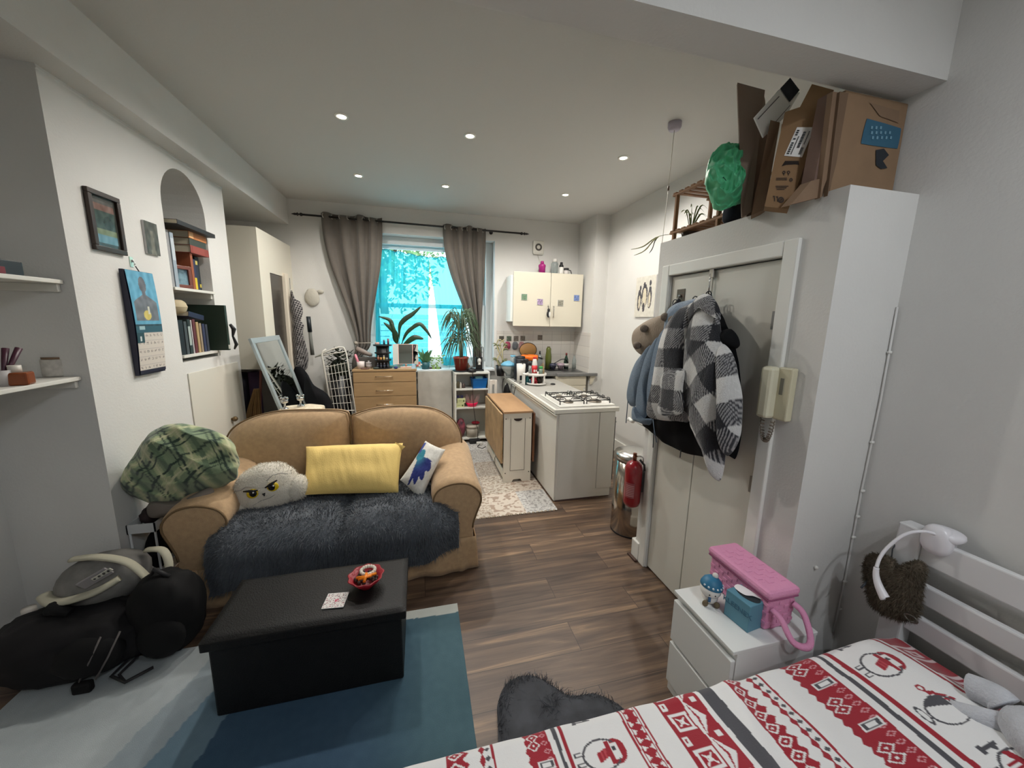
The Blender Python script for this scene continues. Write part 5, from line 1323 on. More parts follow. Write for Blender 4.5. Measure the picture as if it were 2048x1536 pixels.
for a in (0.04, 0.10): mb = MB(); mb.tube([(0.16+a, -0.155+a*0.3, 0.25), (0.13+a, -0.19+a*0.2, 0.16), (0.07+a, -0.165, 0.06)], 0.006, 6, flat=0.5); mb.build('strap', mat('strap_grey', (92, 88, 86), 0.6), t)
mb = MB(); mb.tube([(-0.10, 0.02, 0.29), (-0.05, -0.02, 0.34), (0.02, -0.03, 0.31)], [0.02, 0.028, 0.02], 10); mb.build('grab_handle', bagb, t)
mb = MB(); mb.tube([(-0.25, -0.12, 0.1), (-0.34, -0.16, 0.05), (-0.42, -0.14, 0.02)], 0.018, 8, flat=0.4); mb.build('strap', strap, t)
mb = MB(); mb.box((0.12, -0.165, 0.03), (0.07, 0.03, 0.05), 0.008); mb.build('buckle', bagb, t)
t = thing('black_rucksack', 'upright black rucksack beside the left front corner of the sofa', 'rucksack', (-1.27, 2.02, 0.012))
mb = MB(); mb.ball((0, 0, 0.20), (0.145, 0.125, 0.21), 32, 22, fn=lambda q: 1+0.09*nz(q*2.5)+0.03*nz(q*7), p=0.8); mb.build('body', bagb, t)
mb = MB(); mb.ball((0.02, -0.105, 0.14), (0.10, 0.05, 0.11), 20, 12); mb.build('pocket', bagb, t)
mb = MB(); mb.tube([(-0.05, 0, 0.40), (-0.02, -0.02, 0.45), (0.04, -0.02, 0.40)], 0.010, 8); mb.build('handle', strap, t)
for k, a in enumerate((0.0, 0.03)): mb = MB(); mb.tube([(-0.08-a, -0.11, 0.06), (-0.12-a, -0.17, 0.03), (-0.08, -0.20, 0.012), (0.0, -0.15, 0.02)], 0.008, 8, flat=0.5); mb.build('strap', strap, t)
cream = mat('carrier_cream', (180, 176, 156), 0.9); gry = mat('carrier_grey', (118, 116, 112), 0.9, vary=0.2, scale=14)
t = thing('padded_carrier', 'grey padded carrier with cream straps piled on the travel backpack', 'carrier', (-1.58, 2.13, 0.31))
mb = MB(); mb.ball((0, 0, 0.06), (0.19, 0.13, 0.13), 30, 18, rot=(0, -0.15, 0), fn=lambda q: 1+0.07*nz(q*2)); mb.build('pad', gry, t)
mb = MB(); mb.tube(spline([(-0.20, -0.06, 0.04), (-0.10, -0.135, 0.045), (0.05, -0.14, 0.075), (0.13, -0.10, 0.11)], 6, False), 0.028, 10, flat=0.55); mb.build('hem', cream, t)
mb = MB(); mb.tube(spline([(-0.10, -0.02, 0.19), (0.03, -0.06, 0.21), (0.15, -0.07, 0.17), (0.22, -0.07, 0.07)], 6, False), 0.022, 10, flat=0.5); mb.build('strap', cream, t)
mb = MB(); mb.tube(spline([(0.17, 0.03, 0.17), (0.26, 0.0, 0.17), (0.29, -0.03, 0.08), (0.25, -0.05, 0.01)], 6, False), 0.02, 10, flat=0.5); mb.build('strap', cream, t)
mb = MB(); mb.box((0.06, -0.135, 0.145), (0.13, 0.01, 0.05), 0.01, rot=(0.35, -0.5, 0.1)); mb.build('panel', mat('carrier_panel', (140, 136, 136), 0.8), t)
mb = MB(); mb.box((0.095, -0.142, 0.165), (0.085, 0.006, 0.02), 0.004, rot=(0.35, -0.5, 0.1)); tg = mb.build('label_tag', mat('carrier_tag', (190, 188, 176), 0.7), t)
for k in range(4): mb = MB(); mb.ball((0.067+k*0.019, -0.147, 0.150+k*0.0104), (0.006, 0.003, 0.006), 10, 6); mb.build('button', mat('tag_dark', (60, 60, 58), 0.7), tg)
q = Vector((-1.93, 2.16, 0))
t = lathes('water_bottle', 'clear bottle with white cap standing behind the travel backpack', 'bottle', q, [('body', glassc, [(0.001, 0), (0.035, 0.0), (0.037, 0.02), (0.037, 0.15), (0.02, 0.19), (0.014, 0.20)]), ('cap', capw, [(0.026, 0.195), (0.026, 0.235), (0.001, 0.237)])])

# ---------------------------------------------------------------- ottoman top
q = onz(733, 1172, 0.402)
t = thing('red_bowl', 'red fluted bowl of beads and trinkets on the black ottoman', 'bowl', q)
mb = MB(); mb.lathe([(0.03, 0.0), (0.032, 0.006), (0.058, 0.03), (0.082, 0.062), (0.076, 0.062), (0.052, 0.032), (0.02, 0.012), (0.001, 0.011)], seg=60, ripple=lambda a, z: 1+0.05*sin(a*9)*(z/0.062)); mb.build('bowl', mat('bowl_red', (150, 22, 38), 0.4, bump=0.3, bscale=90), t)
bw = mat('bead_white', (220, 212, 198), 0.4); bb = mat('bead_brown', (58, 36, 28), 0.5); bo_ = mat('clip_orange', (236, 132, 20), 0.4)
G_ = 'trinkets in the red bowl'
mb = MB(); R = random.Random(2)
for k in range(40): a = R.random()*6.28; r = 0.05*R.random()**0.5; mb.ball((q.x+r*cos(a), q.y+r*sin(a), q.z+0.038+0.012*R.random()), 0.009, 8, 6)
o_ = solo('brown_beads', mb, bb, 'loose brown beads filling the red bowl', 'beads'); o_['kind'] = 'stuff'
mb = MB()
for k in range(16): a = 2*PI*k/16; mb.ball((q.x+0.008+0.032*cos(a), q.y+0.018+0.022*sin(a), q.z+0.072+0.006*sin(a)), 0.0085, 10, 8, fn=lambda w: 1+0.1*nz(w*4))
solo('shell_bracelet', mb, bw, 'white shell bead bracelet on top in the red bowl', 'bracelet')
mb = MB(); mb.tube([(q.x-0.04, q.y-0.02, q.z+0.066), (q.x, q.y-0.028, q.z+0.072), (q.x+0.05, q.y-0.012, q.z+0.07)], 0.006, 8); mb.tube([(q.x+0.005, q.y-0.01, q.z+0.076), (q.x, q.y-0.055, q.z+0.066)], 0.007, 8); mb.tube([(q.x-0.03, q.y-0.035, q.z+0.066), (q.x+0.03, q.y-0.03, q.z+0.074)], 0.005, 8)
solo('orange_clip', mb, bo_, 'bright orange clip lying in the red bowl', 'clip')
cc4 = [onz(645, 1219, 0.402), onz(690, 1215, 0.402), onz(695, 1186, 0.402), onz(655, 1188, 0.402)]
cm4 = sum(cc4, Vector())/4; ang = math.atan2((cc4[1]-cc4[0]).y, (cc4[1]-cc4[0]).x)
def coast(u, v):
    x, y = u-0.5, v-0.5
    if max(abs(x), abs(y)) > 0.47: return rgb(224, 222, 218)
    if (x-0.05)**2/0.010+(y+0.02)**2/0.010 < 1 and nz((u*20, v*20, 1), 1) > -0.15: return rgb(196, 60, 92)
    n = nz((u*16, v*16, 4), 1); m = nz((u*16, v*16, 9), 1)
    return rgb(150, 60, 80) if n > 0.32 else rgb(96, 86, 92) if m > 0.34 else rgb(226, 222, 218)
mb = MB(); hs_ = 0.047
mb.grid(lambda u, v: ((u-0.5)*2*hs_, (v-0.5)*2*hs_, 0.0045), 60, 60, col=coast); mb.lh((-hs_, -hs_, 0), (hs_, hs_, 0.004), 0.002)
o_ = solo('coaster', mb, painted('gloss_print', 0.25), 'square white coaster with small floral print on the ottoman', 'coaster', loc=(cm4.x, cm4.y, 0.4015), rot=(0, 0, ang))
# ================================================================ RIGHT SIDE
chrome = mat('chrome', (200, 200, 200), 0.12, 1.0)
card = mat('cardboard', (134, 108, 82), 0.85, vary=0.06, scale=12); cardd = mat('cardboard_dark', (126, 102, 80), 0.85, vary=0.06, scale=12); inkm = mat('ink_dark', (56, 46, 40), 0.8); tealm = mat('print_teal', (44, 92, 116), 0.7); papr = mat('paper_white', (232, 230, 226), 0.7); inkb = mat('ink_black', (26, 32, 40), 0.7)
def slab(name, label, corners, th, m, cat, grp=None, dirn=None):
    """board given by its visible face (3-D corners) and its thickness away from the viewer"""
    C4 = [Vector(c) for c in corners]; n = (C4[1]-C4[0]).cross(C4[2]-C4[0]).normalized()
    if n.dot(Vector((0, 0, EYE))-C4[0]) < 0: n = -n
    c = sum(C4, Vector())/len(C4); t = thing(name, label, cat, c, group=grp); mb = W(t); k = len(C4)
    vs = C4+[q-n*th for q in C4]
    mb.add(vs, [tuple(range(k)), tuple(range(2*k-1, k-1, -1))]+[(i, (i+1) % k, k+(i+1) % k, k+i) for i in range(k)])
    mb.build('board', m, t); return t, C4, n
GC = 'flattened cardboard on top of the closet'
ZT = CZ+0.002
def onplane(px, py, X0, Xs):   # boards lean: x grows with y? solve on a plane x = X0 + Xs*(z-ZT)
    d = ray(px, py); o = Vector((0, 0, EYE)); k = (X0+Xs*(o.z-ZT)-o.x)/(d.x-Xs*d.z); return o+d*k
# big box against the right wall
t = thing('cardboard_box', 'big brown cardboard box with a teal printed logo on the closet against the right wall', 'box', (1.7, 1.2, ZT))
fa = [onz(1690+2, 383, ZT+0.0), None]
bl, br_ = onz(1640, 392, ZT), onz(1778, 384, ZT)
yb_ = 1.17
bl, br_, tr_, tl_2 = ony(1648, 388, yb_), ony(1778, 384, yb_), ony(1799, 203, yb_), ony(1691, 182, yb_)
bl.z = br_.z = ZT
zt_ = min(tr_.z, 2.565)
mb = W(t); mb.lh((tl_2.x, yb_, ZT), (1.852, 1.42, zt_), 0.004); mb.build('body', card, t)
q0, q1 = ony(1731, 236, yb_-0.003), ony(1795, 300, yb_-0.003)
mb = W(t); o = quad_outline([(q0.x, yb_-0.002, q1.z), (q1.x, yb_-0.002, q1.z+0.005), (q1.x, yb_-0.002, q0.z-0.01), (q0.x+0.01, yb_-0.002, q0.z)], 6, -0.03)
mb.add(o, [tuple(range(len(o)))]); mb.build('printed_logo', tealm, t)
mb = W(t)
pk = [(1752, 300), (1768, 297), (1778, 310), (1766, 322), (1775, 336), (1762, 338), (1752, 330)]
mb.add([ony(x, y, yb_-0.003) for x, y in pk], [tuple(range(len(pk)))]); mb.build('printed_penguin', inkb, t)
mb = W(t)
for k, (x0, x1, y) in enumerate(((1742, 1760, 255), (1742, 1788, 265), (1744, 1788, 275))):
    for j in range(5 if k else 3): a = ony(x0+j*9, y, yb_-0.0035); mb.lh((a.x, yb_-0.004, a.z-0.005), (a.x+0.009, yb_-0.003, a.z+0.005))
mb.build('printed_text', mat('print_pale', (108, 150, 170), 0.7), t)
mb = W(t); a, b = ony(1652, 318, yb_-0.003), ony(1735, 322, yb_-0.003); mb.add([ony(1740, 205, yb_-.003), ony(1799, 222, yb_-.003), ony(1798, 246, yb_-.003), ony(1760, 232, yb_-.003)], [(0, 1, 2, 3)]); mb.build('dark_edge', cardd, t)
# leaning flattened boards, each its own sheet; planes run along x and lean towards the wall
def board(px4, Y, lb, m=card, th=0.02):
    return slab('cardboard_sheet', lb, [ony(x, y, Yk) for (x, y), Yk in zip(px4, Y)], th, m, 'cardboard', GC)
board([(1655, 392), (1672, 330), (1697, 186), (1680, 183)], (1.155,)*4, 'flat brown sheet leaning right beside the printed big box on the closet', mat('cardboard_mid', (106, 84, 64), 0.85), 0.015)
board([(1640, 396), (1664, 330), (1684, 186), (1666, 183)], (1.165,)*4, 'thin folded sheets left of the sheet that touches the big box', cardd, 0.02)
board([(1582, 409), (1622, 362), (1660, 352), (1645, 393)], (1.175,)*4, 'short dark sheets slanting low behind the labelled long carton', cardd, 0.04)
board([(1628, 362), (1652, 354), (1673, 186), (1664, 183)], (1.185,)*4, 'narrow pinkish folded sheets standing between the labelled carton and the big box', mat('cardboard_pink', (112, 90, 80), 0.85), 0.05)
# long carton with shipping label and recycling print
LF = [(1529, 413), (1577, 418), (1668, 180), (1624, 168), (1600, 214), (1570, 224)]
LY = (1.33, 1.30, 1.28, 1.30, 1.31, 1.325)
A3 = [ony(1529, 413, 1.33), ony(1577, 418, 1.27), ony(1668, 180, 1.235)]; NN = (A3[1]-A3[0]).cross(A3[2]-A3[0]).normalized()
def onpl(x, y): d = ray(x, y); o = Vector((0, 0, EYE)); return o+d*((A3[0]-o).dot(NN)/d.dot(NN))
t, C6, n_ = slab('labelled_carton', 'long brown carton with a white shipping label and hand hole leaning on the closet', [onpl(x, y) for x, y in LF], 0.05, mat('cardboard_long', (138, 108, 76), 0.85, vary=0.06, scale=12), 'carton')
def face_pt(px, py, off=0.002):
    d = ray(px, py); o = Vector((0, 0, EYE)); k = (C6[0]-o).dot(n_)/d.dot(n_); return o+d*k+n_*off
def decal(nm, pts, m, off=0.002):
    mb = W(t); mb.add([face_pt(x, y, off) for x, y in pts], [tuple(range(len(pts)))]); return mb.build(nm, m, t)
lab = decal('shipping_label', [(1568, 312), (1604, 315), (1629, 255), (1594, 255)], papr)
mb = W(t)
def lerp2(u, v): a = (1568+(1604-1568)*u, 312+3*u); b = (1594+(1629-1594)*u, 255); return (a[0]+(b[0]-a[0])*v, a[1]+(b[1]-a[1])*v)
def stroke(u0, v0, u1, v1): mb.add([face_pt(*lerp2(u0, v0), 0.004), face_pt(*lerp2(u1, v0), 0.004), face_pt(*lerp2(u1, v1), 0.004), face_pt(*lerp2(u0, v1), 0.004)], [(0, 1, 2, 3)])
# writing runs up the label: digits as bold ticks, then bar codes
for k in range(12):
    if k in (6, 8): continue
    stroke(0.08, 0.06+k*0.072, 0.22, 0.06+k*0.072+0.045)
for k in range(14): stroke(0.30, 0.06+k*0.045, 0.36, 0.06+k*0.045+0.03)
for k in range(16): stroke(0.48, 0.30+k*0.034, 0.64, 0.30+k*0.034+(0.018 if k % 3 else 0.026))
for k in range(8): stroke(0.72, 0.08+k*0.03, 0.88, 0.08+k*0.03+0.018)
for k in range(10): stroke(0.78, 0.42+k*0.045, 0.84, 0.42+k*0.045+0.03)
mb.build('label_print', inkb, lab)
decal('hand_hole', [(1563, 333), (1570, 322), (1597, 322), (1598, 330), (1590, 329), (1572, 330)], mat('hole_shadow', (40, 30, 24), 0.9), 0.001)
mb = W(t)
def ring(cx, cy, r0, r1, squ=1.0):
    vs = []; N_ = 20
    for k in range(N_): a = 2*PI*k/N_; vs += [face_pt(cx+r0*cos(a), cy+r0*squ*sin(a)), face_pt(cx+r1*cos(a), cy+r1*squ*sin(a))]
    mb.add(vs, [(2*k, 2*k+1, (2*k+3) % (2*N_), (2*k+2) % (2*N_)) for k in range(N_)])
def rect(x0, y0, x1, y1): mb.add([face_pt(x0, y0), face_pt(x1, y0), face_pt(x1, y1), face_pt(x0, y1)], [(0, 1, 2, 3)])
ring(1562, 400, 3.2, 6.0); ring(1562, 400, 0, 2)
for x, y in ((1546, 392), (1552, 393)): rect(x, y, x+4, y+2); rect(x+2.4, y+2, x+4, y+11)
for k in range(3): rect(1551+k*1.0, 372+k*3.2, 1577-k*4, 373.4+k*3.2)
for k in range(2): rect(1552, 356+k*3, 1574, 357.4+k*3)
for x in (1568, 1577): ring(x, 345, 1.5, 3.2); rect(x-0.8, 347, x+0.8, 351)
ring(1582, 360, 1.5, 3.4)
mb.build('carton_print', inkm, t)
board([(1502, 431), (1530, 418), (1560, 245), (1541, 240)], (1.435, 1.40, 1.40, 1.41), 'folded grey brown sheets leaning just left of the labelled long carton', cardd, 0.06)
# white envelope with a dark diamond corner, and the tall dark sheets at the left
t, C4, n2 = slab('white_mailer', 'white printed mailer with a dark blue diamond corner sticking up among the cardboard', [ony(x, y, Yk) for (x, y), Yk in zip([(1527, 275), (1509, 235), (1560, 178), (1600, 185), (1572, 232)], (1.44,)*5)], 0.006, papr, 'mailer')
mb = W(t); mb.add([p+Vector((0, -0.003, 0)) for p in (ony(1579, 156, 1.44), ony(1598, 181, 1.44), ony(1578, 205, 1.44), ony(1559, 178, 1.44))], [(0, 1, 2, 3)]); mb.build('diamond', inkb, t)
mb = W(t)
for (xa, ya, xb, yb2, w) in ((1515, 238, 1558, 192, 1.2), (1545, 250, 1580, 210, 0.8)):
    a, b, c, d = ony(xa, ya, 1.437), ony(xb, yb2, 1.437), ony(xb+w, yb2+w, 1.437), ony(xa+w, ya+w, 1.437); mb.add([a, b, c, d], [(0, 1, 2, 3)])
mb.build('printed_line', mat('ink_grey', (96, 90, 92), 0.7), t)
board([(1484, 434), (1502, 424), (1530, 180), (1475, 165)], (1.52, 1.50, 1.50, 1.52), 'tall dark brown sheet standing at the left end of the cardboard stack', mat('cardboard_grey', (130, 112, 98), 0.85), 0.02)
board([(1492, 436), (1545, 420), (1530, 200), (1528, 190)], (1.54, 1.54, 1.54, 1.54), 'dark inner sheet behind the white mailer', mat('cardboard_grey', (130, 112, 98), 0.85), 0.02)
# green carrier bag
gb = mat('bag_green', (84, 182, 132), 0.5, vary=0.12, scale=8); 
o = spline([ony(x, y, 1.60) for x, y in ((1452, 292), (1478, 300), (1482, 340), (1484, 400), (1462, 420), (1430, 424), (1418, 400), (1410, 368), (1416, 330), (1430, 305))], 9)
t = thing('green_carrier_bag', 'crumpled green plastic carrier bag stuffed beside the cardboard on the closet', 'bag', sum(o, Vector())/len(o))
mb = W(t); puff(mb, resample(o, 150), 0.20, 44, 2.4, nrm=(-0.5, -1, -0.2))
for i, v in enumerate(mb.v):
    r = 1-abs(nz(v*13))*2; mb.v[i] = v+Vector((-0.5, -0.8, 0.1))*(0.030*r+0.022*(1-2*abs(nz(v*26)))+0.008*nz(v*55))+Vector((nz(v*9), 0, nz(v*9+Vector((3, 1, 2)))))*0.012
mb.build('body', gb, t)
mb = W(t); a = ony(1436, 372, 1.52); mb.tube([a, a+Vector((0.01, -0.015, 0.03)), a+Vector((0.03, -0.01, 0.02)), a+Vector((0.02, 0, -0.02))], 0.008, 8, flat=0.3); mb.build('knot', mat('bag_green_dark', (30, 96, 70), 0.5), t)
mb = MB(); o = spline([ony(x, y, 1.66) for x, y in ((1452, 412), (1482, 408), (1484, 438), (1448, 446))], 8); puff(mb, o, 0.10, 8, nrm=(-0.4, -1, 0), wr=0.01, ws=20)
solo('navy_cloth', mb, mat('cloth_navy', (30, 36, 48), 0.85), 'dark navy cloth under the green carrier bag on the closet', 'cloth')
# wooden plant rack
wd = mat('rack_wood', (150, 112, 80), 0.65, vary=0.12, scale=14)
rx0, rx1 = 1.535, 1.80
t = thing('wooden_rack', 'small slatted wooden two tier rack standing on the far end of the closet', 'rack', (1.66, 1.98, CZ))
ry0, ry1 = 1.72, 2.10
for x in (rx0+0.01, rx1-0.01):
    for y in (ry0+0.02, ry1-0.01): mb = W(t); mb.lh((x-0.011, y-0.008, CZ), (x+0.011, y+0.008, 2.47), 0.002); mb.build('leg', wd, t)
for z in (2.255, 2.475):
    mb = W(t)
    for x in (rx0+0.01, rx1-0.01): mb.lh((x-0.014, ry0-0.03, z-0.012), (x+0.008, ry1+0.02, z), 0.002)
    for k in range(9): y = ry0-0.02+k*(ry1-ry0+0.02)/8; mb.lh((rx0-0.005, y-0.014, z), (rx1+0.01, y+0.014, z+0.008), 0.002)
    mb.build('slatted_tier', wd, t)
lv = mat('leaf_spider', (120, 136, 84), 0.5); lvl = mat('leaf_pale', (206, 204, 160), 0.5)
def blade(mb, pts, w):
    pts = spline(pts, 5, False); n = len(pts); vs = []; fs = []
    for i, p in enumerate(pts):
        d = (pts[min(i+1, n-1)]-pts[max(i-1, 0)]).normalized(); s = d.cross(Vector((0.2, -0.7, 0.5))).normalized()*w*sin(PI*min(0.97, (i+0.6)/n))
        vs += [p-s, p+s+Vector((0, 0, 0.001))]
    for i in range(n-1): fs.append((2*i, 2*i+1, 2*i+3, 2*i+2))
    mb.add(vs, fs, True)
t = thing('spider_plant', 'spider plant with thin striped blades poking out at the far end of the closet top', 'plant', (1.62, 2.04, CZ))
mb = MB(); mb.lathe([(0.001, 0), (0.04, 0), (0.052, 0.045), (0.046, 0.045), (0.04, 0.01)], seg=18); mb.build('pot', mat('pot_dark', (70, 60, 52), 0.7), t)
R = random.Random(5)
for k in range(14):
    a = R.uniform(0, 6.28); r = R.uniform(0.03, 0.11); h = R.uniform(0.13, 0.2); mb = MB(); blade(mb, [(0, 0, 0.04), (cos(a)*r*0.5, sin(a)*r*0.5, h), (cos(a)*r, sin(a)*r, h*0.9)], 0.005); mb.build('leaf', lv, t)
for tgt, m in (((1262, 499), lvl), ((1268, 511), lvl), ((1298, 507), mat('leaf_dark', (58, 66, 54), 0.5))):
    e = ony(tgt[0], tgt[1], 2.22)-Vector(t.location); mb = MB(); blade(mb, [(0, 0, 0.04), (-0.10, 0.16, 0.05), (e.x*0.5-0.05, 0.19, (e.z+0.02)*0.7), e], 0.0035); mb.build('leaf', m, t)

# pull switch on the ceiling
p = onz(1350, 245, ZC)
t = thing('pull_switch', 'round lilac grey ceiling pull switch with a long white cord', 'switch', p)
mb = MB(); mb.lathe([(0.045, 0), (0.046, -0.03), (0.036, -0.05), (0.001, -0.052)], seg=24); mb.build('housing', mat('switch_grey', (176, 170, 184), 0.5), t)
cord = mat('cord_white', (206, 202, 190), 0.6)
mb = MB(); mb.cyl((0, 0, -0.05), (-0.008, 0.0, -0.42), 0.0022, 6); mb.cyl((-0.008, 0, -0.45), (-0.03, 0.0, -0.98), 0.0022, 6); mb.build('cord', cord, t)
mb = MB(); mb.cyl((-0.008, 0, -0.42), (-0.008, 0, -0.45), 0.006, 8); mb.build('toggle', mat('toggle_dark', (90, 66, 50), 0.5), t)

# ---------------------------------------------------------------- hooks, coats, hat
def hookplate(px, py, lb):
    q = onx(px, py, CX+0.012); t = thing('door_hook', lb, 'hook', q, group='metal hooks on the closet doors')
    mb = MB(); mb.lh((-0.004, -0.034, -0.04), (0, 0.034, 0.04), 0.001); mb.build('plate', mat('hook_bronze', (104, 94, 84), 0.35, 0.7), t)
    mb = MB(); mb.ball((-0.01, 0, 0), 0.009, 10, 8); mb.tube([(-0.004, 0, -0.005), (-0.02, 0, -0.01), (-0.028, 0, -0.026), (-0.016, 0, -0.034)], 0.004, 8); mb.build('hook', chrome, t)
    return t
hookplate(1362, 592, 'small square metal hook plate on the left closet door above the hat')
q = onx(1417, 585, CX-0.02)
t = thing('door_hook', 'over door metal hook at the meeting edge of the closet doors', 'hook', q, group='metal hooks on the closet doors')
mb = W(t); mb.tube([(CX+0.006, ysp, 1.965), (CX-0.006, ysp, 1.96), (CX-0.006, ysp, 1.80), (CX-0.05, ysp, 1.79), (CX-0.055, ysp, 1.83)], 0.004, 8); mb.lh((CX-0.008, ysp-0.02, 1.94), (CX+0.006, ysp+0.01, 1.985), 0.002); mb.build('bar', chrome, t)
def garment(t, nm, P, X, th, mt, rings=14, n=10, colf=None, folds=0.012, fs=(0, 12, 2.5), seed=0, sub=None):
    """hung cloth: outline in the plane of the door at distance X, bulging into the room, with vertical folds"""
    o = spline([onx(x, y, X) for x, y in P], n)
    mb = W(t); puff(mb, o, th, rings, 2.4, nrm=(-1, 0, 0), back=0.35)
    L_ = Vector(t.location)
    c = sum(o, Vector())/len(o)
    for i, v in enumerate(mb.v):
        w = v+L_
        f = nz(Vector((seed, w.y*fs[1], w.z*fs[2])), 1.0)
        g = 1-2*abs(nz(Vector((seed+5, w.y*fs[1]*0.7+w.z*1.3, w.z*fs[2]*0.8)), 1.0))
        k = folds*(f+0.8*g)
        if colf: mb.col[i] = colf(w)
        mb.v[i] = v+Vector((-k, 0.25*k, 0))
    return mb.build(nm, mt, t)
XC = 1.40
# black coat underneath
t = thing('black_jacket', 'black jacket hanging underneath the checked coat on the closet door', 'jacket', onx(1380, 800, 1.45))
garment(t, 'body', [(1400, 600), (1440, 620), (1470, 680), (1485, 760), (1484, 860), (1470, 918), (1458, 890), (1440, 915), (1400, 912), (1370, 905), (1330, 885), (1300, 860), (1287, 838), (1300, 760), (1350, 640)], 1.455, 0.10, mat('jacket_black', (10, 11, 14), 0.9, spec=0.2), seed=3)
garment(t, 'sleeve', [(1452, 665), (1466, 658), (1478, 675), (1480, 692), (1468, 698), (1455, 690)], 1.40, 0.10, mat('jacket_black', (18, 19, 23), 0.85), rings=8, seed=8)
for px in (1362, 1308):
    a, b = onx(px, 860 if px < 1340 else 900, 1.42), onx(px-2, 895 if px < 1340 else 915, 1.43); mb = W(t); mb.cyl(a, b, 0.003, 6); mb.build('drawstring', mat('cord_dark', (60, 64, 70), 0.7), t)
mb = W(t); mb.tube([onx(1418, 596, 1.47)+Vector((0, 0.02*cos(k), 0.02*sin(k))) for k in [j*0.7 for j in range(9)]], 0.003, 6, closed=True); mb.build('hanging_loop', mat('strap_navy', (26, 28, 38), 0.7), t)
# beige pompom hat
hm_ = mat('hat_beige', (150, 136, 120), 0.95, bump=0.6, bscale=110, stretch=(1, 3, 0.4)); pm = mat('pompom_brown', (116, 104, 92), 0.95, bump=0.8, bscale=200)
t = thing('pompom_hat_bag', 'beige ribbed hat with small pompoms hanging behind the blue jacket', 'hat', onx(1300, 670, 1.42))
garment(t, 'body', [(1342, 630), (1348, 660), (1330, 690), (1296, 712), (1276, 704), (1268, 685), (1272, 662), (1290, 645), (1318, 632)], 1.43, 0.13, hm_, folds=0.004, seed=4)
for px, py in ((1288, 657), (1274, 691), (1330, 634), (1345, 640)):
    q = onx(px, py, 1.35); mb = W(t); mb.ball(q, 0.024, 14, 10, fn=lambda w: 1+0.06*nz(w*6)); mb.build('pompom', pm, t)
mb = W(t); mb.tube([onx(1352, 622, 1.46), onx(1347, 612, 1.48), onx(1360, 600, 1.49)], 0.012, 8, flat=0.5); mb.build('strap', mat('strap_navy', (26, 28, 38), 0.7), t)
mb = W(t); mb.tube([onx(1350, 606, 1.48)+Vector((0, 0.02*cos(k), 0.02*sin(k))) for k in [j*0.7 for j in range(9)]], 0.003, 6, closed=True); mb.build('hanging_loop', mat('strap_navy', (26, 28, 38), 0.7), t)
# blue quilted jacket with vertical channels
bl_ = mat('quilt_blue', (104, 126, 148), 0.6, vary=0.16, scale=110, bump=0.9, bscale=260, sheen=0.2)
t = thing('quilted_jacket', 'light blue quilted puffer jacket hanging to the left of the checked coat', 'jacket', onx(1310, 760, 1.40))
for k, P in enumerate(([(1322, 668), (1338, 650), (1345, 668), (1335, 720), (1322, 770), (1318, 815), (1305, 838), (1296, 815), (1298, 770), (1308, 715)],
                       [(1306, 690), (1322, 668), (1318, 720), (1302, 775), (1298, 825), (1284, 838), (1276, 815), (1280, 765), (1290, 725)],
                       [(1290, 705), (1306, 688), (1300, 735), (1284, 778), (1276, 808), (1262, 812), (1256, 795), (1264, 755), (1276, 722)],
                       [(1345, 612), (1378, 600), (1400, 598), (1390, 615), (1362, 640), (1350, 675), (1340, 700), (1330, 690), (1334, 640)],
                       [(1270, 812), (1286, 838), (1304, 838), (1300, 850), (1284, 846), (1268, 838)])):
    garment(t, 'quilted_channel' if k < 4 else 'hem', P, 1.405-0.006*k, 0.085, bl_, rings=9, folds=0.006, seed=10+k)
for P in ([(1262, 778), (1256, 800), (1252, 846)], [(1306, 838), (1309, 862), (1313, 885)]):
    mb = W(t); mb.tube([onx(x, y, 1.37) for x, y in P], 0.003, 6); mb.build('drawstring', mat('cord_blue', (104, 122, 140), 0.7), t)
mb = W(t); mb.tube([onx(1390, 600, 1.47)+Vector((0, 0.02*cos(k), 0.02*sin(k))) for k in [j*0.7 for j in range(9)]], 0.003, 6, closed=True); mb.build('hanging_loop', mat('strap_navy', (26, 28, 38), 0.7), t)
# checked coat
def plaid(w, rot=0.0, oy=0.0, oz=0.0, p=0.21):
    y = (w.y+oy); z = (w.z+oz); a = y*cos(rot)-z*sin(rot); b = y*sin(rot)+z*cos(rot)
    a += 0.006*nz(w*9); b += 0.006*nz(w*9+Vector((4, 4, 4)))
    i = int(math.floor(a/(p*0.5))) % 2; j = int(math.floor(b/(p*0.5))) % 2
    f = nz(w*160)*14
    if i and j: c = (20, 23, 31)
    elif i or j:
        h = ((a+b)*75) % 1.0; c = (36, 38, 46) if h < 0.56 else (158, 158, 158)
    else: c = (206, 206, 204)
    return rgb(*[clamp(q+f, 0, 255) for q in c])
t = thing('checked_coat', 'fleecy black and white checked coat hanging in front on the closet doors', 'coat', onx(1400, 760, 1.36))
pc = painted('plaid_print', 0.95, bump=0.6, bscale=240, sheen=0.3)
garment(t, 'body', [(1408, 590), (1422, 598), (1436, 612), (1446, 640), (1458, 690), (1470, 740), (1472, 800), (1466, 850), (1455, 900), (1448, 940), (1440, 962), (1430, 950), (1420, 920), (1408, 890), (1392, 850), (1384, 838), (1370, 842), (1374, 780), (1378, 720), (1386, 650)], 1.375, 0.17, pc, rings=60, n=16, colf=lambda w: plaid(w, 0.78 if w.z < 1.62 else 0.12, 0.02, 0.03, 0.21), folds=0.022, fs=(0, 11, 1.6), seed=21)
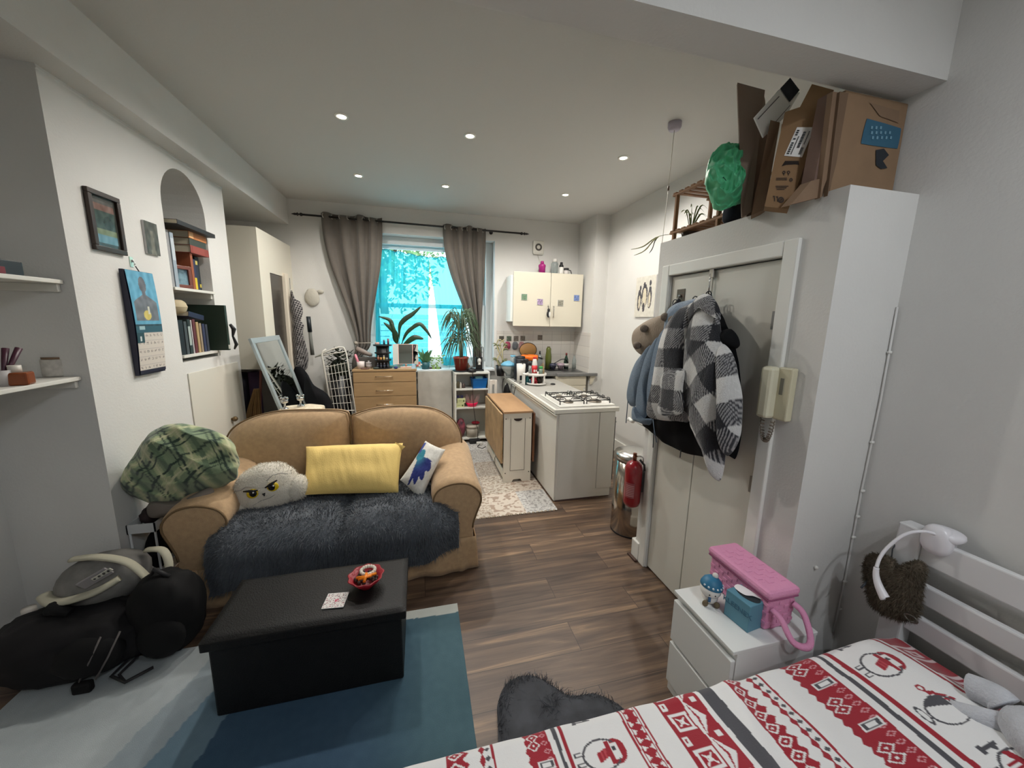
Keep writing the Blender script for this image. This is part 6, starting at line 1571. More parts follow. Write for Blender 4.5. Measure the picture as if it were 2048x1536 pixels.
garment(t, 'front_panel', [(1395, 606), (1388, 650), (1380, 720), (1376, 780), (1372, 838), (1350, 842), (1322, 840), (1300, 832), (1306, 800), (1312, 760), (1320, 710), (1334, 660), (1352, 630), (1375, 612)], 1.355, 0.13, pc, rings=50, n=14, colf=lambda w: plaid(w, 0.06, 0.045, 0.01, 0.21), folds=0.012, fs=(0, 9, 1.5), seed=25)
garment(t, 'pocket', [(1326, 748), (1368, 738), (1367, 778), (1364, 826), (1318, 828), (1321, 790)], 1.285, 0.035, pc, rings=30, n=12, colf=lambda w: plaid(w, 0.06, 0.055, 0.015, 0.21), folds=0.003, seed=31)
garment(t, 'sleeve', [(1448, 690), (1462, 700), (1476, 740), (1486, 790), (1484, 850), (1480, 880), (1466, 906), (1456, 908), (1458, 860), (1456, 800), (1450, 740)], 1.36, 0.15, pc, rings=44, n=12, colf=lambda w: plaid(w, 0.5, 0.03, 0.06, 0.21), folds=0.012, fs=(0, 10, 2), seed=35)
garment(t, 'collar', [(1400, 592), (1415, 588), (1428, 596), (1440, 618), (1442, 640), (1430, 622), (1412, 606), (1398, 612), (1386, 640), (1378, 640), (1384, 612)], 1.335, 0.06, pc, rings=20, n=10, colf=lambda w: plaid(w, 0.4, 0.0, 0.04, 0.21), folds=0.005, seed=41)
mb = W(t); mb.tube([onx(1417, 590, 1.46)+Vector((0, 0.02*cos(k), 0.02*sin(k))) for k in [j*0.7 for j in range(9)]], 0.003, 6, closed=True); mb.build('hanging_loop', mat('strap_navy', (26, 28, 38), 0.7), t)
fp = mat('collar_dark', (30, 32, 40), 0.9)
# penguin print on the far wall
a, b = onx(1276, 556, XK-0.002), onx(1309, 634, XK-0.002)
def peng(u, v):
    c = (206, 202, 190)
    n = nz((u*14, v*14, 0), 1)
    for (cx, cy, rx, ry, dark) in ((0.22, 0.42, 0.10, 0.27, 1), (0.75, 0.48, 0.09, 0.28, 1), (0.48, 0.52, 0.15, 0.30, 1), (0.48, 0.46, 0.10, 0.25, 0), (0.47, 0.24, 0.06, 0.12, 1), (0.45, 0.80, 0.05, 0.06, 1), (0.25, 0.72, 0.05, 0.07, 1), (0.74, 0.82, 0.05, 0.07, 1), (0.23, 0.38, 0.05, 0.16, 0), (0.74, 0.42, 0.05, 0.18, 0)):
        if ((u-cx)/rx)**2+((v-cy)/ry)**2 < 1+0.3*n: c = (58, 56, 64) if dark else (206, 196, 172)
    return rgb(*[clamp(q+n*10, 0, 255) for q in c])
mb = MB(); y0, y1, z0, z1 = min(a.y, b.y), max(a.y, b.y), b.z, a.z
mb.grid(lambda u, v: (XK-0.0175, y1+(y0-y1)*u, z0+(z1-z0)*v), 60, 110, col=peng); mb.lh((XK-0.017, y0, z0), (XK-0.001, y1, z1))
solo('penguin_picture', mb, painted('tile_print', 0.4), 'white canvas print of a group of penguins on the kitchen right wall', 'picture')

t = thing('white_bracket', 'white curved bracket showing under the hem of the blue jacket', 'bracket', (CX-0.02, 2.19, 0))
qa, qb, qc = onx(1258, 838, CX-0.03), onx(1272, 840, CX-0.03), onx(1288, 850, CX-0.03)
mb = W(t); mb.tube(spline([qa, (qa+qb)/2+Vector((0, 0, -0.012)), qb, qc], 5, False), [0.016, 0.014, 0.012, 0.012, 0.013, 0.014, 0.016, 0.014, 0.012, 0.011, 0.012, 0.014, 0.016, 0.015, 0.012, 0.01], 10); mb.build('mounting_arm', trimm, t)
# entry phone
ph = mat('phone_cream', (200, 194, 166), 0.4)
a, b = onx(1543, 728, CX), onx(1592, 845, CX)
t = thing('entry_phone', 'cream wall mounted entry phone beside the closet door', 'phone', (CX, 1.22, 1.41))
y0, y1, z0, z1 = 1.168, 1.285, 1.30, 1.525
mb = W(t); mb.lh((CX-0.034, y0, z0), (CX-0.001, y0+0.062, z1), 0.006); mb.lh((CX-0.03, y0+0.05, z0+0.004), (CX-0.0185, y1, z1-0.004), 0.004); mb.build('base', ph, t)
mb = W(t); mb.lh((CX-0.075, y0+0.056, z0+0.0), (CX-0.022, y1-0.006, z1), 0.014); mb.build('handset', mat('phone_cream_light', (206, 202, 178), 0.4), t)
mb = W(t); mb.lh((CX-0.036, y0+0.030, z0+0.11), (CX-0.033, y0+0.045, z0+0.18)); mb.build('speaker_slot', mat('slot_grey', (120, 118, 106), 0.6), t)
mb = W(t); pts = []
for k in range(140):
    s = k/139; ang = s*PI; cy_ = y0+0.075-0.012*cos(ang)*1; cz_ = z0-0.10*sin(ang*1.0)-0.005*s
    pts.append((CX-0.045+0.009*cos(k*0.9), y0+0.07+0.024*cos(ang)+0.006*sin(k*0.9), cz_+0.004*sin(k*0.9)))
mb.tube(pts, 0.0026, 5); mb.build('coiled_cord', mat('coil_brown', (112, 100, 86), 0.5), t)

# ---------------------------------------------------------------- bin and extinguisher
st = mat('bin_steel', (176, 168, 158), 0.14, 1.0)
q = onz(1262, 1058, 0); bxx, byy, br = 1.66, 2.50, 0.148
t = thing('pedal_bin', 'tall chrome kitchen bin standing behind the closet corner', 'bin', (bxx, byy, 0))
mb = MB(); mb.lathe([(br*0.97, 0.0), (br, 0.015), (br, 0.64)], seg=40); mb.build('body', st, t)
mb = MB(); mb.lathe([(br*1.04, 0.62), (br*1.06, 0.655), (br*1.0, 0.675), (br*0.5, 0.69), (0.001, 0.692)], seg=40); mb.build('lid', mat('lid_steel', (190, 188, 184), 0.25, 1.0), t)
mb = MB(); mb.lathe([(br*1.0, 0.0), (br*1.0, 0.014)], seg=40); mb.build('foot_ring', blackm, t)
rd_ = mat('extinguisher_red', (142, 22, 32), 0.25, coat=0.4)
ep = onx(1271, 960, CX-0.085); er = 0.059
t = thing('fire_extinguisher', 'small red fire extinguisher fixed to the closet end beside the bin', 'fire extinguisher', (CX-0.073, 2.155, 0.02))
zb, ztp = onx(1270, 1020, CX-0.07).z, onx(1272, 932, CX-0.07).z
mb = MB(); mb.lathe([(0.001, zb-0.01), (er*0.5, zb-0.012), (er*0.9, zb+0.004), (er, zb+0.03), (er, ztp-0.035), (er*0.85, ztp-0.008), (er*0.4, ztp+0.012), (0.018, ztp+0.016)], seg=30); mb.build('cylinder', rd_, t)
mb = MB(); mb.cyl((0, 0, ztp+0.012), (0, 0, ztp+0.05), 0.014, 12); mb.box((0, 0, ztp+0.055), (0.02, 0.02, 0.03), 0.004); mb.build('valve', mat('valve_brass', (120, 70, 50), 0.3, 0.7), t)
mb = MB(); mb.tube([(0, -0.012, ztp+0.05), (0.02, -0.04, ztp+0.06), (0.03, -0.055, ztp+0.05), (0.03, -0.058, ztp+0.02)], 0.004, 6); mb.tube([(0, 0, ztp+0.035), (-0.03, 0.01, ztp+0.032)], 0.006, 6); mb.build('lever', chrome, t)
mb = MB(); mb.tube([(0.02, -0.03, ztp+0.03), (0.04, -0.055, ztp), (0.045, -0.058, ztp-0.04)], 0.008, 8); mb.build('hose', blackm, t)
mb = MB(); mb.grid(lambda u, v: (er*1.012*cos(PI*1.02+u*1.15), er*1.012*sin(PI*1.02+u*1.15), zb+0.07+0.11*v), 12, 2); lb_ = mb.build('label', mat('label_pink', (150, 70, 76), 0.4), t)
mb = MB()
for k in range(7): mb.grid(lambda u, v: (er*1.02*cos(PI*1.07+u*0.95), er*1.02*sin(PI*1.07+u*0.95), zb+0.083+0.0125*k+0.0055*v), 10, 1)
mb.build('label_lettering', mat('label_text_pale', (196, 150, 150), 0.4), lb_)
mb = MB()
for k in range(6): mb.grid(lambda u, v: (er*1.02*cos(PI*0.80+u*0.16), er*1.02*sin(PI*0.80+u*0.16), zb+0.06+0.034*k+0.022*v), 4, 1)
mb.build('brand_lettering', mat('label_text_pale', (196, 150, 150), 0.4), t)
mb = MB(); mb.lh((0.045, -0.03, zb+0.1), (0.068, 0.03, ztp-0.05)); mb.build('bracket', mat('bracket_grey', (90, 90, 90), 0.5), t)

# ---------------------------------------------------------------- bedside goods
BTz = BT+0.0005
pk_ = mat('wicker_pink', (220, 148, 184), 0.65, bump=0.3, bscale=120); pkd = mat('wicker_pink_dark', (150, 78, 116), 0.8)
a, b, c = onz(1538, 1254, BTz), onz(1600, 1215, BTz), onz(1440, 1150, BTz)
t = thing('pink_hamper', 'pink woven lidded hamper on the bedside chest against the wall', 'hamper', (1.33, 1.13, BTz))
hx0, hx1, hy0, hy1 = 1.272, 1.43, 0.965, 1.33
hy1 = min(by1+0.03, 1.30)
t.rotation_euler = (0, 0, 0.0)
mb = W(t); mb.lh((hx0+0.012, hy0+0.012, BTz), (hx1-0.008, hy1-0.012, BTz+0.135), 0.012)
mb.build('basket', pk_, t)
mb = W(t)
for k in range(6):
    z = BTz+0.015+k*0.02
    for j in range(12):
        y = hy0+0.02+j*(hy1-hy0-0.05)/11
        if (j+k) % 2: mb.box((hx0+0.011, y, z), (0.004, 0.022, 0.014), 0.0015)
    for j in range(5):
        x = hx0+0.025+j*(hx1-hx0-0.05)/4
        if (j+k) % 2: mb.box((x, hy0+0.011, z), (0.022, 0.004, 0.014), 0.0015)
mb.build('weave', pk_, t)
mb = W(t); zl = BTz+0.14
mb.lh((hx0, hy0, zl), (hx1, hy1, zl+0.035), 0.014); ld = mb.build('lid', pk_, t)
mb = W(t)
for j in range(9):
    for k in range(4):
        y = hy0+0.06+j*(hy1-hy0-0.12)/8; x = hx0+0.035+k*(hx1-hx0-0.07)/3
        if (j+k) % 2: mb.box((x, y, zl+0.035), (0.026, 0.022, 0.004), 0.0015)
        else: mb.box((x, y, zl+0.0352), (0.016, 0.003, 0.001))
mb.build('lid_weave', pk_, ld)
mb = W(t); mb.lh((hx0+0.004, hy0+0.004, zl-0.006), (hx1-0.004, hy1-0.004, zl+0.002), 0.003); mb.build('lid_seam', pkd, t)
mb = W(t); xm = (hx0+hx1)/2
mb.tube(spline([(xm-0.05, hy0+0.005, BTz+0.10), (xm-0.045, hy0-0.03, BTz+0.085), (xm-0.035, hy0-0.075, BTz+0.03), (xm+0.01, hy0-0.095, BTz+0.016), (xm+0.05, hy0-0.075, BTz+0.03), (xm+0.062, hy0-0.03, BTz+0.09), (xm+0.05, hy0+0.005, BTz+0.11)], 6, False), 0.0125, 10, flat=0.7); mb.build('handle', pk_, t)
# tissue box
tb = mat('tissue_teal', (88, 138, 158), 0.55); 
t = thing('tissue_box', 'teal cube tissue box with a tissue showing on the bedside chest', 'tissue box', (1.17, 0.985, BTz), (0, 0, 0.0))
A1, A2, A3 = onz(1447, 1227, BTz), onz(1494, 1267, BTz), onz(1531, 1252, BTz)
cx_ = (A1+A3)/2; ang = math.atan2((A3-A2).y, (A3-A2).x); wx = (A3-A2).length; wy = (A1-A2).length
t.location = (cx_.x, cx_.y, BTz); t.rotation_euler = (0, 0, ang)
hT = 0.115
mb = MB(); mb.lh((-wx/2, -wy/2, 0), (wx/2, wy/2, hT), 0.003); mb.build('box', tb, t)
mb = MB(); o = [(0.030*cos(a)*1.0, 0.043*sin(a)*1.15, hT+0.0008) for a in [2*PI*k/28 for k in range(28)]]; mb.add(o, [tuple(range(28))]); mb.build('opening', mat('slot_dark', (34, 44, 50), 0.8), t)
mb = MB(); puff(mb, spline([(-0.018, 0.045, hT+0.004), (0.012, 0.05, hT+0.006), (0.022, 0.01, hT+0.008), (0.026, -0.045, hT+0.004), (0.006, -0.02, hT+0.007), (-0.020, 0.0, hT+0.005)], 6), 0.008, 5, nrm=(0, 0, 1)); mb.build('tissue', mat('tissue_white', (230, 228, 230), 0.9), t)
fc = bpy.data.curves.new('raised_lettering', 'FONT'); fc.body = 'KLEENEX'; fc.size = 0.030; fc.extrude = 0.0008; fc.align_x = 'CENTER'; fc.align_y = 'CENTER'
fo = bpy.data.objects.new('raised_lettering', fc); COL.objects.link(fo); 
bpy.context.view_layer.update()
tm_ = bpy.data.meshes.new_from_object(fo.evaluated_get(bpy.context.evaluated_depsgraph_get())); bpy.data.objects.remove(fo)
fo = bpy.data.objects.new('raised_lettering', tm_); COL.objects.link(fo); fo.parent = t; fo.location = (-wx/2-0.0006, 0.0, hT*0.62); fo.rotation_euler = (PI/2, 0, -PI/2)
tm_.materials.clear(); tm_.materials.append(mat('tissue_text', (58, 104, 128), 0.55))
# snowman pot
sw = mat('snow_white', (218, 214, 208), 0.5); sb = mat('snow_blue', (40, 110, 146), 0.5)
q = onz(1418, 1203, BTz); t = thing('snowman_figurine', 'round white snowman figurine in a blue knitted hat on the bedside chest', 'figurine', q, (0, 0, -0.5))
k_ = 0.80
mb = MB(); mb.ball((0, 0, 0.034*k_), (0.040*k_, 0.040*k_, 0.036*k_), 22, 14); mb.ball((0, 0, 0.075*k_), (0.052*k_, 0.050*k_, 0.040*k_), 24, 16); mb.build('body', sw, t)
mb = MB(); mb.lathe([(0.050*k_, 0.0), (0.056*k_, 0.008*k_), (0.055*k_, 0.02*k_), (0.044*k_, 0.044*k_), (0.026*k_, 0.058*k_), (0.001, 0.062*k_)], (0.002, 0.004, 0.084*k_), 28, rot=(-0.12, 0.16, 0)); mb.build('hat', sb, t)
mb = MB(); mb.ball((0.020*k_, 0.014*k_, 0.150*k_), 0.015*k_, 14, 10, fn=lambda w: 1+0.05*nz(w*5)); mb.build('bobble', sw, t)
mb = MB()
for k in range(7):
    a = -2.5+k*0.42; r = 0.0535*k_; z = (0.1105-0.006*cos(a)*1.0)*k_
    mb.box((r*cos(a)*1.0+0.004*k_, r*sin(a)+0.004, z), (0.008*k_, 0.008*k_, 0.008*k_), 0.001, rot=(0.7, 0.3, a))
mb.build('hat_diamond', mat('snow_pale', (206, 216, 222), 0.5), t)
mb = MB(); mb.lathe([(0.040*k_, 0.050*k_), (0.043*k_, 0.056*k_), (0.040*k_, 0.062*k_)], seg=24, cap=False); mb.box((-0.012*k_, -0.043*k_, 0.044*k_), (0.014*k_, 0.008*k_, 0.03*k_), 0.003); mb.build('scarf', mat('snow_navy', (36, 84, 124), 0.6), t)
for x in (-0.030, 0.026): mb = MB(); mb.ball((x*k_, -0.042*k_, 0.017*k_), (0.015*k_, 0.010*k_, 0.018*k_), 14, 10); mb.build('shoe_sole', mat('snow_olive', (104, 90, 66), 0.6), t)
for x in (-0.016, 0.012): mb = MB(); mb.ball((x*k_, -0.0485*k_, 0.073*k_), 0.0038*k_, 8, 6); mb.build('eye', blackm, t)

# ---------------------------------------------------------------- clip lamp, fur bag, plush on the bed
lw = mat('lamp_white', (224, 222, 226), 0.3)
hp = onx(1880, 1092, 1.80)
t = thing('clip_lamp', 'white clip lamp with a curved arm on the top headboard rail', 'lamp', (1.80, hp.y, 0.945))
mb = W(t); mb.ball((1.778, hp.y, 0.955), (0.030, 0.042, 0.055), 22, 14, p=0.8); mb.ball((1.80, hp.y-0.005, 0.978), (0.045, 0.05, 0.022), 20, 12, p=0.8); mb.lh((1.815, hp.y-0.03, 0.90), (1.83, hp.y+0.03, 0.97), 0.006); mb.build('clip', lw, t)
Q = [onx(1882, 1073, 1.77), onx(1850, 1063, 1.73), onx(1812, 1068, 1.69), onx(1778, 1092, 1.65), onx(1760, 1115, 1.62), onx(1753, 1135, 1.60)]
mb = W(t); mb.tube(spline(Q, 6, False), 0.0055, 8); mb.build('arm', lw, t)
Q2 = [onx(1753, 1135, 1.60), onx(1752, 1150, 1.595), onx(1757, 1170, 1.59), onx(1768, 1193, 1.585), onx(1770, 1196, 1.585)]
mb = W(t); mb.tube(spline(Q2, 4, False), [0.008+0.008*smooth(0, 1, k/16) if k < 15 else 0.006 for k in range(17)], 12); mb.build('lamp_head', lw, t)
t = thing('fur_pouch', 'brown heart shaped fur pouch hanging from the end of the headboard', 'pouch', onx(1785, 1180, 1.73))
o = spline([onx(x, y, 1.735) for x, y in ((1797, 1135), (1782, 1116), (1745, 1108), (1728, 1125), (1734, 1180), (1745, 1212), (1790, 1238), (1828, 1240), (1840, 1215), (1845, 1170), (1852, 1140), (1840, 1122), (1815, 1128))], 8)
fbm = mat('pouch_fur', (92, 82, 68), 0.95, vary=0.2, scale=30)
mb = W(t); puff(mb, o, 0.07, 10, 2.6, nrm=(-1, -0.3, 0.2)); mb.build('body', fbm, t); fur(mb, 9000, 0.013, 0.0009, droop=0.4, lay=0.7, seed=6).build('pile', fbm, t)
mb = W(t); qq = onx(1822, 1237, 1.70); mb.tube([qq+Vector((0, 0.018*cos(a), 0.012*sin(a))) for a in [2*PI*k/14 for k in range(14)]], 0.003, 6, closed=True); mb.build('ring', mat('ring_steel', (110, 106, 98), 0.3, 0.9), t)
mb = W(t); mb.tube([onx(1736, 1160, 1.72), onx(1728, 1170, 1.70), onx(1722, 1176, 1.69)], 0.004, 6); mb.tube([onx(1783, 1118, 1.75), onx(1785, 1098, 1.77), onx(1800, 1075, 1.79)], 0.002, 6); mb.build('cord', mat('cord_dark', (60, 64, 70), 0.7), t)
# pale plush lying against the headboard
pl = mat('plush_grey', (186, 188, 194), 0.95, vary=0.10, scale=18, bump=0.5, bscale=140, sheen=0.3)
Bc = onz(2060, 1470, 0.64)
t = thing('grey_plush', 'pale grey plush toy lying on the duvet below the headboard', 'plush toy', (Bc.x, Bc.y, 0.60))
mb = W(t); mb.ball(Bc+Vector((0.02, -0.08, 0.0)), (0.10, 0.14, 0.075), 28, 18, fn=lambda w: 1+0.05*nz(w*3)); B1 = mb
def limb(P, r):
    pts = spline(P, 6, False); n = len(pts)
    return pts, [r[0]+(r[1]-r[0])*k/(n-1) if 0 < k < n-1 else r[0 if k == 0 else 1]*0.55 for k in range(n)]
mb.build('body', pl, t)
for P, r, nm in (([onz(1903, 1417, 0.585), onz(1950, 1432, 0.605), onz(2010, 1450, 0.615), onz(2040, 1462, 0.62)], (0.022, 0.034), 'arm'), ([onz(1938, 1372, 0.63), onz(1968, 1384, 0.64), onz(1995, 1398, 0.645), onz(2010, 1412, 0.64)], (0.036, 0.04), 'leg')):
    mb = W(t); pts, rr = limb(P, r); mb.tube(pts, rr, 14); mb.build(nm, pl, t)
mb = W(t); a = onz(1896, 1408, 0.575)
for k in range(3): mb.tube([a+Vector((0, 0.012*(k-1), 0)), a+Vector((-0.022, 0.016*(k-1)+0.008, -0.004))], [0.006, 0.002], 6)
mb.build('claw', mat('claw_grey', (84, 82, 84), 0.7), t)
# small things by the skirting and wall
t = thing('storage_crate', 'low grey lidded box on the floor between the bedside chest and the bed head', 'box', (1.62, 0.95, 0))
zc = 0.28
K = [onz(1622, 1318, zc), onz(1680, 1302, zc)]
K[1].y = min(K[1].y, 1.08)
mb = W(t); mb.lh((K[0].x, 0.90, 0), (1.755, K[1].y, zc-0.03), 0.003); mb.build('body', mat('crate_grey', (120, 120, 122), 0.6), t)
mb = W(t); mb.lh((K[0].x-0.004, 0.895, zc-0.03), (1.758, K[1].y+0.004, zc), 0.004); mb.build('lid', mat('crate_lid', (186, 188, 190), 0.5), t)
t = thing('wall_cable', 'white painted cable clipped down the corner between closet and right wall', 'cable', (XR-0.006, CY0-0.004, 1.0))
xq = XR-0.012
mb = W(t); mb.tube([(xq, CY0-0.006, 1.78), (xq+0.003, CY0-0.008, 1.4), (xq-0.003, CY0-0.006, 1.0), (xq, CY0-0.007, 0.6), (xq-0.01, CY0-0.008, 0.3)], 0.004, 6); mb.build('cable', wallm, t)
for z in (1.6, 1.22, 1.0, 0.88, 0.78, 0.56, 0.42): mb = W(t); mb.box((xq, CY0-0.009, z), (0.018, 0.010, 0.010), 0.003); mb.build('clip', trimm, t)
t = thing('wall_nub', 'small white plug fixed low on the closet side above the bedside chest', 'plug', onx(1633, 1155, 1.70)); t.location = (1.66, CY0-0.001, 0.66)
mb = MB(); mb.ball((0, -0.006, 0), 0.008, 10, 8); mb.build('head', trimm, t)
# ================================================================ SMALL GOODS ON THE FURNITURE
teal = mat('plastic_teal', (28, 104, 108), 0.4); white = mat('plastic_white', (222, 220, 214), 0.4); redp = mat('plastic_red', (196, 30, 36), 0.4); dkg = mat('plastic_dark', (34, 38, 44), 0.4); clearp = mat('clear_plastic', (206, 216, 214), 0.15, trans=0.7)
def L(name, label, cat, p, parts, group=None, rot=None, seg=20):
    return lathes(name, label, cat, p, parts, group, seg, rot)
ZI = 0.9085
def isl(px, py):
    p = onz(px, py, ZI)
    if p.y > 4.95: p = ony(px, py, 4.95); p.z = ZI
    return p
# white carousel organiser near the hob
q = onz(1078, 772, ZI); cr_ = 0.125
CQ = Vector((q.x+0.0, q.y+0.115, ZI))
t = thing('spice_carousel', 'white round two tier carousel of bottles on the island behind the hob', 'organiser', CQ)
mb = MB(); mb.lathe([(0.06, 0), (0.07, 0.006), (cr_, 0.01), (cr_, 0.028), (cr_-0.006, 0.03), (cr_-0.008, 0.014), (0.001, 0.013)], seg=36); mb.build('base_tray', white, t)
mb = MB(); mb.lathe([(0.001, 0.118), (cr_-0.004, 0.118), (cr_, 0.122), (cr_, 0.146), (cr_-0.007, 0.148), (cr_-0.009, 0.125), (0.001, 0.124)], seg=36); mb.build('upper_tray', white, t)
for k in range(5):
    a = -PI/2+0.62+k*2*PI/5; mb = MB(); mb.box((cr_*cos(a)*0.96, cr_*sin(a)*0.96, 0.075), (0.012, 0.026, 0.095), 0.003, rot=(0, 0, a)); mb.build('post', white, t)
ZC2 = ZI+0.1245
def up(dx, dy): return (CQ.x+dx, CQ.y+dy, ZC2)
L('sauce_bottle', 'tall white bottle with a red label and red cap on top of the white carousel', 'bottle', up(-0.045, -0.055), [('body', white, [(0.001, 0), (0.030, 0), (0.033, 0.01), (0.033, 0.14), (0.024, 0.19), (0.019, 0.205)]), ('cap', redp, [(0.020, 0.203), (0.021, 0.222), (0.018, 0.226), (0.001, 0.226)]), ('label', redp, [(0.0335, 0.03), (0.0335, 0.125)])])
o = bpy.data.objects['sauce_bottle']
mb = MB(); mb.grid(lambda u, v: (0.0342*cos(-PI/2-0.6+u*0.5), 0.0342*sin(-PI/2-0.6+u*0.5), 0.045+0.03*v), 5, 1); mb.grid(lambda u, v: (0.0342*cos(-PI/2+0.1+u*0.7), 0.0342*sin(-PI/2+0.1+u*0.7), 0.05+0.022*v), 5, 1); mb.build('label_patch', white, o)
L('spray_can', 'green and grey tin in the middle of the white carousel top', 'tin', up(0.03, -0.075), [('body', mat('tin_greygreen', (112, 132, 118), 0.35), [(0.001, 0), (0.024, 0), (0.024, 0.085)]), ('lid', mat('tin_green', (48, 150, 76), 0.4), [(0.024, 0.085), (0.024, 0.112), (0.001, 0.113)])])
mb = MB(); puff(mb, [(CQ.x+0.055+a, CQ.y-0.05+0.3*a, ZC2+b) for a, b in ((-0.03, 0.0), (0.035, 0.0), (0.03, 0.12), (0.012, 0.16), (-0.02, 0.13))], 0.035, 6, nrm=(0.2, -1, 0), wr=0.006, ws=30)
solo('biscuit_packet', mb, mat('packet_cream', (196, 170, 126), 0.45, col2=(60, 44, 34), scale=22), 'crumpled brown and cream packet at the right of the carousel top', 'packet')
L('dark_bottle', 'slim dark bottle at the right rear of the carousel top', 'bottle', up(0.075, 0.02), [('body', dkg, [(0.001, 0), (0.018, 0), (0.018, 0.11), (0.008, 0.13), (0.008, 0.15), (0.001, 0.15)])])
L('clear_shaker', 'clear shaker with dark cap at the left of the carousel top', 'shaker', up(-0.085, -0.01), [('body', clearp, [(0.001, 0), (0.022, 0), (0.022, 0.12)]), ('cap', blackm, [(0.023, 0.12), (0.02, 0.17), (0.001, 0.172)])])
t = thing('red_mug', 'red mug inside the lower tier of the white carousel', 'mug', (CQ.x-0.05, CQ.y-0.055, ZI+0.014))
mb = MB(); mb.lathe([(0.001, 0.002), (0.030, 0), (0.034, 0.08), (0.031, 0.08), (0.028, 0.01)], seg=22); mb.build('body', mat('mug_red', (176, 34, 48), 0.3), t)
mb = MB(); mb.tube([(0.01+0.02*sin(a), -0.034-0.02*abs(cos(a))*0.6, 0.03+0.024*cos(a)) for a in [k*PI/8 for k in range(16)]], 0.005, 6, closed=True); mb.build('handle', mat('mug_red', (176, 34, 48), 0.3), t)
mb = MB(); mb.ball((CQ.x+0.03, CQ.y-0.02, ZI+0.06), (0.055, 0.05, 0.045), 18, 12, fn=lambda w: 1+0.1*nz(w*3)); solo('dark_jar', mb, mat('jar_dark', (48, 42, 34), 0.3), 'dark jar inside the lower tier of the white carousel', 'jar')
# kettle with blue lid, lucky plant, flask, drinks machine, storage tub, jug of utensils
q = isl(1015, 745); s = 1.0
t = thing('glass_kettle', 'glass jug with a pale blue lid on the island near the window', 'jug', (q.x+0.02, q.y, ZI))
mb = MB(); mb.lathe([(0.05, 0), (0.06, 0.012), (0.03, 0.02), (0.055, 0.06), (0.105, 0.13), (0.11, 0.17), (0.10, 0.18)], seg=28, cap=False); mb.build('body', clearp, t)
mb = MB(); mb.lathe([(0.115, 0.17), (0.11, 0.19), (0.07, 0.22), (0.02, 0.235), (0.001, 0.235)], seg=28); mb.build('lid', mat('lid_blue', (110, 176, 206), 0.35), t)
q = isl(1002, 738)
t = thing('lucky_bamboo', 'curly cream stemmed plant in a black pot at the window end of the island', 'plant', (q.x+0.03, 5.12, ZI))
mb = MB(); mb.lathe([(0.05, 0), (0.07, 0.15), (0.063, 0.15), (0.05, 0.12), (0.001, 0.12)], seg=20); mb.build('pot', blackm, t)
stm = mat('stem_cream', (184, 174, 132), 0.6)
for k in range(3):
    a = k*2.1; mb = MB(); mb.tube(spline([(0.02*cos(a), 0.02*sin(a), 0.12), (0.05*cos(a+1), 0.03*sin(a+1), 0.24), (0.03*cos(a+3), 0.03*sin(a), 0.35), (0.07*cos(a+2.5), 0.02, 0.45), (0.0+0.05*cos(a+4), 0, 0.52)], 5, False), 0.008, 6); mb.build('stem', stm, t)
mb = MB(); R = random.Random(8)
for k in range(26):
    a = R.random()*6.28; z = R.choice([0.17, 0.2, 0.36, 0.42]); p = Vector((0.04*cos(a), 0.03*sin(a), z)); e = p+Vector((cos(a)*0.08, sin(a)*0.05, R.uniform(-0.02, 0.06))); blade(mb, [p, (p+e)/2+Vector((0, 0, 0.02)), e], 0.010)
mb.build('leaves', mat('leaf_olive', (98, 104, 66), 0.5), t)
q = isl(1026, 752)
L('black_flask', 'tall black cylindrical flask standing on the island behind the glass jug', 'flask', (q.x+0.05, min(q.y+0.06, 4.78), ZI), [('body', mat('flask_black', (26, 30, 38), 0.4), [(0.001, 0), (0.078, 0), (0.08, 0.01), (0.078, 0.28), (0.07, 0.29)]), ('lid', dkg, [(0.07, 0.29), (0.068, 0.31), (0.03, 0.318), (0.001, 0.318)])])
t = thing('blue_cup', 'pale blue rimmed cup balanced in front of the black flask', 'cup', (q.x-0.015, q.y-0.035, ZI+0.001))
mb = MB(); mb.lathe([(0.001, 0), (0.028, 0), (0.033, 0.30), (0.03, 0.30), (0.026, 0.01)], seg=18); mb.build('body', clearp, t)
mb = MB(); mb.lathe([(0.034, 0.295), (0.036, 0.315), (0.031, 0.315)], seg=18, cap=False); mb.build('rim', mat('lid_blue', (110, 176, 206), 0.35), t)
q = isl(1049, 740)
t = thing('orange_lidded_tub', 'dark tub with a bright orange lid standing behind the black flask', 'tub', (q.x+0.06, 4.92, ZI))
mb = MB(); mb.lathe([(0.001, 0), (0.10, 0), (0.115, 0.26)], seg=26); mb.build('body', dkg, t)
mb = MB(); mb.lathe([(0.118, 0.25), (0.12, 0.31), (0.112, 0.315), (0.001, 0.315)], seg=26); mb.build('lid', mat('lid_orange', (240, 116, 28), 0.4), t)
q = isl(1062, 752)
t = thing('clip_top_tub', 'clear food storage tub with a black rimmed open lid on the island', 'tub', (q.x+0.06, q.y+0.10, ZI))
mb = MB(); mb.lathe([(0.001, 0), (0.12, 0), (0.135, 0.24), (0.128, 0.245), (0.115, 0.01)], seg=28, squash=(1, 0.8)); mb.build('body', clearp, t)
mb = MB(); mb.lathe([(0.001, 0.01), (0.11, 0.01), (0.12, 0.15), (0.001, 0.16)], seg=24, squash=(1, 0.8)); mb.build('contents', mat('leafy_contents', (128, 150, 120), 0.7, col2=(70, 90, 66), scale=26), t)
mb = MB(); mb.tube([(0.13*cos(a), 0.10*sin(a), 0.285-0.03*cos(a)) for a in [k*2*PI/28 for k in range(28)]], 0.009, 8, closed=True); mb.build('lid_rim', blackm, t)
t = thing('wooden_tray', 'round amber wooden tray upright in front of the splashback behind the storage tubs', 'tray', ony(1056, 700, 5.24))  # tray set upright just in front of the tiles, no hook modelled
